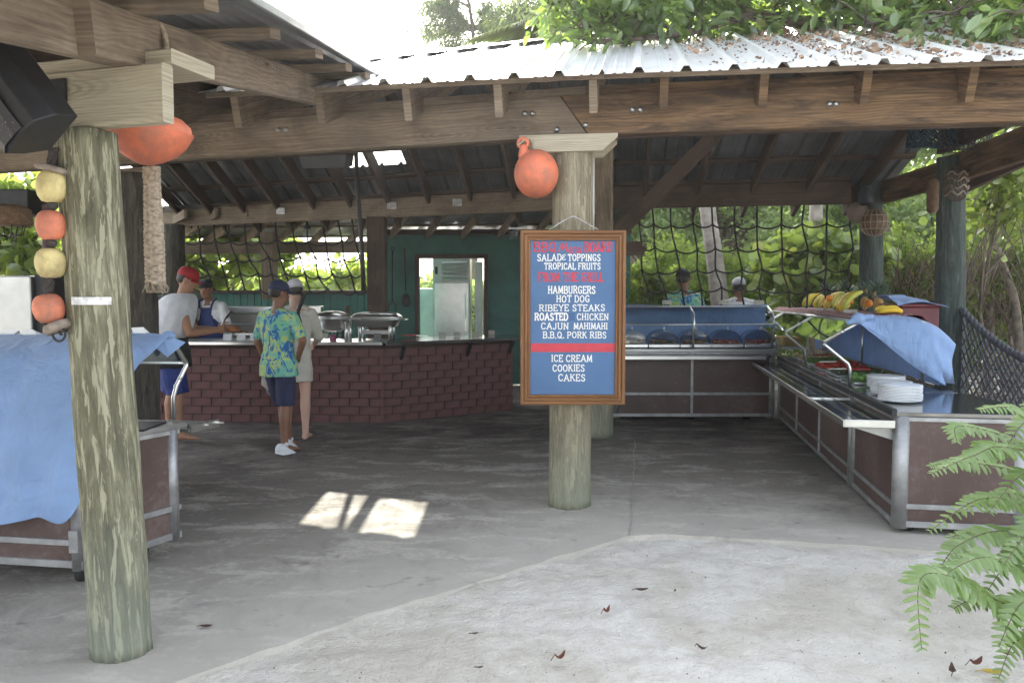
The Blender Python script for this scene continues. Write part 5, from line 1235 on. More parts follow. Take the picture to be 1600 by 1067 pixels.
def lettering(text, x0, x1, yc, h, mt, lw=.155, serif=True, name='lettering', shear=0, y=BY + .006, track=.26):
    """stroke letters filling photo span x0..x1, centred on row yc, cap height h (photo px)"""
    adv = []; x = 0
    for ch in text:
        w_ = .42 if ch == ' ' else LET[ch][0]; adv.append(x); x += w_ + (track if ch != ' ' else 0.0)
    tot = x - track; X0 = bpx(x0, yc).x; X1 = bpx(x1, yc).x; Z = bpx(896, yc + h / 2).z; H = bpx(896, yc - h / 2).z - Z; sx = (X1 - X0) / tot
    m = MB(); lay = 0; wd = lw * H / 2
    def seg(a, b, w_):
        nonlocal lay
        d = (b - a)
        if d.length < 1e-6: return
        d.normalize(); s_ = Vector((-d.y, d.x)) * w_; a2 = a - d * w_ * .75; b2 = b + d * w_ * .75; yy = y - .0006 - .00012 * (lay % 7); lay += 1
        P = [a2 - s_, b2 - s_, b2 + s_, a2 + s_]; m.poly([Vector((p_.x, yy, p_.y)) for p_ in P], [(0, 1, 2, 3)])
    for ch, a in zip(text, adv):
        if ch == ' ': continue
        jit = random.uniform(-.03, .03); 
        def TR(p_): return Vector((X0 + (a + p_[0] + shear * p_[1]) * sx, Z + (p_[1] + jit) * H))
        for st in LET[ch][1]:
            for i in range(len(st) - 1): seg(TR(st[i]), TR(st[i + 1]), wd)
            if serif:
                for e, q in ((st[0], st[1]), (st[-1], st[-2])):
                    if abs(e[1]) < .01 or abs(e[1] - 1) < .01:
                        if abs(q[1] - e[1]) > abs(q[0] - e[0]) * 1.2 and ch not in 'CSGOQJ&':
                            c_ = TR(e); s2 = .135 * sx; seg(c_ - Vector((s2, 0)), c_ + Vector((s2, 0)), wd * .62)
    return tag(m.build(name, mt, mb, sol=.0004), kind='stuff' if mt is BWHITE else None)
lettering('BBQ', 835, 868, 386, 14, BRED); lettering('Wenu' if False else 'W', 873, 886, 386, 14, BRED, .11, False, shear=.15); lettering('enu', 888, 909, 388, 15, BRED, .10, False, shear=.1, track=.10)
lettering('BOARD', 914, 956, 386, 14, BRED)
lettering('SALAD', 840, 877, 402.5, 10, BWHITE); lettering('&', 878, 884, 402, 8, BWHITE, serif=False); lettering('TOPPINGS', 888, 938, 402.5, 10, BWHITE)
lettering('TROPICAL FRUITS', 851, 938, 416, 9.5, BWHITE)
lettering('FROM THE GRILL', 842, 943, 433, 13, BRED)
lettering('HAMBURGERS', 857, 930, 453, 11, BWHITE); lettering('HOT DOG', 870, 921, 467, 10, BWHITE); lettering('RIBEYE STEAKS', 843, 945, 481, 9.5, BWHITE)
m = MB(); a, b = bpx(835, 501), bpx(898, 489); m.poly([Vector((a.x, BY + .0074, a.z)), Vector((b.x, BY + .0074, a.z)), Vector((b.x, BY + .0074, b.z)), Vector((a.x, BY + .0074, b.z))], [(0, 1, 2, 3)]); m.build('paint_patch', BBLUE2, mb)
lettering('ROASTED', 836, 887, 495, 10.5, BWHITE, .2); lettering('CHICKEN', 902, 950.5, 495, 9.5, BWHITE)
lettering('CAJUN', 846, 888, 509.5, 9.5, BWHITE); lettering('MAHIMAHI', 897, 949, 509.5, 9.5, BWHITE)
lettering('B.B.Q. PORK RIBS', 849, 947, 523.5, 9.5, BWHITE)
a, b = bpx(829.5, 550), bpx(962, 536.5); MB().box(((a.x + b.x) / 2, BY + .0065, (a.z + b.z) / 2), (b.x - a.x, .002, b.z - a.z)).build('red_stripe', BRED, mb)
lettering('ICE CREAM', 862, 925, 560, 10, BWHITE); lettering('COOKIES', 864, 913, 575, 10, BWHITE); lettering('CAKES', 873, 914, 590, 10, BWHITE)
MB().tube([bpx(858, 360, BY + .01), bpx(872, 350, BY + .03), bpx(890, 340, BY + .06), bpx(896, 338, BY + .08), bpx(903, 341, BY + .06), bpx(920, 351, BY + .03), bpx(935, 359, BY + .01)], .004, 6).build('hanging_wire', GALV, mb)

# ================================================================== BUOYS, FLOATS, ROPE, LOUDSPEAKERS
by = thing('hanging_buoy', 'large flattened orange buoy hanging under the heavy beam at the left', 'buoy', U(230, 220, 3.75))
c = U(231, 217, 3.75); rb = 68 / F * 3.75 * .97
MB().lathe([(.03, -rb * .70), (rb * .35, -rb * .62), (rb * .65, -rb * .45), (rb * .87, -rb * .22), (rb * .975, 0), (rb * .985, .012), (rb * .975, .02), (rb * .93, .05), (rb * .75, .08), (rb * .45, .10), (.02, .105)], c + Vector((0, 0, .02)), 48, Matrix.Rotation(.08, 3, 'Y')).build('float_body', ORANGE, by)
MB().lathe([(rb * .982, .006), (rb * 1.0, .010), (rb * 1.0, .016), (rb * .982, .022)], c + Vector((0, 0, .02)), 48, Matrix.Rotation(.08, 3, 'Y'), cap=False).build('seam', ORANGE, by)
b2 = thing('hanging_buoy', 'round orange buoy hanging left of the pale middle post', 'buoy', U(836, 270, 5.7))
c = U(838, 272, 5.72); MB().ball(c, (.158, .158, .172), 32, 20).build('float_body', ORANGE, b2)
MB().tube([c + Vector((-.085, 0, .13)), c + Vector((-.09, 0, .18))], [.045, .03], 12, rnd=True).build('neck', ORANGE, b2)
pts = [c + Vector((-.095 + .034 * math.cos(q), 0, .215 + .034 * math.sin(q))) for q in np.linspace(0, 2 * math.pi, 17)[:-1]]
MB().tube(pts, .013, 8, closed=True).build('eye_ring', ORANGE, b2)
MB().tube([c + Vector((-.13, -.01, .20)), c + Vector((-.09, 0, .235)), c + Vector((-.04, 0, .25)), U(832, 235, 5.76)], .010, 6).build('rope', ROPEL, b2)
# string of floats on the near post
YF = 3.30
sf_ = thing('float_string', 'string of two yellow and two orange floats on dark rope down the foreground post', 'float string', U(84, 400, YF))
def fl(px, py, w_, h, mt, tilt=0, nm='float'):
    c = U(px, py, YF); a = w_ / 2 / F * YF; b = h / 2 / F * YF
    prof = [(.3 * a, -b), (.62 * a, -.93 * b), (.86 * a, -.62 * b), (.98 * a, -.2 * b), (1.0 * a, .1 * b), (.95 * a, .42 * b), (.82 * a, .72 * b), (.58 * a, .93 * b), (.25 * a, b)]
    return MB().lathe(prof, c, 28, Matrix.Rotation(tilt, 3, 'Y')).build(nm, mt, sf_)
fl(81, 292, 45, 49, YELLOWF, .05); fl(79.5, 352, 43, 46, ORANGEF, -.03); fl(79, 411, 45, 46, YELLOWF, .02); fl(76, 482, 46, 45, ORANGEF, -.12)
MB().lathe([(.02, -.012), (.06, -.012), (.07, 0), (.055, .012), (.02, .014)], U(82, 264, YF), 20, Matrix.Rotation(.22, 3, 'Y')).build('cork_disc', CORK, sf_)
MB().lathe([(.02, -.016), (.05, -.018), (.058, 0), (.05, .018), (.02, .016)], U(90, 511, YF), 20, Matrix.Rotation(-.42, 3, 'Y')).build('cork_disc', CORK, sf_)
KN = simple('dark_brown_rope', (.05, .042, .038), .95, 0, .4, 60, .5)
def twist(m, pts, r, tw=60, rs=None):
    pts = [Vector(p_) for p_ in pts]; n = 40; Ls = []
    for s_ in range(3):
        Q = []
        for i in range(n + 1):
            u = i / n; p_ = curve_at(pts, u) if len(pts) > 2 else pts[0].lerp(pts[1], u); d = (pts[-1] - pts[0]).normalized(); a = d.cross(Vector((0, 1, .01))).normalized(); b = d.cross(a)
            an = u * (pts[-1] - pts[0]).length * tw + s_ * 2.094; Q.append(p_ + (a * math.cos(an) + b * math.sin(an)) * r * .55)
        m.tube(Q, r * .62, 6)
    return m
for (x0, y0, x1, y1, r) in ((84, 232, 80, 266, .018), (81, 312, 80, 332, .012), (79, 372, 78, 392, .014), (78, 430, 76, 462, .018), (92, 515, 96, 524, .006)):
    twist(MB(), [U(x0, y0, YF + .01), U(x1, y1, YF + .01)], r, 50).build('rope', KN, sf_)
for x, y in ((81, 322), (79, 380)): MB().ball(U(x, y, YF - .005), (.026, .022, .018), 10, 7).build('knot', KN, sf_)
pts = [U(92, 520, YF) + Vector((.026 * math.cos(q), .0, -.005 + .03 * math.sin(q))) for q in np.linspace(0, 2 * math.pi, 17)[:-1]]; MB().tube(pts, .005, 6, closed=True).build('ring', DARK, sf_)
# thick plaited rope
yr = 3.95
pr = thing('braided_rope', 'thick tan braided rope bundle hanging below the large orange buoy', 'rope', U(240, 350, yr))
for s_ in range(7):
    Q = []
    for i in range(110):
        u = i / 109; ph = u * 38 + s_ * 2 * math.pi / 7 ; cx = 237 + 6 * u; cc = U(cx, 270 + 172 * u, yr); ww = .026 + .012 * min(1, u * 1.6)
        Q.append(cc + Vector((ww * math.sin(ph * (1 if s_ % 2 else -1)), .03 * math.cos(ph * (1 if s_ % 2 else -1) * 1), .004 * math.sin(ph * 3))))
    MB().tube(Q, .013, 6, rnd=True).build('strand', ROPEL, pr)
for k in range(4):
    q = [U(237, 263 + k * 5, yr) + Vector((.033 * math.cos(a), .033 * math.sin(a), .004 * math.sin(a + k))) for a in np.linspace(0, 2 * math.pi, 15)[:-1]]; MB().tube(q, .010, 6, closed=True).build('whipping', ROPEL, pr)
m = MB()
for k in range(60):
    b = U(243 + random.uniform(-12, 12), 440, yr) + Vector((0, random.uniform(-.03, .03), 0)); m.tube([b, b + Vector((random.uniform(-.02, .02), random.uniform(-.01, .01), -.03)), b + Vector((random.uniform(-.035, .035), 0, -.055))], .0025, 4)
m.build('frayed_end', ROPEL, pr); pr.children[-1]['kind'] = 'stuff'
MB().tube([U(237, 262, yr), U(236, 235, yr + -.1)], .012, 6).build('rope_tail', ROPEL, pr)
# left loudspeaker: tilted box with rounded front grille
SPK = mat('speckled_black_speaker', .6); v = coords(SPK, 'Object'); n1_ = nz(SPK, v, 160, 2, .6); base(SPK, ramp(SPK, n1_, [(.66, (.013, .013, .016)), (.72, (.30, .30, .29))]))
sk = thing('loudspeaker', 'black dust-speckled loudspeaker tilted down at the top left corner', 'loudspeaker', U(40, 160, 3.0))
c = U(28, 156, 3.02); M = Matrix.Rotation(R(-30), 3, 'Z') @ Matrix.Rotation(R(-30), 3, 'Y') @ Matrix.Rotation(R(20), 3, 'X')
m = MB(); prof = [(-.125, .1), (.095, .1), (.125, -.02), (.10, -.10), (.04, -.125), (-.05, -.125), (-.105, -.10), (-.125, -.02)]
P = [c + M @ Vector((x, y, z)) for z in (-.155, .155) for x, y in prof]; n = len(prof); m.poly(P, [tuple(range(n)), tuple(range(2 * n - 1, n - 1, -1))] + [(i, n + i, n + (i + 1) % n, (i + 1) % n) for i in range(n)])
m.build('cabinet', DARK, sk, bevel=.006)
m = MB(); pf2 = [(.06, -.128), (.02, -.138), (-.05, -.138), (-.10, -.114), (-.12, -.05)]; P = [c + M @ Vector((x, y, z)) for z in (-.15, .15) for x, y in pf2]; m.poly(P, [(i, i + 1, 6 + i, 5 + i) for i in range(4)]); m.build('grille', SPK, sk, sol=.003)
MB().box(c + M @ Vector((.0, .11, 0)), (.05, .06, .1), M).build('bracket', DARK, sk)
MB().box(c + M @ Vector((-.03, -.142, .06)), (.03, .003, .008), M).build('badge', GALV, sk)
s2 = thing('loudspeaker', 'black box loudspeaker mounted under the main beam near the roof light', 'loudspeaker', U(510, 250, 6.8))
c = U(511, 248, 6.75); M = Matrix.Rotation(R(-8), 3, 'Z') @ Matrix.Rotation(R(14), 3, 'X')
m = MB(); P = [c + M @ Vector((sx * (.215 if z > 0 else .185), sy, z)) for z in (-.075, .075) for sx, sy in ((-1, -.1), (1, -.1), (1, .1), (-1, .1))]; m.poly(P, [(3, 2, 1, 0), (4, 5, 6, 7), (0, 1, 5, 4), (1, 2, 6, 5), (2, 3, 7, 6), (3, 0, 4, 7)]); m.build('cabinet', DARK, s2, bevel=.008)
MB().beam(c + Vector((0, .02, .06)), c + Vector((0, .02, .2)), .04, .02).build('bracket', DARK, s2)
# electrical boxes on the rear beam
for i, px in enumerate((428, 618, 720)):
    q = U(px, 330, 12.0) ; q = K + (RB[0] - RB[1]).normalized() * ((K.x - q.x) / -(RB[0] - RB[1]).normalized().x if False else (q.x - K.x) / (RB[0] - RB[1]).normalized().x) + Vector((0, -.03, .16))
    ob = MB().box(q, (.13, .04, .1)).build('outlet_box', GALV, bevel=.004); tag(ob, ['outlet box on the rear beam above the netted opening', 'outlet box on the rear beam right of the square post', 'outlet box on the rear beam above the framed opening'][i], 'outlet box')
# things hung at the right rear
ob = thing('net_float', 'large ball float wrapped in netting on the right rear post', 'float', U(1366, 348, 9.7)); c = U(1366, 348, 9.6)
MB().ball(c, .155, 20, 12).build('ball', simple('brown_float', (.14, .085, .05), .7, 0, .3, 8), ob)
for k in range(7):
    a = k * math.pi / 7; q = [c + .162 * Vector((math.cos(t) * math.cos(a), math.cos(t) * math.sin(a), math.sin(t))) for t in np.linspace(0, 2 * math.pi, 21)[:-1]]; MB().tube(q, .005, 5, closed=True).build('net_cord', ROPEL, ob)
for z in (-.08, 0, .08):
    r_ = math.sqrt(.162 ** 2 - z * z); MB().tube([c + Vector((r_ * math.cos(t), r_ * math.sin(t), z)) for t in np.linspace(0, 2 * math.pi, 21)[:-1]], .005, 5, closed=True).build('net_cord', ROPEL, ob)
o = MB().ball(U(1340, 332, 9.7), (.125, .12, .13), 18, 12).build('plain_float', simple('pale_brown_float', (.17, .13, .10), .7, 0, .2, 8)); tag(o, 'plain brown float left of the netted float on the right rear post', 'float')
o = MB().lathe([(.02, -.1), (.06, -.12), (.09, -.06), (.09, .05), (.05, .1), (.02, .12)], U(1353, 306, 9.6), 16).build('dark_float', simple('dark_blue_float', (.015, .018, .026), .5)); tag(o, 'dark blue-black float above the netted float on the right rear post', 'float')
o = MB().tube([U(1458, 288, 7.8), U(1457, 325, 7.8)], .055, 14, rnd=True).build('cork_float', simple('brown_cork', (.10, .06, .035), .9, 0, .4, 20, .4)); tag(o, 'long brown cork float beside the dark teal post', 'float')
wb = thing('wire_trap', 'dark woven wire trap tucked under the beam at the dark teal post', 'trap', U(1500, 222, 7.7))
c = U(1506, 215, 7.75)
for k in range(22):
    a = 2 * math.pi * k / 22; MB().tube([c + Vector((.22 * math.cos(a), .16 * math.sin(a), .13)), c + Vector((.23 * math.cos(a), .17 * math.sin(a), -.02)), c + Vector((.12 * math.cos(a), .1 * math.sin(a), -.13))], .0055, 5).build('wire', DARK, wb)
for z, r_ in ((.13, 1), (.07, 1.02), (.02, 1.03), (-.04, .95), (-.09, .78), (-.13, .55)): MB().tube([c + Vector((.22 * r_ * math.cos(t), .16 * r_ * math.sin(t), z)) for t in np.linspace(0, 2 * math.pi, 25)[:-1]], .0055, 5, closed=True).build('wire', DARK, wb)
nb_ = thing('netted_bundle', 'knotted cord net bundle hanging on the front of the dark teal post', 'net', U(1488, 295, 7.9)); c = U(1490, 288, 7.88)
for k in range(10):
    a = -1.4 + k * .31
    q = [c + Vector((.13 * math.sin(a + .5 * math.sin(t * 3)) * math.sin(t), -.11 * math.cos(a) * math.sin(t) - .02, .17 * math.cos(t))) for t in np.linspace(.1, 3.0, 14)]; MB().tube(q, .008, 5).build('net_cord', simple('brown_net_cord_%d' % k, (.09, .065, .045), .9), nb_)
for z in (-.1, -.04, .03, .09): MB().tube([c + Vector((.125 * math.sqrt(1 - (z / .18) ** 2) * math.sin(t), -.11 * math.cos(t) - .02, z + .02 * math.sin(t * 6))) for t in np.linspace(-1.5, 1.5, 16)], .008, 5).build('net_cord', CORK, nb_)
bn = thing('blue_net', 'tangled dark blue fishing net under the beam left of the wire trap', 'net', U(1455, 215, 7.9))
for k in range(9):
    c = U(1455, 208, 7.85); ph = random.uniform(0, 6); q = [c + Vector((.2 * math.sin(t * 1.3 + ph) , .08 * math.cos(t * 2 + ph), .13 * math.sin(t * 1.9 + k))) for t in np.linspace(0, 6, 40)]; MB().tube(q, .010, 5).build('net_cord', simple('dark_blue_cord', (.012, .035, .05), .9) if k == 0 else bn.children[0].data.materials[0], bn)

# ================================================================== ROPE NETS
def net(root, x_tops, x_bots, ytop, rows, Yf, rad, sag, seed=0, mt=ROPE):
    """verticals from x_tops (photo px at top) to x_bots (at last row); rows = photo y of the horizontals"""
    nv = len(x_tops); rnd = random.Random(seed)
    def node(i, r):   # r index into rows
        y = rows[r]; f = (y - ytop) / (rows[-1] - ytop); x = x_tops[i] + (x_bots[i] - x_tops[i]) * f ** 1.4
        return U(x + J2[i][r][0], y + J2[i][r][1], Yf(x))
    J2 = [[(rnd.uniform(-4, 4), rnd.uniform(-3, 3)) for _ in rows] for _ in range(nv)]
    for i in range(nv):
        pts = [U(x_tops[i], ytop - 6, Yf(x_tops[i]))] + [node(i, r) for r in range(len(rows))]; Q = [curve_at(pts, k / 30) for k in range(31)]
        MB().tube(Q, rad, 6).build('vertical_rope', mt, root)
    for r in range(len(rows)):
        Q = []
        for i in range(nv - 1):
            a, b = node(i, r), node(i + 1, r)
            for k in range(6):
                u = k / 6; p_ = a.lerp(b, u); p_.z -= sag * 4 * u * (1 - u); Q.append(p_)
        Q.append(node(nv - 1, r)); MB().tube(Q, rad, 6).build('horizontal_rope', mt, root)
    for i in range(nv):
        for r in range(len(rows)): MB().ball(node(i, r), rad * 1.8, 7, 5).build('knot', mt, root)
nr = thing('rope_net', 'large dark rope net hanging across the right rear opening before the trees', 'rope net', (2.5, 10.5, 1.4))
xt = [1000, 1019, 1048, 1082, 1112, 1148, 1183, 1222, 1257, 1292, 1330]; xb = [1013, 1043, 1071, 1096, 1130, 1163, 1192, 1232, 1262, 1292, 1326]
net(nr, xt, xb, 325, [352, 389, 423, 452, 486], lambda x: 10.75 - .16 * (x - 1000) / 330 * 2.6, .0125, .045, 4)
nl = thing('rope_net', 'long dark rope net sagging across the left rear opening above the green boards', 'rope net', (-4, 12.6, 1.6))
xt = [284, 308, 334, 358, 382, 405, 430, 456, 480, 503, 527, 550]; xb = [300, 332, 358, 384, 408, 432, 458, 484, 508, 532, 556, 574]
net(nl, xt, xb, 348, [378, 404, 430, 454], lambda x: 13.3 - .7 * (x - 284) / 290, .0135, .05, 9)
# diamond mesh panel at the right
dm_ = thing('rope_mesh_panel', 'grey diamond rope mesh barrier hung from a thick rope at the right edge', 'rope mesh', (4.4, 7, 0))
Ta = U(1504, 486, 8.0); Tb = U(1640, 575, 6.6); Gm = simple('grey_hammock_rope', (.085, .09, .10), .9, 0, .3, 30, .3)
def dmp(u, v): # u along, v down 0..1
    a = Ta.lerp(Tb, u); a.z -= .09 * 4 * u * (1 - u) * (1 - v); z0 = a.z; return Vector((a.x + .10 * v * math.sin(u * 3), a.y, z0 * (1 - v) + .10 * v))
nU, nV = 14, 9
for i in range(-1, nU):
    for sg in (1,):
        Q = []
        for j in range(nV * 2 + 1):
            v = j / (nV * 2); off = .5 if j % 2 else 0; Q.append(dmp(min(1, max(0, (i + off + .5) / nU)), v))
        MB().tube(Q, .011, 5, smooth=True).build('mesh_strand', Gm, dm_)
        Q = []
        for j in range(nV * 2 + 1):
            v = j / (nV * 2); off = -.5 if j % 2 else 0; Q.append(dmp(min(1, max(0, (i + 1 + off + .0 + .5) / nU)), v) + Vector((.004, .004, 0)))
        MB().tube(Q, .011, 5, smooth=True).build('mesh_strand', Gm, dm_)
twist(MB(), [dmp(u, 0) + Vector((0, 0, .01)) for u in (0, .25, .5, .75, 1)], .034, 30).build('top_rope', Gm, dm_)

# ================================================================== PEOPLE
SKIN1 = simple('tan_skin', (.36, .19, .115), .55, 0, .08, 5); SKIN2 = simple('brown_skin', (.22, .105, .062), .55, 0, .08, 5); SKIN3 = simple('fair_skin', (.50, .31, .23), .55, 0, .08, 5)
HAIR = simple('dark_hair', (.012, .009, .008), .5, 0, .3, 60, .2); EYE = simple('dark_eye', (.01, .008, .006), .2); LIP = simple('lip', (.25, .08, .06), .5)
def tropical():
    m = mat('tropical_print_shirt', .8); v = coords(m, 'Object'); a = nz(m, v, 5.5, 3, .55, 1.6); b = nz(m, coords(m, 'Object', (1, 1, .6)), 9, 3, .6, 2.4)
    c = ramp(m, a, [(.3, (.20, .48, .22)), (.46, (.16, .46, .36)), (.58, (.48, .55, .14)), (.66, (.20, .46, .26))])
    c = mix(m, ramp(m, b, [(.53, (0, 0, 0)), (.57, (1, 1, 1))]), c, (.02, .12, .36)); base(m, c); return m
TROP = tropical()
def person(name, label, loc, yaw, sc, J, skin, head_rot=(0, 0, 0), shirt=None, shorts=None, girth=1.0, sleeve=.5, short_len=.95, vox=.008, hands=((.5, 0), (.5, 0)), tunic=None, shoes=None, shirt_low=0.0, hair_len=0, widen=1.0):
    """J: joints in metres, local: x right, y forward, z up"""
    root = thing(name, label, 'person', (0, 0, 0)); V = lambda k: Vector(J[k])
    pel, che, nek, hd = V('pelvis'), V('chest'), V('neck'), V('head')
    sh = (V('shR') - V('shL')); ax = sh.normalized()
    def torso(m, g=1.0, top=True, z_ext=0, low=0, gy=1.0):
        sp = [pel + Vector((0, 0, -.09 - low)), pel + Vector((0, 0, -.02)), pel.lerp(che, .3), pel.lerp(che, .62), che, che.lerp(nek, .45), che.lerp(nek, .78), nek]
        wx = [.15, .175, .158, .165, .185, .185, .11, .058]; wy = [.11, .125, .115, .118, .125, .105, .075, .058]
        if not top: sp = sp[:-1]; wx = wx[:-1]; wy = wy[:-1]
        if low: wx[0] = .195; wy[0] = .155; wx[1] = .192; wy[1] = .148
        rings = []
        for i, (p_, a, b) in enumerate(zip(sp, wx, wy)):
            d = (sp[min(i + 1, len(sp) - 1)] - sp[max(0, i - 1)]).normalized(); fw = ax.cross(d).normalized() * -1
            rings.append((p_, ax * a * girth * g * (widen if i < 6 else 1), fw * b * girth * g * gy))
        m.loft(rings, 24)
    def limb(m, ks, rs, g=1.0, upto=1.0):
        P = [V(k) if isinstance(k, str) else Vector(k) for k in ks]; Q = []; Rr = []; n = 8
        tot = (len(P) - 1) * n
        for i in range(len(P) - 1):
            for k in range(n):
                u = k / n
                if (i * n + k) / tot > upto: break
                Q.append(P[i].lerp(P[i + 1], u)); Rr.append((rs[i] + (rs[i + 1] - rs[i]) * u) * g)
        if len(Q) < 2: Q.append(P[0].lerp(P[1], .2)); Rr.append(rs[0] * g)
        if upto >= 1: Q.append(P[-1]); Rr.append(rs[-1] * g)
        m.tube(Q, Rr, 14, rnd=True)
    def traps(m, g):
        for s_ in 'LR': m.tube([nek.lerp(che, .12), nek.lerp(V('sh' + s_), .5) + Vector((0, 0, -.012)), V('sh' + s_)], [.05 * g, .058 * g, .05 * g], 12, rnd=True)
    m = MB(); torso(m); traps(m, 1)
    m.tube([nek - Vector((0, 0, .02)), nek.lerp(hd, .5)], [.058, .054], 14, rnd=True)
    for s_ in 'LR':
        limb(m, ['sh' + s_, 'el' + s_, 'wr' + s_], [.052, .040, .027], girth ** .5)
        m.ball(V('sh' + s_), .056 * girth ** .5, 12, 8)
        H0 = V('hip' + s_); 
        P = [H0, V('kn' + s_), V('an' + s_)]
        mid = P[0].lerp(P[1], .5); calf = P[1].lerp(P[2], .32) + Vector((0, -.012, 0))
        m.tube([P[0], mid, P[1], calf, P[1].lerp(P[2], .75), P[2]], [.088 * girth ** .6, .075 * girth ** .5, .054, .056, .040, .034], 14, rnd=True)
        an = V('an' + s_); toe = V('toe' + s_); fd = (toe - an); fd.z = 0; fd.normalize(); sd = Vector((fd.y, -fd.x, 0)); zz = an.z - .055
        m.loft([(an - fd * .055 + Vector((0, 0, -.045 )), sd * .022, Vector((0, 0, .022))), (an - fd * .03 + Vector((0, 0, -.035)), sd * .034, Vector((0, 0, .036))), (an + fd * .05 + Vector((0, 0, -.030)), sd * .036, Vector((0, 0, .036))), (an + fd * .12 + Vector((0, 0, -.045)), sd * .046, Vector((0, 0, .021))), (an + fd * .17 + Vector((0, 0, -.052)), sd * .042, Vector((0, 0, .013))), (an + fd * .195 + Vector((0, 0, -.055)), sd * .02, Vector((0, 0, .008)))], 14)
        # hand
        el, wr = V('el' + s_), V('wr' + s_); fdir = (wr - el).normalized(); curl, roll = hands[0 if s_ == 'L' else 1]
        hdn = J.get('hd' + s_); fdir = (Vector(hdn) - wr).normalized() if hdn else fdir
        pn = fdir.cross(Vector((0, 0, 1)));
        if pn.length < .2: pn = Vector((1 if s_ == 'R' else -1, 0, 0))
        pn.normalize(); pn = Matrix.Rotation(roll, 3, fdir) @ pn; ps = fdir.cross(pn).normalized()
        m.loft([(wr, ps * .026, pn * .02), (wr + fdir * .03, ps * .036, pn * .017), (wr + fdir * .075, ps * .042, pn * .015), (wr + fdir * .09, ps * .038, pn * .011)], 12)
        cd = -pn
        for k, (o_, L_) in enumerate(((-.031, .062), (-.0105, .072), (.0105, .068), (.031, .054))):
            b = wr + fdir * .082 + ps * o_; d1_ = (fdir * math.cos(curl) + cd * math.sin(curl)); d2_ = (fdir * math.cos(curl * 2) + cd * math.sin(curl * 2))
            m.tube([b - fdir * .02, b, b + d1_ * L_ * .5, b + d1_ * L_ * .5 + d2_ * L_ * .5], [.0095, .0095, .0088, .0075], 8, rnd=True)
        b = wr + fdir * .03 - ps * .034; m.tube([b, b + (fdir * .6 - ps * .7 + cd * .3) * .035, b + (fdir * .9 - ps * .5 + cd * .5) * .062], [.012, .0105, .009], 8, rnd=True)
    # head
    Mh = Matrix.Rotation(head_rot[2], 3, 'Z') @ Matrix.Rotation(head_rot[0], 3, 'X') @ Matrix.Rotation(head_rot[1], 3, 'Y'); hp = lambda x, y, z: hd + Mh @ Vector((x, y, z))
    X, Y_ = Mh @ Vector((1, 0, 0)), Mh @ Vector((0, 1, 0))
    hr = [(-.115, .045, .030, .030), (-.10, .055, .046, .038), (-.07, .062, .072, .018), (-.03, .070, .088, .008), (.01, .075, .096, 0), (.05, .077, .098, -.004), (.085, .068, .086, -.006), (.11, .045, .058, -.006), (.122, .015, .02, -.006)]
    m.loft([(hp(0, dy, z), X * a, Y_ * b) for z, a, b, dy in hr], 20)
    m.tube([hp(0, .085, .02), hp(0, .108, -.022)], [.008, .014], 8, rnd=True)
    for s_ in (-1, 1): m.ball(hp(s_ * .077, -.008, -.005), (.012, .02, .032), 10, 7, Mh)
    m.loft([(nek + Vector((0, 0, -.01)), ax * .055, Vector((0, .055, 0))), (nek.lerp(hd, .6), X * .050, Y_ * .052), (hp(0, -.01, -.06), X * .05, Y_ * .055)], 14)
    body = m.build('body', skin, root); bake(body, vox, 4)
    # face details
    for s_ in (-1, 1):
        MB().ball(hp(s_ * .030, .086, .018), (.012, .008, .007), 8, 6, Mh).build('eye', EYE, root); MB().tube([hp(s_ * .016, .094, .037), hp(s_ * .030, .094, .042), hp(s_ * .046, .084, .036)], .0035, 5).build('eyebrow', HAIR, root)
    MB().ball(hp(0, .088, -.055), (.022, .008, .006), 10, 6, Mh).build('mouth', LIP, root)
    m = MB(); m.loft([(hp(0, -.022, -.05), X * .05, Y_ * .06), (hp(0, -.020, -.02), X * .074, Y_ * .082), (hp(0, -.014, .03), X * .082, Y_ * .096), (hp(0, -.012, .075), X * .076, Y_ * .092), (hp(0, -.012, .112), X * .05, Y_ * .062), (hp(0, -.012, .128), X * .015, Y_ * .02)], 18)
    m.build('hair', HAIR, root)
    if shirt:
        m = MB(); torso(m, 1.10, False, low=shirt_low, gy=1.06); traps(m, 1.15)
        for s_ in 'LR': limb(m, ['sh' + s_, 'el' + s_, 'wr' + s_], [.066, .060, .045], girth ** .5 * 1.04, sleeve * .5 if sleeve <= 1 else sleeve / 2); m.ball(V('sh' + s_), .068 * girth ** .5, 12, 8)
        o = m.build('shirt', shirt, root); bake(o, vox * 1.2, 5); md = o.modifiers.new('d', 'DISPLACE'); tx = bpy.data.textures.new('folds', 'CLOUDS'); tx.noise_scale = .07; md.texture = tx; md.strength = .014; md.mid_level = .5
    if tunic:
        mt, zlow = tunic; m = MB(); torso(m, 1.08, False); traps(m, 1.12)
        rings = []; z0 = (pel + Vector((0, 0, .1))).z
        for k in range(8):
            u = k / 7; z = z0 + (zlow - z0) * u; p_ = Vector((pel.x, pel.y, z)); rings.append((p_, ax * (.17 + .035 * u) * girth, Vector((0, 1, 0)) * (.14 + .03 * u) * girth))
        m.loft(rings, 24)
        for s_ in 'LR': limb(m, ['sh' + s_, 'el' + s_, 'wr' + s_], [.062, .058, .050], 1.0, sleeve * .5)
        o = m.build('tunic', mt, root); bake(o, vox * 1.2, 5); md = o.modifiers.new('d', 'DISPLACE'); tx = bpy.data.textures.new('folds', 'CLOUDS'); tx.noise_scale = .11; md.texture = tx; md.strength = .03; md.mid_level = .5
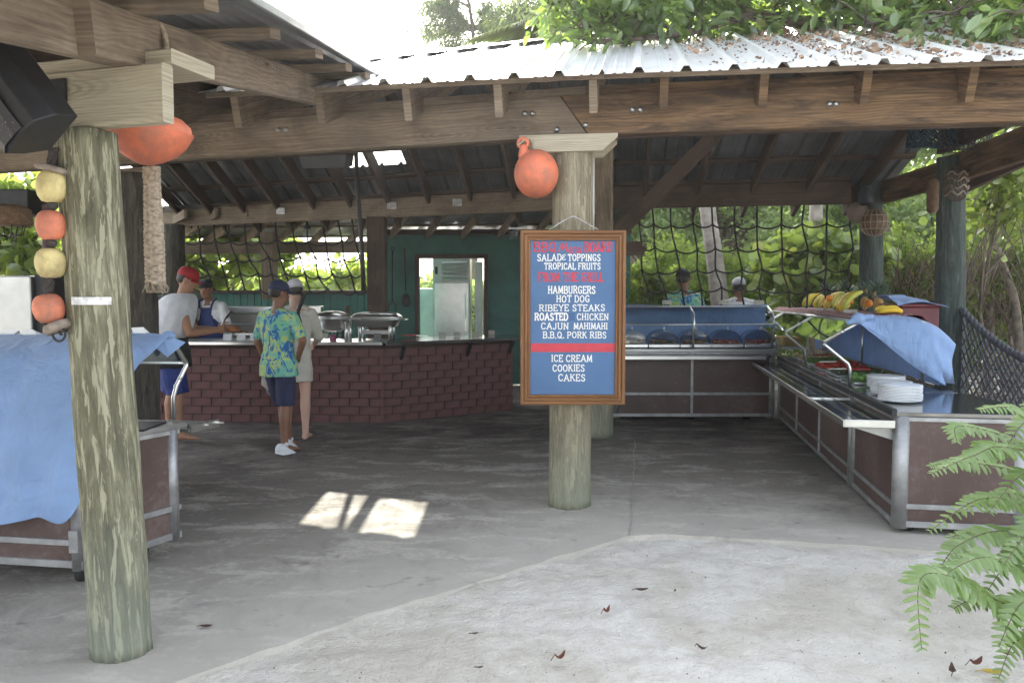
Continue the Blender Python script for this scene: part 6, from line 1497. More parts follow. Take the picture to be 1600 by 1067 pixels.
    if shorts:
        m = MB()
        sp = [pel + Vector((0, 0, .06)), pel + Vector((0, 0, .0)), pel + Vector((0, 0, -.08)), pel + Vector((0, 0, -.13))]
        m.loft([(p_, ax * a * girth, Vector((ax.y, -ax.x, 0)) * b * girth) for p_, a, b in zip(sp, (.168, .188, .19, .16), (.128, .14, .145, .12))], 24)
        for s_ in 'LR':
            a, b = V('hip' + s_), V('kn' + s_); e = a.lerp(b, short_len); m.tube([a + Vector((0, 0, .03)), a, a.lerp(e, .5), e], [.09 * girth, .108 * girth, .102 * girth, .095 * girth], 18)
        o = m.build('shorts', shorts, root); bake(o, vox * 1.2, 4); md = o.modifiers.new('d', 'DISPLACE'); tx = bpy.data.textures.new('folds', 'CLOUDS'); tx.noise_scale = .1; md.texture = tx; md.strength = .02; md.mid_level = .5
    if shoes:
        for s_ in 'LR':
            an = V('an' + s_); toe = V('toe' + s_); fd = (toe - an).normalized() if shoes[1] else None; f0 = toe - an; tl = f0.z; fdd = f0.normalized(); sd = fdd.cross(Vector((0, 0, 1))).normalized(); up = sd.cross(fdd)
            o0 = an - up * .045
            m = MB(); m.loft([(o0 - fdd * .085, sd * .022, up * .03), (o0 - fdd * .07 + up * .006, sd * .037, up * .046), (o0 - fdd * .02 + up * .012, sd * .040, up * .055), (o0 + fdd * .06 + up * .0, sd * .043, up * .042), (o0 + fdd * .13 - up * .012, sd * .049, up * .030), (o0 + fdd * .18 - up * .018, sd * .040, up * .022), (o0 + fdd * .205 - up * .022, sd * .016, up * .012)], 18)
            m.build('shoe', shoes[0], root)
            m = MB(); P = []
            for z in (-.050, -.022):
                for k in range(20):
                    a = 2 * math.pi * k / 20; P.append(o0 + fdd * (.06 + .148 * math.cos(a)) + sd * .048 * math.sin(a) * (1.05 if math.cos(a) > 0 else .9) + up * z)
            m.poly(P, [tuple(range(19, -1, -1)), tuple(range(20, 40))] + [(k, (k + 1) % 20, 20 + (k + 1) % 20, 20 + k) for k in range(20)]); m.build('sole', WHITE, root)
            MB().tube([an + up * .0 - fdd * .0, an + up * .035], [.038, .040], 14).build('sock', shoes[0], root)
    root.location = loc; root.rotation_euler = (0, 0, yaw); root.scale = (sc, sc, sc)
    return root, hp, Mh, X, Y_
def cap(root, hp, Mh, X, Y_, mt, brim=1, back=False, low=.03, brimmat=None):
    m = MB(); m.loft([(hp(0, -.008, low), X * .087, Y_ * .106), (hp(0, -.008, low + .03), X * .087, Y_ * .106), (hp(0, -.008, low + .065), X * .078, Y_ * .096), (hp(0, -.008, low + .092), X * .055, Y_ * .07), (hp(0, -.008, low + .106), X * .02, Y_ * .026)], 24)
    m.build('cap_crown', mt, root); MB().ball(hp(0, -.008, low + .108), .007, 8, 5).build('cap_button', mt, root)
    if brim:
        P = []; sg = 1
        for j in range(4):
            for k in range(13):
                a = math.pi * (.12 + .76 * k / 12); r_ = 1 + j / 3 * .62 * math.sin(a) ** 1.2; P.append(hp(.084 * math.cos(a) * (1 + .05 * j), .10 * math.sin(a) * r_, low + .012 - .018 * j / 3 - .02 * abs(math.cos(a)) ** 2))
        MB().grid(P, 13, 4).build('cap_brim', brimmat or mt, root, sol=.004)
def stand(lean=0, wide=.1, armsL=None, armsR=None, head=(0, .0, 1.60), stepR=0, stepL=0):
    J = dict(pelvis=(0, -lean * .15, .93), chest=(0, lean * .45, 1.25), neck=(0, lean * .85, 1.44), head=(head[0], head[1] + lean * 1.05, head[2]),
             shL=(-.172, lean * .72, 1.365), shR=(.172, lean * .72, 1.365), hipL=(-.09, -lean * .15, .88), hipR=(.09, -lean * .15, .88),
             knL=(-wide, .02 + stepL * .5, .49), knR=(wide, .02 + stepR * .5, .49), anL=(-wide, stepL, .085), anR=(wide, stepR, .085), toeL=(-wide - .03, .15 + stepL, .03), toeR=(wide + .03, .15 + stepR, .03))
    J.update(armsL or dict(elL=(-.24, lean * .6 - .02, 1.10), wrL=(-.24, lean * .7 + .05, .86))); J.update(armsR or dict(elR=(.24, lean * .6 - .02, 1.10), wrR=(.24, lean * .7 + .05, .86)))
    return J
NAVY = simple('navy_cloth', (.018, .024, .07), .85, 0, .2, 10); NAVYA = simple('navy_apron', (.015, .03, .12), .8, 0, .2, 10); ROYAL = simple('royal_blue_swim_shorts', (.008, .028, .17), .7, 0, .2, 8)
BLK = simple('black_vest', (.012, .012, .016), .8); WTOWEL = simple('white_towel', (.62, .63, .66), .95, 0, .1, 14, .3); WSH = simple('white_shirt', (.60, .60, .60), .85, 0, .08, 10, .1)
LINEN = simple('cream_linen_tunic', (.50, .47, .41), .9, 0, .1, 12, .15); REDC = simple('red_cap', (.33, .012, .018), .7, 0, .15, 12); WCAP = simple('pale_grey_cap', (.50, .50, .52), .8); NAVYC = simple('navy_cap', (.02, .028, .075), .8, 0, .2, 14); SNK = simple('white_sneaker', (.72, .74, .76), .6, 0, .05)
# 1 man in red cap, facing right towards the counter, towel over shoulders
J = stand(lean=.12, wide=.11, head=(.0, .03, 1.60), armsL=dict(elL=(-.22, .22, 1.10), wrL=(-.10, .46, 1.10)), armsR=dict(elR=(.24, .16, 1.08), wrR=(.10, .42, 1.10)), stepR=.05, stepL=-.05)
J['hdL'] = (-.04, .56, 1.12); J['hdR'] = (.03, .52, 1.12)
loc1 = G(272, 688)
r1, hp, Mh, X, Y_ = person('person', 'man in a red cap and white towel, leaning over the counter to take food', loc1, R(-68), 1.075, J, SKIN1, head_rot=(R(-24), 0, R(-6)), shirt=BLK, shorts=ROYAL, girth=1.14, sleeve=.1, short_len=1.02, shirt_low=.10, hands=((.6, 0), (.6, 0)))
cap(r1, hp, Mh, X, Y_, REDC)
m = MB(); V = Vector
rings = []
for (z, rx, ry, cy) in ((1.47, .09, .085, .12), (1.45, .20, .14, .10), (1.41, .265, .18, .08), (1.32, .285, .20, .05), (1.18, .262, .205, .02), (1.09, .255, .21, -.02), (1.03, .245, .20, -.05)): rings.append((V((0, cy, z)), V((rx, 0, 0)), V((0, ry, 0))))
P = []; nn = 40
for (c_, a_, b_) in rings:
    for k in range(nn):
        a = R(108) + R(324) * k / (nn - 1)
        if True: P.append(c_ + a_ * math.cos(a) * (1 + .02 * math.sin(k * 1.9)) + b_ * math.sin(a) * (1 + .03 * math.sin(k * 2.3)) + V((0, 0, .03 * math.sin(k * .5) if c_.z < 1.0 else 0)))
t = MB().grid(P, nn, len(rings)).build('towel', WTOWEL, r1, sol=.012, sub=1)
MB().lathe([(.0, -.02), (.05, -.02), (.075, .0), (.06, .03), (.0, .04)], (0, .585, 1.10), 16).build('bread_roll', simple('toasted_bun', (.36, .15, .06), .7, 0, .3, 20, .2), r1)
# 2 cook
J = stand(lean=.10, head=(.0, .06, 1.60), armsL=dict(elL=(-.27, .14, 1.12), wrL=(-.30, .34, 1.08)), armsR=dict(elR=(.27, .12, 1.13), wrR=(.22, .34, 1.10)))
loc2 = U(337, 690, 11.05); loc2.z = 0
r2, hp, Mh, X, Y_ = person('person', 'cook in a dark cap, white shirt and blue apron behind the brick counter', loc2, R(172), 1.03, J, SKIN2, head_rot=(R(-14), 0, R(5)), shirt=WSH, shorts=BLK, girth=1.05, sleeve=1.7, short_len=1.6, hands=((.7, 0), (.9, 0)))
m = MB(); m.loft([(hp(0, -.008, .035), X * .088, Y_ * .107), (hp(0, -.008, .08), X * .088, Y_ * .107), (hp(0, -.008, .115), X * .072, Y_ * .088), (hp(0, -.008, .122), X * .02, Y_ * .03)], 22); m.build('cook_cap', BLK, r2)
P = []
for j, (z, w_, y) in enumerate(((1.36, .09, .205), (1.25, .12, .215), (1.12, .17, .205), (.98, .20, .19), (.80, .21, .18), (.55, .21, .17))):
    for k in range(11):
        u = k / 10 * 2 - 1; P.append(V((u * w_, y - .11 * u * u * (w_ / .2), z)))
MB().grid(P, 11, 6).build('apron', NAVYA, r2, sol=.006, sub=1)
for s_ in (-1, 1): MB().tube([V((s_ * .08, .20, 1.35)), V((s_ * .10, .17, 1.44)), V((s_ * .085, .06, 1.475))], .014, 6).build('apron_strap', NAVYA, r2)
MB().beam(V((-.34, .42, 1.10)), V((-.44, .50, 1.22)), .018, .012).build('spatula_handle', DARK, r2); MB().beam(V((-.44, .50, 1.22)), V((-.54, .53, 1.32)), .06, .004).build('spatula_blade', STEEL, r2)
# 3 man in navy cap and tropical shirt, seen from behind, hand on hip
J = stand(lean=.0, wide=.07, head=(.0, .02, 1.60), armsL=dict(elL=(-.25, -.02, 1.12), wrL=(-.22, .07, .90)), armsR=dict(elR=(.35, -.06, 1.14), wrR=(.20, .06, .98)), stepR=-.02, stepL=.22)
J['hdR'] = (.13, .16, .93); J['hdL'] = (-.21, .10, .80)
loc3 = G(438, 708)
r3, hp, Mh, X, Y_ = person('person', 'man in a navy cap and green-blue tropical shirt, hand on hip, in white sneakers', loc3, R(-24), .985, J, SKIN2, head_rot=(R(-10), 0, R(-22)), shirt=TROP, shorts=NAVY, girth=.95, sleeve=.85, short_len=1.0, shoes=(SNK, 1), shirt_low=.06, hands=((.5, 0), (.4, 0)))
cap(r3, hp, Mh, X, Y_, NAVYC)
# 4 woman in cream tunic and pale cap, braid
J = stand(lean=.02, wide=.10, head=(0, .05, 1.60), armsL=dict(elL=(-.24, .03, 1.12), wrL=(-.26, .12, .88)), armsR=dict(elR=(.24, .10, 1.12), wrR=(.18, .30, 1.02)), stepL=.12, stepR=-.05)
loc4 = G(459, 687)
r4, hp, Mh, X, Y_ = person('person', 'woman in a pale cap and cream tunic with a dark braid, beside the tropical shirt', loc4 + V((.03, 0, 0)), R(10), 1.0, J, SKIN3, head_rot=(R(-12), 0, R(28)), girth=.92, sleeve=1.3, tunic=(LINEN, .64), hands=((.4, 0), (.6, 0)))
cap(r4, hp, Mh, X, Y_, WCAP)
m = MB(); Q = [hp(.01, -.10, -.02), hp(.03, -.13, -.09), V((.05, -.14, 1.38)), V((.07, -.15, 1.28)), V((.075, -.15, 1.20))]
for s_ in range(3):
    m.tube([curve_at(Q, k / 40) + V((.012 * math.sin(k * .8 + s_ * 2.09), .010 * math.cos(k * .8 + s_ * 2.09), 0)) for k in range(41)], [.013 * (1 - .5 * k / 40) for k in range(41)], 6)
m.build('braid', HAIR, r4)
bag = thing('cloth_pouch', 'small pale fringed cloth bag held low beside the man in the tropical shirt', 'bag', (0, 0, 0)); c = U(418, 598, 8.15)
MB().loft([(c + V((0, 0, .10)), V((.03, 0, 0)), V((0, .02, 0))), (c + V((.0, 0, .05)), V((.06, 0, 0)), V((0, .03, 0))), (c + V((.02, 0, -.02)), V((.085, 0, 0)), V((0, .035, 0))), (c + V((.04, 0, -.07)), V((.05, 0, 0)), V((0, .02, 0)))], 14).build('pouch', LINEN, bag)
for k in range(9): MB().tube([c + V((-.01 + .012 * k, -.01, -.06)), c + V((-.0 + .012 * k, -.012, -.11 - .01 * (k % 3)))], .004, 4).build('tassel', LINEN, bag)
# 5, 6 people beyond the back cart
GRNS = tropical(); GRNS.name = 'green_leaf_shirt'
J = stand(lean=.03, head=(0, .05, 1.60)); l5 = U(1068, 600, 11.15); l5.z = 0
r5, hp, Mh, X, Y_ = person('person', 'man in a navy cap and green patterned shirt beyond the back cart', l5, R(4), 1.115, J, SKIN2, head_rot=(R(-5), 0, R(-38)), shirt=GRNS, shorts=NAVY, girth=1.12, sleeve=.9)
cap(r5, hp, Mh, X, Y_, BLK)
J = stand(lean=.02, head=(0, .04, 1.60)); l6 = U(1153, 600, 11.3); l6.z = 0
r6, hp, Mh, X, Y_ = person('person', 'person in a white cap and white shirt beyond the back cart, near the palm trunk', l6, R(-4), 1.05, J, SKIN2, head_rot=(R(-2), 0, R(10)), shirt=WSH, shorts=NAVY, girth=1.1, sleeve=.9)
cap(r6, hp, Mh, X, Y_, WCAP)
# ================================================================== TREES AND PLANTS
def limbs(mb, base_, tips, r0, n=6):
    for tp in tips:
        a = Vector(base_); b = Vector(tp); mid = a.lerp(b, .5) + Vector((random.uniform(-.2, .2), random.uniform(-.2, .2), random.uniform(0, .3)))
        mb.tube([a, a.lerp(mid, .5) + Vector((0, 0, .05)), mid, mid.lerp(b, .5), b], [r0, r0 * .8, r0 * .55, r0 * .35, r0 * .12], n)
def shrub(name, label, cat, x, y, ells, nleaf, ln, mt, tmpl=T_DIA, ncl=40, cr=.5, tr=.08, group=None, wide=.5, zb=.3, stems=3):
    t = thing(name, label, cat, (x, y, 0), group)
    cs, p_ = clumps(ells, ncl, cr, nleaf); n = len(p_)
    ax = rdir(n, 0); ax[:, 2] -= .15; nor = rdir(n, zb * 3)
    sz = ln * (.6 + .7 * RNG.random(n)); leaves_obj('crown', mt, t, tmpl, p_, ax, nor, sz, sz * wide)
    m = MB(); zc = min(e[0][2] for e in ells)
    for s_ in range(stems):
        bx = x + random.uniform(-.25, .25) * (stems > 1); by_ = y + random.uniform(-.2, .2) * (stems > 1); fk = Vector((bx + random.uniform(-.3, .3), by_, max(.4, zc * .55)))
        m.tube([(bx, by_, -.03), Vector((bx, by_, 0)).lerp(fk, .5) + Vector((.05, 0, 0)), fk], [tr, tr * .85, tr * .7], 8)
        sel = cs[RNG.choice(len(cs), min(len(cs), max(4, len(cs) // (stems + 1))), replace=False)]
        limbs(m, fk, sel, tr * .5, 5)
    m.build('trunk', BARK, t); return t
def E(px, py, Y, rpx, rpy, ry=None):
    c = U(px, py, Y); rx = rpx / F * Y; return ((c.x, Y, c.z), (rx, ry or max(rx * .7, .5), rpy / F * Y))
# mid-distance bushes right of the board, behind the net
bushes = [
 ('shrub', 'mid green bush behind the net just right of the menu board', 1000, 430, 14.5, 75, 70, 9000, .10, L_bush),
 ('shrub', 'bushy green shrub between the navy cap and the palm trunk', 1085, 440, 15.5, 70, 60, 9000, .10, L_bush),
 ('shrub', 'green shrub behind the white cap, right of the palm trunk', 1180, 440, 15.0, 70, 55, 9000, .10, L_bush),
 ('shrub', 'dense dark shrub behind the fruit display and corner post', 1420, 410, 13.5, 85, 110, 16000, .085, L_bush),
 ('shrub', 'tangled leafy shrub right of the dark teal post', 1570, 400, 13.0, 90, 120, 15000, .085, L_bush),
 ('shrub', 'low dark shrub behind the bananas', 1295, 455, 13.2, 75, 50, 9000, .08, L_bush)]
for nm, lb, px, py, Y, rx, ry, nl_, ls, mt in bushes:
    c = U(px, py, Y); shrub(nm, lb, 'shrub', c.x, Y, [E(px, py, Y, rx, ry, .9), E(px - rx * .4, py + 20, Y, rx * .7, ry * .8, .9), E(px + rx * .4, py + 10, Y + .4, rx * .7, ry * .8, .8)], nl_, ls, mt, ncl=46, cr=.34, tr=.035, group='green bushes behind the pavilion', stems=5)
# seagrape with large leaves
def seagrape(label, specs, n, ls=.15):
    px, py, Y = specs[0][:3]; c = U(px, py, Y); return shrub('sea_grape_tree', label, 'tree', c.x, Y, [E(*s) for s in specs], n, ls, L_sea, T_LEAF, ncl=44, cr=.38, tr=.022, group='broad-leaved sea grape trees', wide=.85, stems=3)
seagrape('sea grape with yellowing broad leaves behind the net at the right', [(1290, 395, 12.6, 70, 38), (1240, 420, 12.8, 50, 40), (1330, 410, 12.5, 40, 50)], 1500, .19)
seagrape('sea grape reaching in from the right edge with a few orange leaves', [(1570, 290, 9.5, 70, 60), (1610, 240, 9.0, 60, 50), (1540, 350, 10.5, 60, 30)], 1300, .12)
seagrape('sea grape with broad leaves outside the left rear opening', [(330, 405, 15.2, 80, 48), (400, 400, 15.4, 70, 40), (290, 430, 15.0, 60, 40)], 1700, .20)
seagrape('sea grape with broad leaves at the far left edge behind the steel cabinet', [(20, 395, 11.0, 90, 65), (30, 300, 11.2, 60, 25), (-40, 340, 11, 60, 60), (70, 470, 11.4, 60, 40)], 1700, .17)
seagrape('low sea grape behind the left opening beside the square post', [(500, 440, 16.0, 90, 18), (560, 425, 16.2, 40, 16)], 900, .16)
for i, (px, py, Y, rx, ry, lb) in enumerate(((470, 452, 18.5, 120, 24, 'sunlit low bush line beyond the left rear opening'), (330, 462, 18.0, 110, 20, 'sunlit bush beyond the opening behind the cook'), (180, 460, 17.0, 90, 50, 'bush seen between the two left log posts'))):
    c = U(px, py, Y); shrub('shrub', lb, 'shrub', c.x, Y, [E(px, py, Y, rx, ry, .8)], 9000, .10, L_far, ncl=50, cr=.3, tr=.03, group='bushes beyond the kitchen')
# tall trees behind, pale, with distance haze put into their leaf colour
talls = [(930, -40, 24, 110, 120, 'tall pale tree rising behind the roof above the menu board'), (1130, 250, 25, 150, 130, 'tall pale tree behind the palm trunk, seen through the net'), (1300, 60, 22, 150, 140, 'tall tree behind the roof at the upper right'),
         (1010, 300, 23, 90, 110, 'pale slender tree behind the net right of the menu board'), (1330, 330, 21, 120, 90, 'pale tree behind the sea grape at the right of the net'), (1550, 120, 20, 150, 160, 'tall dense tree filling the upper right corner'), (1500, 380, 19, 160, 110, 'shady tree behind the right log posts'), (1750, 250, 18, 150, 220, 'tall tree just outside the right edge')]
for px, py, Y, rx, ry, lb in talls:
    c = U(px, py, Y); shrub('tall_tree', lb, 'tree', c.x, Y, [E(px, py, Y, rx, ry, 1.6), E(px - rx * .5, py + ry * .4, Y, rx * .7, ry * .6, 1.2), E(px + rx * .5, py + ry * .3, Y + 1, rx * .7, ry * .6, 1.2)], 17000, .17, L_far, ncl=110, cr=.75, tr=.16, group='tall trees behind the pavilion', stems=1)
# far wood as one mass
def mass(name, x0, x1, y, z0, z1, n, ls, mt, gaps=1.0):
    p_ = np.stack([RNG.uniform(x0, x1, n), y + RNG.uniform(-1.5, 1.5, n), np.zeros(n)], 1)
    top = np.array([z1 * (.72 + .28 * noise.noise((x * .35, y, 2)) + .10 * noise.noise((x * 1.3, y, 5))) for x in p_[:, 0]]); p_[:, 2] = z0 + (top - z0) * RNG.random(n) ** .8
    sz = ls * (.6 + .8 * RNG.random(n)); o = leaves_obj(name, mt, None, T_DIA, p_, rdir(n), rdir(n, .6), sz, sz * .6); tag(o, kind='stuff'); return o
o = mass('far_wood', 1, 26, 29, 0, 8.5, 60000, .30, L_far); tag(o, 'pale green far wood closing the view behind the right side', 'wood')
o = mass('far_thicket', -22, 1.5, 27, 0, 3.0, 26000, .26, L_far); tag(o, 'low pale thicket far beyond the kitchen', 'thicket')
o = mass('undergrowth', 1.0, 13, 17.0, 0, 3.0, 42000, .11, L_bush); tag(o, 'dense green undergrowth behind the net and corner posts', 'undergrowth')
# palm trunk behind the net
pt = thing('palm_tree', 'palm with a pale ringed leaning trunk behind the net, right of the navy cap', 'palm tree', U(1122, 475, 13.0).xy.to_3d())
base_ = U(1132, 560, 13.0); base_.z = 0; Q = []; rr = []
cpts = [Vector((U(1132, 470, 13).x + .05, 13, 0)), U(1124, 470, 13.0), U(1116, 400, 13.0), U(1106, 330, 13.0), U(1090, 200, 13.0), U(1070, 60, 13.0)]
for k in range(91):
    u = k / 90; Q.append(curve_at(cpts, u)); rr.append((.155 - .05 * u) * (1 + .04 * math.sin(k * 2.1) + .03 * (k % 2)))
MB().tube(Q, rr, 16).build('trunk', PALMB, pt)
L_palm = leafmat('palm_leaflet', (.07, .11, .03), (.11, .16, .04), (.2, .2, .07), .4, .03, .1)
def frond(parent, a, b, c_, n=42, ll=.5, name='frond', droop=.35):
    a, b, c_ = Vector(a), Vector(b), Vector(c_); pos = []; axs = []; nor = []; lens = []
    rb = [];
    for k in range(n):
        u = (k + 1) / n; p_ = a * (1 - u) ** 2 + b * 2 * u * (1 - u) + c_ * u * u; d = ((b - a) * (1 - u) + (c_ - b) * u).normalized(); rb.append(p_)
        sd = d.cross(Vector((0, 0, 1))).normalized(); up = sd.cross(d)
        for sg in (-1, 1):
            ax = (sd * sg * .8 + d * .7 - Vector((0, 0, droop)) + Vector((random.uniform(-.1, .1),) * 3)).normalized(); pos.append(p_); axs.append(ax); nor.append(up); lens.append(ll * (.35 + .65 * math.sin(math.pi * min(1, .15 + u * .85))))
    m = MB(); m.tube([a] + rb, [.018 * (1 - .8 * k / n) for k in range(n + 1)], 5); fo_ = m.build('frond', L_palm, parent); OFF[fo_.name] = OFF[parent.name]
    lens = np.array(lens); o = leaves_obj('leaflets', L_palm, fo_, T_DIA, np.array(pos), np.array(axs), np.array(nor), lens, .035 * lens / ll * 1.0)
    o['kind'] = 'stuff'
crown = cpts[-1]
for k in range(11):
    a = k * 2 * math.pi / 11; e = Vector((math.cos(a), math.sin(a), 0)); frond(pt, crown, crown + e * 1.3 + Vector((0, 0, .9)), crown + e * 2.6 + Vector((0, 0, -.4 - .5 * (k % 3))))
p2 = thing('palm_tree', 'palm whose drooping fronds show above the roof ridge left of the fig branches', 'palm tree', (1.2, 12.8, 0))
cr2 = U(905, 50, 13.2); MB().tube([Vector((cr2.x + .3, 13.4, 0)), Vector((cr2.x + .1, 13.3, 3)), cr2], [.14, .11, .10], 14).build('trunk', PALMB, p2)
for (x, y) in ((745, 88), (735, 62), (790, 95), (845, 100), (800, 40), (980, 90), (1000, 30), (900, -40)): frond(p2, cr2, U((905 + x) / 2, min(50, y) - 28, 13.0), U(x, y, 12.6), ll=.55)
p3 = thing('palm_tree', 'palm whose thin fronds show among the fig leaves above the roof at the right', 'palm tree', (4.8, 12.5, 0))
cr3 = U(1275, 20, 12.6); MB().tube([Vector((cr3.x + .2, 12.8, 0)), Vector((cr3.x + .1, 12.7, 3)), cr3], [.13, .10, .10], 12).build('trunk', PALMB, p3)
for (x, y) in ((1190, 60), (1210, 95), (1250, 110), (1330, 90), (1360, 40), (1240, -40)): frond(p3, cr3, U((1275 + x) / 2, y - 50, 12.5), U(x, y, 12.2), ll=.5)
# a dark bare trunk behind the right posts
for i, (pts, r_, lb) in enumerate((([(1523, 300), (1560, 400), (1585, 470), (1592, 560)], .07, 'leaning brown trunk between the teal post and the right edge'), ([(1562, 380), (1548, 450), (1545, 540)], .09, 'upright brown trunk behind the rope mesh'), ([(1345, 260), (1400, 400), (1395, 520)], .05, 'thin dark trunk between the two right log posts'), ([(1590, 330), (1578, 430), (1600, 560)], .06, 'slim dark trunk at the right edge behind the mesh'))):
    Y = (11.5, 13.0, 13.2, 14.5)[i]; P = [U(x, y, Y) for x, y in pts]; P.append(Vector((P[-1].x, Y, 0))); o = MB().tube([curve_at(P, k / 24) for k in range(25)], [r_ * (.7 + .3 * k / 24) for k in range(25)], 10).build('tree_trunk', BARK); tag(o, lb, 'tree trunk', 'bare trunks behind the right side')
tw = thing('twig_thicket', 'tangle of bare brown twigs between the right posts', 'thicket', (6, 11.8, 0)); m = MB()
for k in range(260):
    a = U(random.uniform(1375, 1600), random.uniform(420, 560), random.uniform(11.2, 12.8)); d = Vector((random.uniform(-.6, .6), random.uniform(-.3, .3), random.uniform(.2, 1.0))); m.tube([a, a + d * .5 + Vector((random.uniform(-.1, .1), 0, 0)), a + d], [.008, .006, .002], 4)
o = m.build('twigs', simple('brown_twig', (.10, .065, .045), .9), tw); o['kind'] = 'stuff'
# casuarina, wispy, far behind the left of the ridge
cs_ = thing('casuarina_tree', 'wispy pale casuarina standing against the white sky behind the roof', 'tree', U(735, 300, 30).xy.to_3d())
tr_ = [Vector((U(738, 0, 30).x, 30, 0)), U(742, 100, 30), U(738, 40, 30), U(722, -60, 30), U(715, -140, 30)]
m = MB(); m.tube(tr_, [.2, .09, .07, .05, .03], 8)
pos = []; axs = []
for k in range(60):
    u = random.uniform(.25, 1); p_ = curve_at(tr_, u); d = Vector((random.choice((-1, 1)) * random.uniform(.4, 1), random.uniform(-.6, .6), random.uniform(.1, .8))).normalized(); L = random.uniform(1.2, 3.0); q = [p_ + d * L * t - Vector((0, 0, .28 * L * t * t)) for t in np.linspace(0, 1, 7)]; m.tube(q, [.03, .028, .024, .02, .015, .01, .006], 4)
    for j in range(210):
        t = random.uniform(.2, 1); b = p_ + d * L * t - Vector((0, 0, .28 * L * t * t)) + Vector([random.gauss(0, .13) for _ in range(3)]); pos.append(b); axs.append(Vector((random.gauss(0, .5) + d.x * .5, random.gauss(0, .5), -.9 + random.gauss(0, .35))))
m.build('trunk', BARK, cs_); n = len(pos); leaves_obj('crown', L_needle, cs_, T_NEED, np.array(pos), np.array(axs), rdir(n), .42, .8)
cs2 = thing('casuarina_tree', 'wispy casuarina crown at the top edge just left of the fig leaves', 'tree', U(850, 300, 26).xy.to_3d())
tr_ = [Vector((U(850, 0, 26).x, 26, 0)), U(850, 100, 26), U(846, 20, 26), U(840, -80, 26)]; m = MB(); m.tube(tr_, [.3, .16, .12, .05], 8); pos = []; axs = []
for k in range(40):
    u = random.uniform(.35, 1); p_ = curve_at(tr_, u); d = Vector((random.choice((-1, 1)) * random.uniform(.4, 1), random.uniform(-.6, .6), random.uniform(.0, .6))).normalized(); L = random.uniform(1.0, 2.0)
    for j in range(170):
        t = random.uniform(.1, 1); b = p_ + d * L * t - Vector((0, 0, .28 * L * t * t)) + Vector([random.gauss(0, .14) for _ in range(3)]); pos.append(b); axs.append(Vector((random.gauss(0, .5) + d.x * .5, random.gauss(0, .5), -.9 + random.gauss(0, .35))))
    m.tube([p_, p_ + d * L * .5 - Vector((0, 0, .07 * L)), p_ + d * L - Vector((0, 0, .28 * L))], [.03, .02, .006], 4)
m.build('trunk', BARK, cs2); n = len(pos); leaves_obj('crown', L_needle, cs2, T_NEED, np.array(pos), np.array(axs), rdir(n), .42, .8)
# fig branches over the roof
fg = thing('fig_tree', 'glossy-leaved fig whose branches lie across the top right of the roof', 'tree', (8.6, 9.6, 0))
m = MB(); root_ = Vector((8.6, 9.6, 0)); fk = Vector((8.0, 9.2, 4.2)); m.tube([root_, Vector((8.5, 9.5, 2.2)), fk], [.28, .22, .18], 12)
branches = [[fk, U(1560, 20, 8.4), U(1330, 40, 7.6), U(1180, 25, 7.3), U(1075, 52, 7.0), U(985, 62, 6.9)], [U(1330, 40, 7.6), U(1290, -40, 7.4), U(1120, -60, 7.2), U(960, -20, 7.0), U(850, 10, 6.9)],
            [fk, U(1500, -60, 8.0), U(1300, -120, 7.6), U(1100, -110, 7.3), U(950, -70, 7.1)], [U(1560, 20, 8.4), U(1500, 30, 7.6), U(1430, 20, 7.0), U(1350, 40, 6.6)], [U(1560, 20, 8.4), U(1590, 10, 7.0), U(1540, 25, 6.2), U(1480, 20, 5.9)],
            [U(1180, 25, 7.3), U(1130, -10, 7.1), U(1060, 0, 7.0), U(990, 20, 6.9), U(900, 50, 6.8)], [U(985, 62, 6.9), U(940, 66, 6.8), U(905, 60, 6.7)], [fk, U(1700, -30, 7.2), U(1650, 0, 6.0), U(1590, 20, 5.4)]]
pos = []; axs = []; nor = []; sz = []
def leafy(P, n, spread, ln, keep=None):
    for k in range(n):
        u = random.random(); b = curve_at(P, u); tw_ = Vector([random.gauss(0, 1) for _ in range(3)]).normalized(); L = random.uniform(.1, spread); tip = b + tw_ * L + Vector((0, 0, .05))
        if k % 3 == 0: m.tube([b, b.lerp(tip, .5) + Vector((0, 0, .03)), tip], [.010, .007, .003], 4)
        for j in range(6):
            d = (tw_ + Vector([random.gauss(0, .6) for _ in range(3)])).normalized(); q = tip + Vector([random.gauss(0, .035) for _ in range(3)])
            # keep leaves above the roof surface
            f = (q.y - 5.45) * .42 + 3.10
            if q.y < 7.95 and q.z < f + .02: continue
            pos.append(q); axs.append(d); nor.append(Vector((random.gauss(0, .5), random.gauss(0, .5), 1))); sz.append(ln * random.uniform(.65, 1.25))
for i, P in enumerate(branches):
    m.tube([curve_at(P, k / 24) for k in range(25)], [(.085 if i in (0, 2) else .04) * (1 - .8 * k / 24) for k in range(25)], 7); leafy(P, (230, 190, 200, 170, 170, 120, 40, 150)[i], .42, .125)
for P in ([U(1100, -30, 7.4), U(1350, -10, 7.4), U(1650, -20, 7.6)], [U(960, -30, 7.3), U(1150, -80, 7.2), U(1400, -60, 7)], [U(1200, 10, 8.2), U(1400, 10, 8.2), U(1600, 30, 8.0)], [U(880, -20, 7.1), U(980, 10, 7.2), U(1100, 10, 7.4)]): leafy(P, 220, .55, .125)
m.build('trunk', BARK, fg); sz = np.array(sz); leaves_obj('leaves', L_fic, fg, T_LEAF, np.array(pos), np.array(axs), np.array(nor), sz, sz * .48)
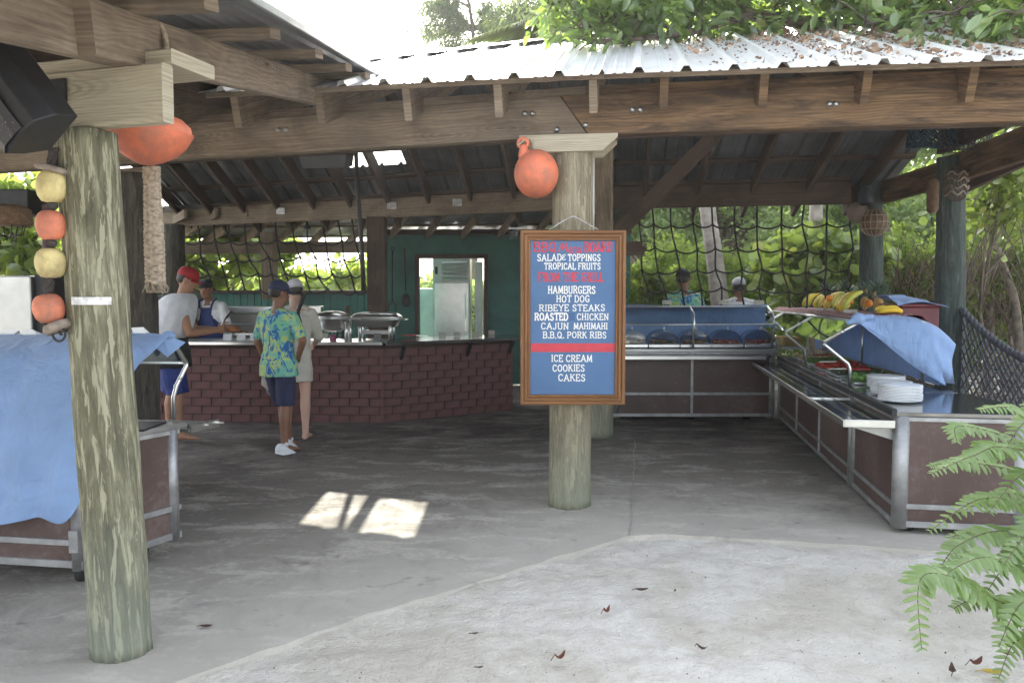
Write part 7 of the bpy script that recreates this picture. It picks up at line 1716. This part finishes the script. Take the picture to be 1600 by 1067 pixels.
# leaf litter on the roof
LIT = simple('dry_leaf_litter', (.20, .12, .07), .9, 0, .5, 30, c2=(.07, .045, .03)); LITP = simple('tan_dry_leaf', (.34, .23, .15), .9, 0, .4, 20)
def litter():
    n = 0; pos = []; sz = []; P2 = []; S2 = []
    while n < 5200:
        f = random.random(); t = random.random(); dens = max(0, (f - .05)) * (.25 + .75 * t ** 1.2) * 1.4 * (.4 + 1.2 * max(0, noise.noise((f * 9, t * 3, 1)) + .35))
        if random.random() > dens: continue
        pe = eB.lerp(eR1, f); pr = rB.lerp(rR1, f); s_ = f * (eR1 - eB).length; ph = s_ % PITCH
        if .185 < ph < .265 and random.random() < .93: continue
        p_ = pe.lerp(pr, t) + Vector((0, 0, .012 + random.random() * .012 * (1 + 2 * t))); n += 1
        if random.random() < .16: P2.append(p_ + Vector((0, 0, .012))); S2.append(random.uniform(.03, .07))
        else: pos.append(p_); sz.append(random.uniform(.010, .035))
    for nm, mt, A, B in (('roof_litter', LIT, pos, sz), ('dry_leaves_on_roof', LITP, P2, S2)):
        A = np.array(A); B = np.array(B); k = len(A); ax = rdir(k); ax[:, 2] *= .3; o = leaves_obj(nm, mt, None, T_LEAF, A, ax, rdir(k, 1.5), B, B * .7); tag(o, 'brown leaf litter scattered over the right half of the metal roof' if nm == 'roof_litter' else 'larger curled dry leaves among the litter on the roof', 'leaf litter', kind='stuff')
litter()
# ------------------------------------------------------------------ fern at the right
fe = thing('fern_plant', 'arching green sword fern leaning in from the lower right corner', 'fern', (2.55, 3.35, 0))
FSTEM = simple('brown_green_stem', (.10, .09, .035), .6); NLEAF = 0; LM = {}
def fern_frond(pts, n, pl, single=False, droop=.25, mt=L_fern):
    P = [Vector(p_) for p_ in pts]; pos = []; axs = []; nor = []; ln = []; m = MB(); rb = [curve_at(P, k / 30) for k in range(31)]
    m.tube(rb, [.0045 * (1 - .7 * k / 30) for k in range(31)], 5)
    for k in range(n):
        u = .12 + .87 * k / (n - 1); p_ = curve_at(P, u); d = (curve_at(P, min(1, u + .02)) - curve_at(P, u - .02)).normalized()
        sd = d.cross(Vector((0, -.35, 1))).normalized(); up = sd.cross(d); L = pl * (.25 + .75 * min(1, (1 - u) * 2.6)) * (min(1, .55 + u * 1.5)) * random.uniform(.85, 1.1)
        for sg in (-1, 1):
            if random.random() < .03: continue
            ax = sd * sg + d * random.uniform(.15, .45) + Vector((0, 0, -droop * random.uniform(.4, 1.5))) ; pos.append(p_); axs.append(ax); nor.append(up * .6 + Vector((-.25, -.75, .35)) + Vector([random.gauss(0, .22) for _ in range(3)])); ln.append(L)
    T = (np.array([(0, .0, 0), (.06, .5, .02), (.5, .46, .06), (.85, .28, 0), (1, 0, -.08), (.85, -.28, 0), (.5, -.46, .06), (.06, -.5, .02), (.5, 0, -.02)]), T_LEAF[1])
    fo_ = m.build('frond', FSTEM, fe); OFF[fo_.name] = OFF[fe.name]; global NLEAF
    if single and NLEAF + len(pos) <= 300:
        if 'leaflet' not in LM:
            me = scatter_mesh('leaflet', T, np.zeros((1, 3)), np.array([[1., 0, 0]]), np.array([[0., 0, 1]]), 1.0, .31); me.materials.append(mt); LM['leaflet'] = me
        for p_, a_, n_, l_ in zip(pos, axs, nor, ln):
            X = a_.normalized(); Y = n_.cross(X).normalized(); Z = X.cross(Y); o = bpy.data.objects.new('leaflet', LM['leaflet']); COL.objects.link(o); o.parent = fo_
            M = Matrix((X, Y, Z)).transposed().to_4x4(); M.translation = p_ - OFF[fe.name]; o.matrix_local = M @ Matrix.Diagonal((l_, l_, l_, 1)); NLEAF += 1
        return
    me = scatter_mesh('leaflets', T, np.array(pos) - np.array(OFF[fe.name]), np.array(axs), np.array(nor), np.array(ln), np.array(ln) * .31); me.materials.append(mt)
    o = bpy.data.objects.new('leaflets', me); COL.objects.link(o); o.parent = fo_; o['kind'] = 'stuff'
hub = Vector((2.62, 3.35, .05))
FR = [([hub, (2.45, 3.3, .75), U(1590, 690, 3.15), U(1500, 665, 3.05), U(1495, 690, 3.0)], 34, .075), ([hub, (2.4, 3.2, .8), U(1580, 700, 3.0), U(1520, 712, 2.95), U(1455, 740, 2.9)], 34, .08),
      ([hub, (2.5, 3.3, .7), U(1585, 735, 3.2), U(1500, 722, 3.15), U(1452, 728, 3.1)], 32, .07), ([hub, (2.4, 3.2, .55), U(1600, 790, 3.1), U(1530, 780, 3.0), U(1452, 830, 2.95)], 34, .08),
      ([hub, (2.45, 3.1, .5), U(1590, 830, 2.95), U(1500, 850, 2.9), U(1462, 900, 2.85)], 34, .08), ([hub, (2.3, 3.0, .45), U(1600, 950, 2.75), U(1500, 905, 2.7), U(1438, 905, 2.65), U(1440, 1015, 2.62)], 40, .105),
      ([hub, (2.3, 3.0, .5), U(1620, 900, 2.8), U(1540, 870, 2.75), U(1470, 900, 2.7)], 34, .10), ([hub, (2.4, 3.1, .3), U(1610, 1000, 2.9), U(1540, 935, 2.85), U(1490, 950, 2.8)], 30, .09),
      ([hub, (2.5, 3.2, .9), U(1640, 700, 3.0), U(1590, 640, 2.95), U(1530, 640, 2.9)], 32, .08), ([hub, (2.6, 3.1, .6), U(1660, 850, 2.9), U(1620, 820, 2.8), U(1570, 880, 2.75)], 30, .10),
      ([hub, (2.5, 3.0, .35), U(1650, 980, 2.7), U(1600, 940, 2.65), U(1560, 1010, 2.6)], 28, .10), ([hub, (2.6, 3.2, .8), U(1650, 760, 3.1), U(1600, 740, 3.0), U(1545, 800, 2.95)], 30, .085),
      ([hub, (2.6, 3.4, .6), U(1640, 800, 3.2), U(1580, 770, 3.2), U(1500, 800, 3.15)], 30, .075), ([hub, (2.9, 3.3, .8), (3.1, 3.2, .9), (3.4, 3.1, .5)], 30, .09), ([hub, (2.8, 3.7, .7), (2.9, 4.0, .8), (3.0, 4.3, .5)], 30, .09),
      ([hub, (2.5, 3.15, .45), U(1640, 905, 2.9), U(1590, 865, 2.85), U(1535, 935, 2.8)], 30, .09), ([hub, (2.5, 3.15, .15), U(1640, 1040, 2.8), U(1590, 1000, 2.75), U(1560, 1060, 2.7)], 26, .08),
      ([hub, (2.6, 3.3, .7), U(1650, 640, 3.15), U(1600, 660, 3.1), U(1560, 720, 3.05)], 28, .08), ([hub, (2.5, 3.25, .5), U(1600, 860, 3.2), U(1540, 830, 3.2), U(1480, 840, 3.2)], 30, .075)]
for i, (pts, n_, pl_) in enumerate(FR): fern_frond(pts, n_ if i in (0, 1, 3, 5) else n_ + 4, pl_ * 1.0, single=i in (0, 1, 3, 5))
# fallen leaves and twigs
def dead_leaf(px, py, ln, label, mt, rot, curl=.02, cat='leaf'):
    c = G(px, py); m = MB(); M = Matrix.Rotation(rot, 3, 'Z'); P = []
    for j in range(5):
        u = j / 4; w_ = ln * .24 * math.sin(math.pi * (.08 + .87 * u)); z = .006 + curl * (2 * u - 1) ** 2
        P += [c + M @ Vector((ln * (u - .5), -w_, z + w_ * .6)), c + M @ Vector((ln * (u - .5), 0, z)), c + M @ Vector((ln * (u - .5), w_, z + w_ * .5))]
    m.poly(P, [(3 * j + k, 3 * j + k + 1, 3 * j + k + 4, 3 * j + k + 3) for j in range(4) for k in range(2)]); m.tube([c + M @ Vector((-ln * .5, 0, .006 + curl)), c + M @ Vector((-ln * .75, .01, .008))], .0015, 4)
    o = m.build('fallen_leaf', mt, sol=.0008); tag(o, label, cat, 'fallen leaves on the ground')
DL1 = simple('dark_dead_leaf', (.075, .04, .028), .8, 0, .4, 20); DL2 = simple('reddish_dead_leaf', (.17, .06, .035), .8, 0, .4, 20); DL3 = simple('yellow_dead_leaf', (.50, .36, .05), .7, 0, .2, 10)
for px, py, ln, lb, mt, rot, cu in ((322, 981, .06, 'brown fallen leaf on the concrete right of the foreground post', DL1, .1, .008), (1003, 924, .07, 'thin dark leaf lying level on the sand below the middle post', DL1, .1, .01), (948, 958, .05, 'crumpled reddish leaf on the sand below the middle post', DL2, .9, .03),
                                    (875, 1031, .06, 'curled brown leaf on the sand near the bottom centre', DL2, .7, .03), (1097, 1016, .05, 'dark curled leaf on the sand right of the bottom centre', DL1, -.6, .02), (1488, 1052, .06, 'crumpled dark leaf at the bottom right beside the fern', DL1, 1.2, .03),
                                    (1525, 1040, .07, 'reddish leaf at the bottom right under the fern', DL2, .4, .03), (1552, 1054, .09, 'yellow fallen leaf at the bottom right corner', DL3, -.1, .012), (1575, 1025, .06, 'brown leaf under the fern at the right edge', DL2, -.4, .02), (750, 1045, .03, 'tiny dark leaf fragment at the bottom centre', DL1, .2, .005), (742, 992, .035, 'small sliver of dark leaf on the sand', DL1, .3, .006), (1055, 925, .025, 'tiny dark seed pod on the sand', DL1, 1.4, .01), (1460, 780, .06, 'small yellow leaf fallen against the fern', DL3, -.8, .01)):
    dead_leaf(px, py, ln, lb, mt, rot, cu)
pos = []; sz = []
for k in range(520):
    px = random.uniform(350, 1600); py = random.uniform(845, 1067)
    if px < 900 and py < 1000 and random.random() < .8: continue
    if px > 1420 or random.random() < .45: pass
    pos.append(G(px, py) + Vector((0, 0, -.002))); sz.append(random.uniform(.003, .009) * (1.5 if random.random() < .08 else 1))
pos = np.array(pos); sz = np.array(sz); o = leaves_obj('ground_debris', DL1, None, T_LEAF, pos, rdir(len(pos)) * np.array([1, 1, .2]), rdir(len(pos), 2), sz, sz * .7); tag(o, 'dark specks of leaf and seed debris on the sand', 'debris', kind='stuff')
# ground litter and path beyond
pos = np.stack([RNG.uniform(4.5, 14, 9000), RNG.uniform(8, 20, 9000), RNG.uniform(-.005, .03, 9000)], 1); s_ = RNG.uniform(.04, .1, 9000); o = leaves_obj('forest_litter', LIT, None, T_LEAF, pos, rdir(9000) * np.array([1, 1, .3]), rdir(9000, 2), s_, s_ * .6); tag(o, 'brown leaf litter covering the ground behind the rope mesh', 'leaf litter', kind='stuff')
c = U(1592, 530, 19); o = MB().box((c.x + .3, 19, .7), (.9, .6, 1.4)).build('red_kiosk', simple('faded_red_paint', (.30, .05, .03), .6), bevel=.02); tag(o, 'faded red cabinet far behind the rope mesh at the right edge', 'cabinet')
# ------------------------------------------------------------------ thin haze volume, added to stand in for veiling lens glare
hm = bpy.data.materials.new('glare_haze'); hm.use_nodes = True; hn = hm.node_tree; hn.nodes.clear()
ho = hn.nodes.new('ShaderNodeOutputMaterial'); hv = hn.nodes.new('ShaderNodeVolumePrincipled'); hv.inputs['Color'].default_value = (.93, .94, .96, 1)
hv.inputs['Density'].default_value = 0.0009; hv.inputs['Anisotropy'].default_value = .45; hn.links.new(hv.outputs[0], ho.inputs['Volume'])
ob = MB().box((0, 25, 8), (300, 360, 19)).build('haze', hm); tag(ob, 'thin pale haze added to stand in for lens glare', 'haze', kind='stuff')
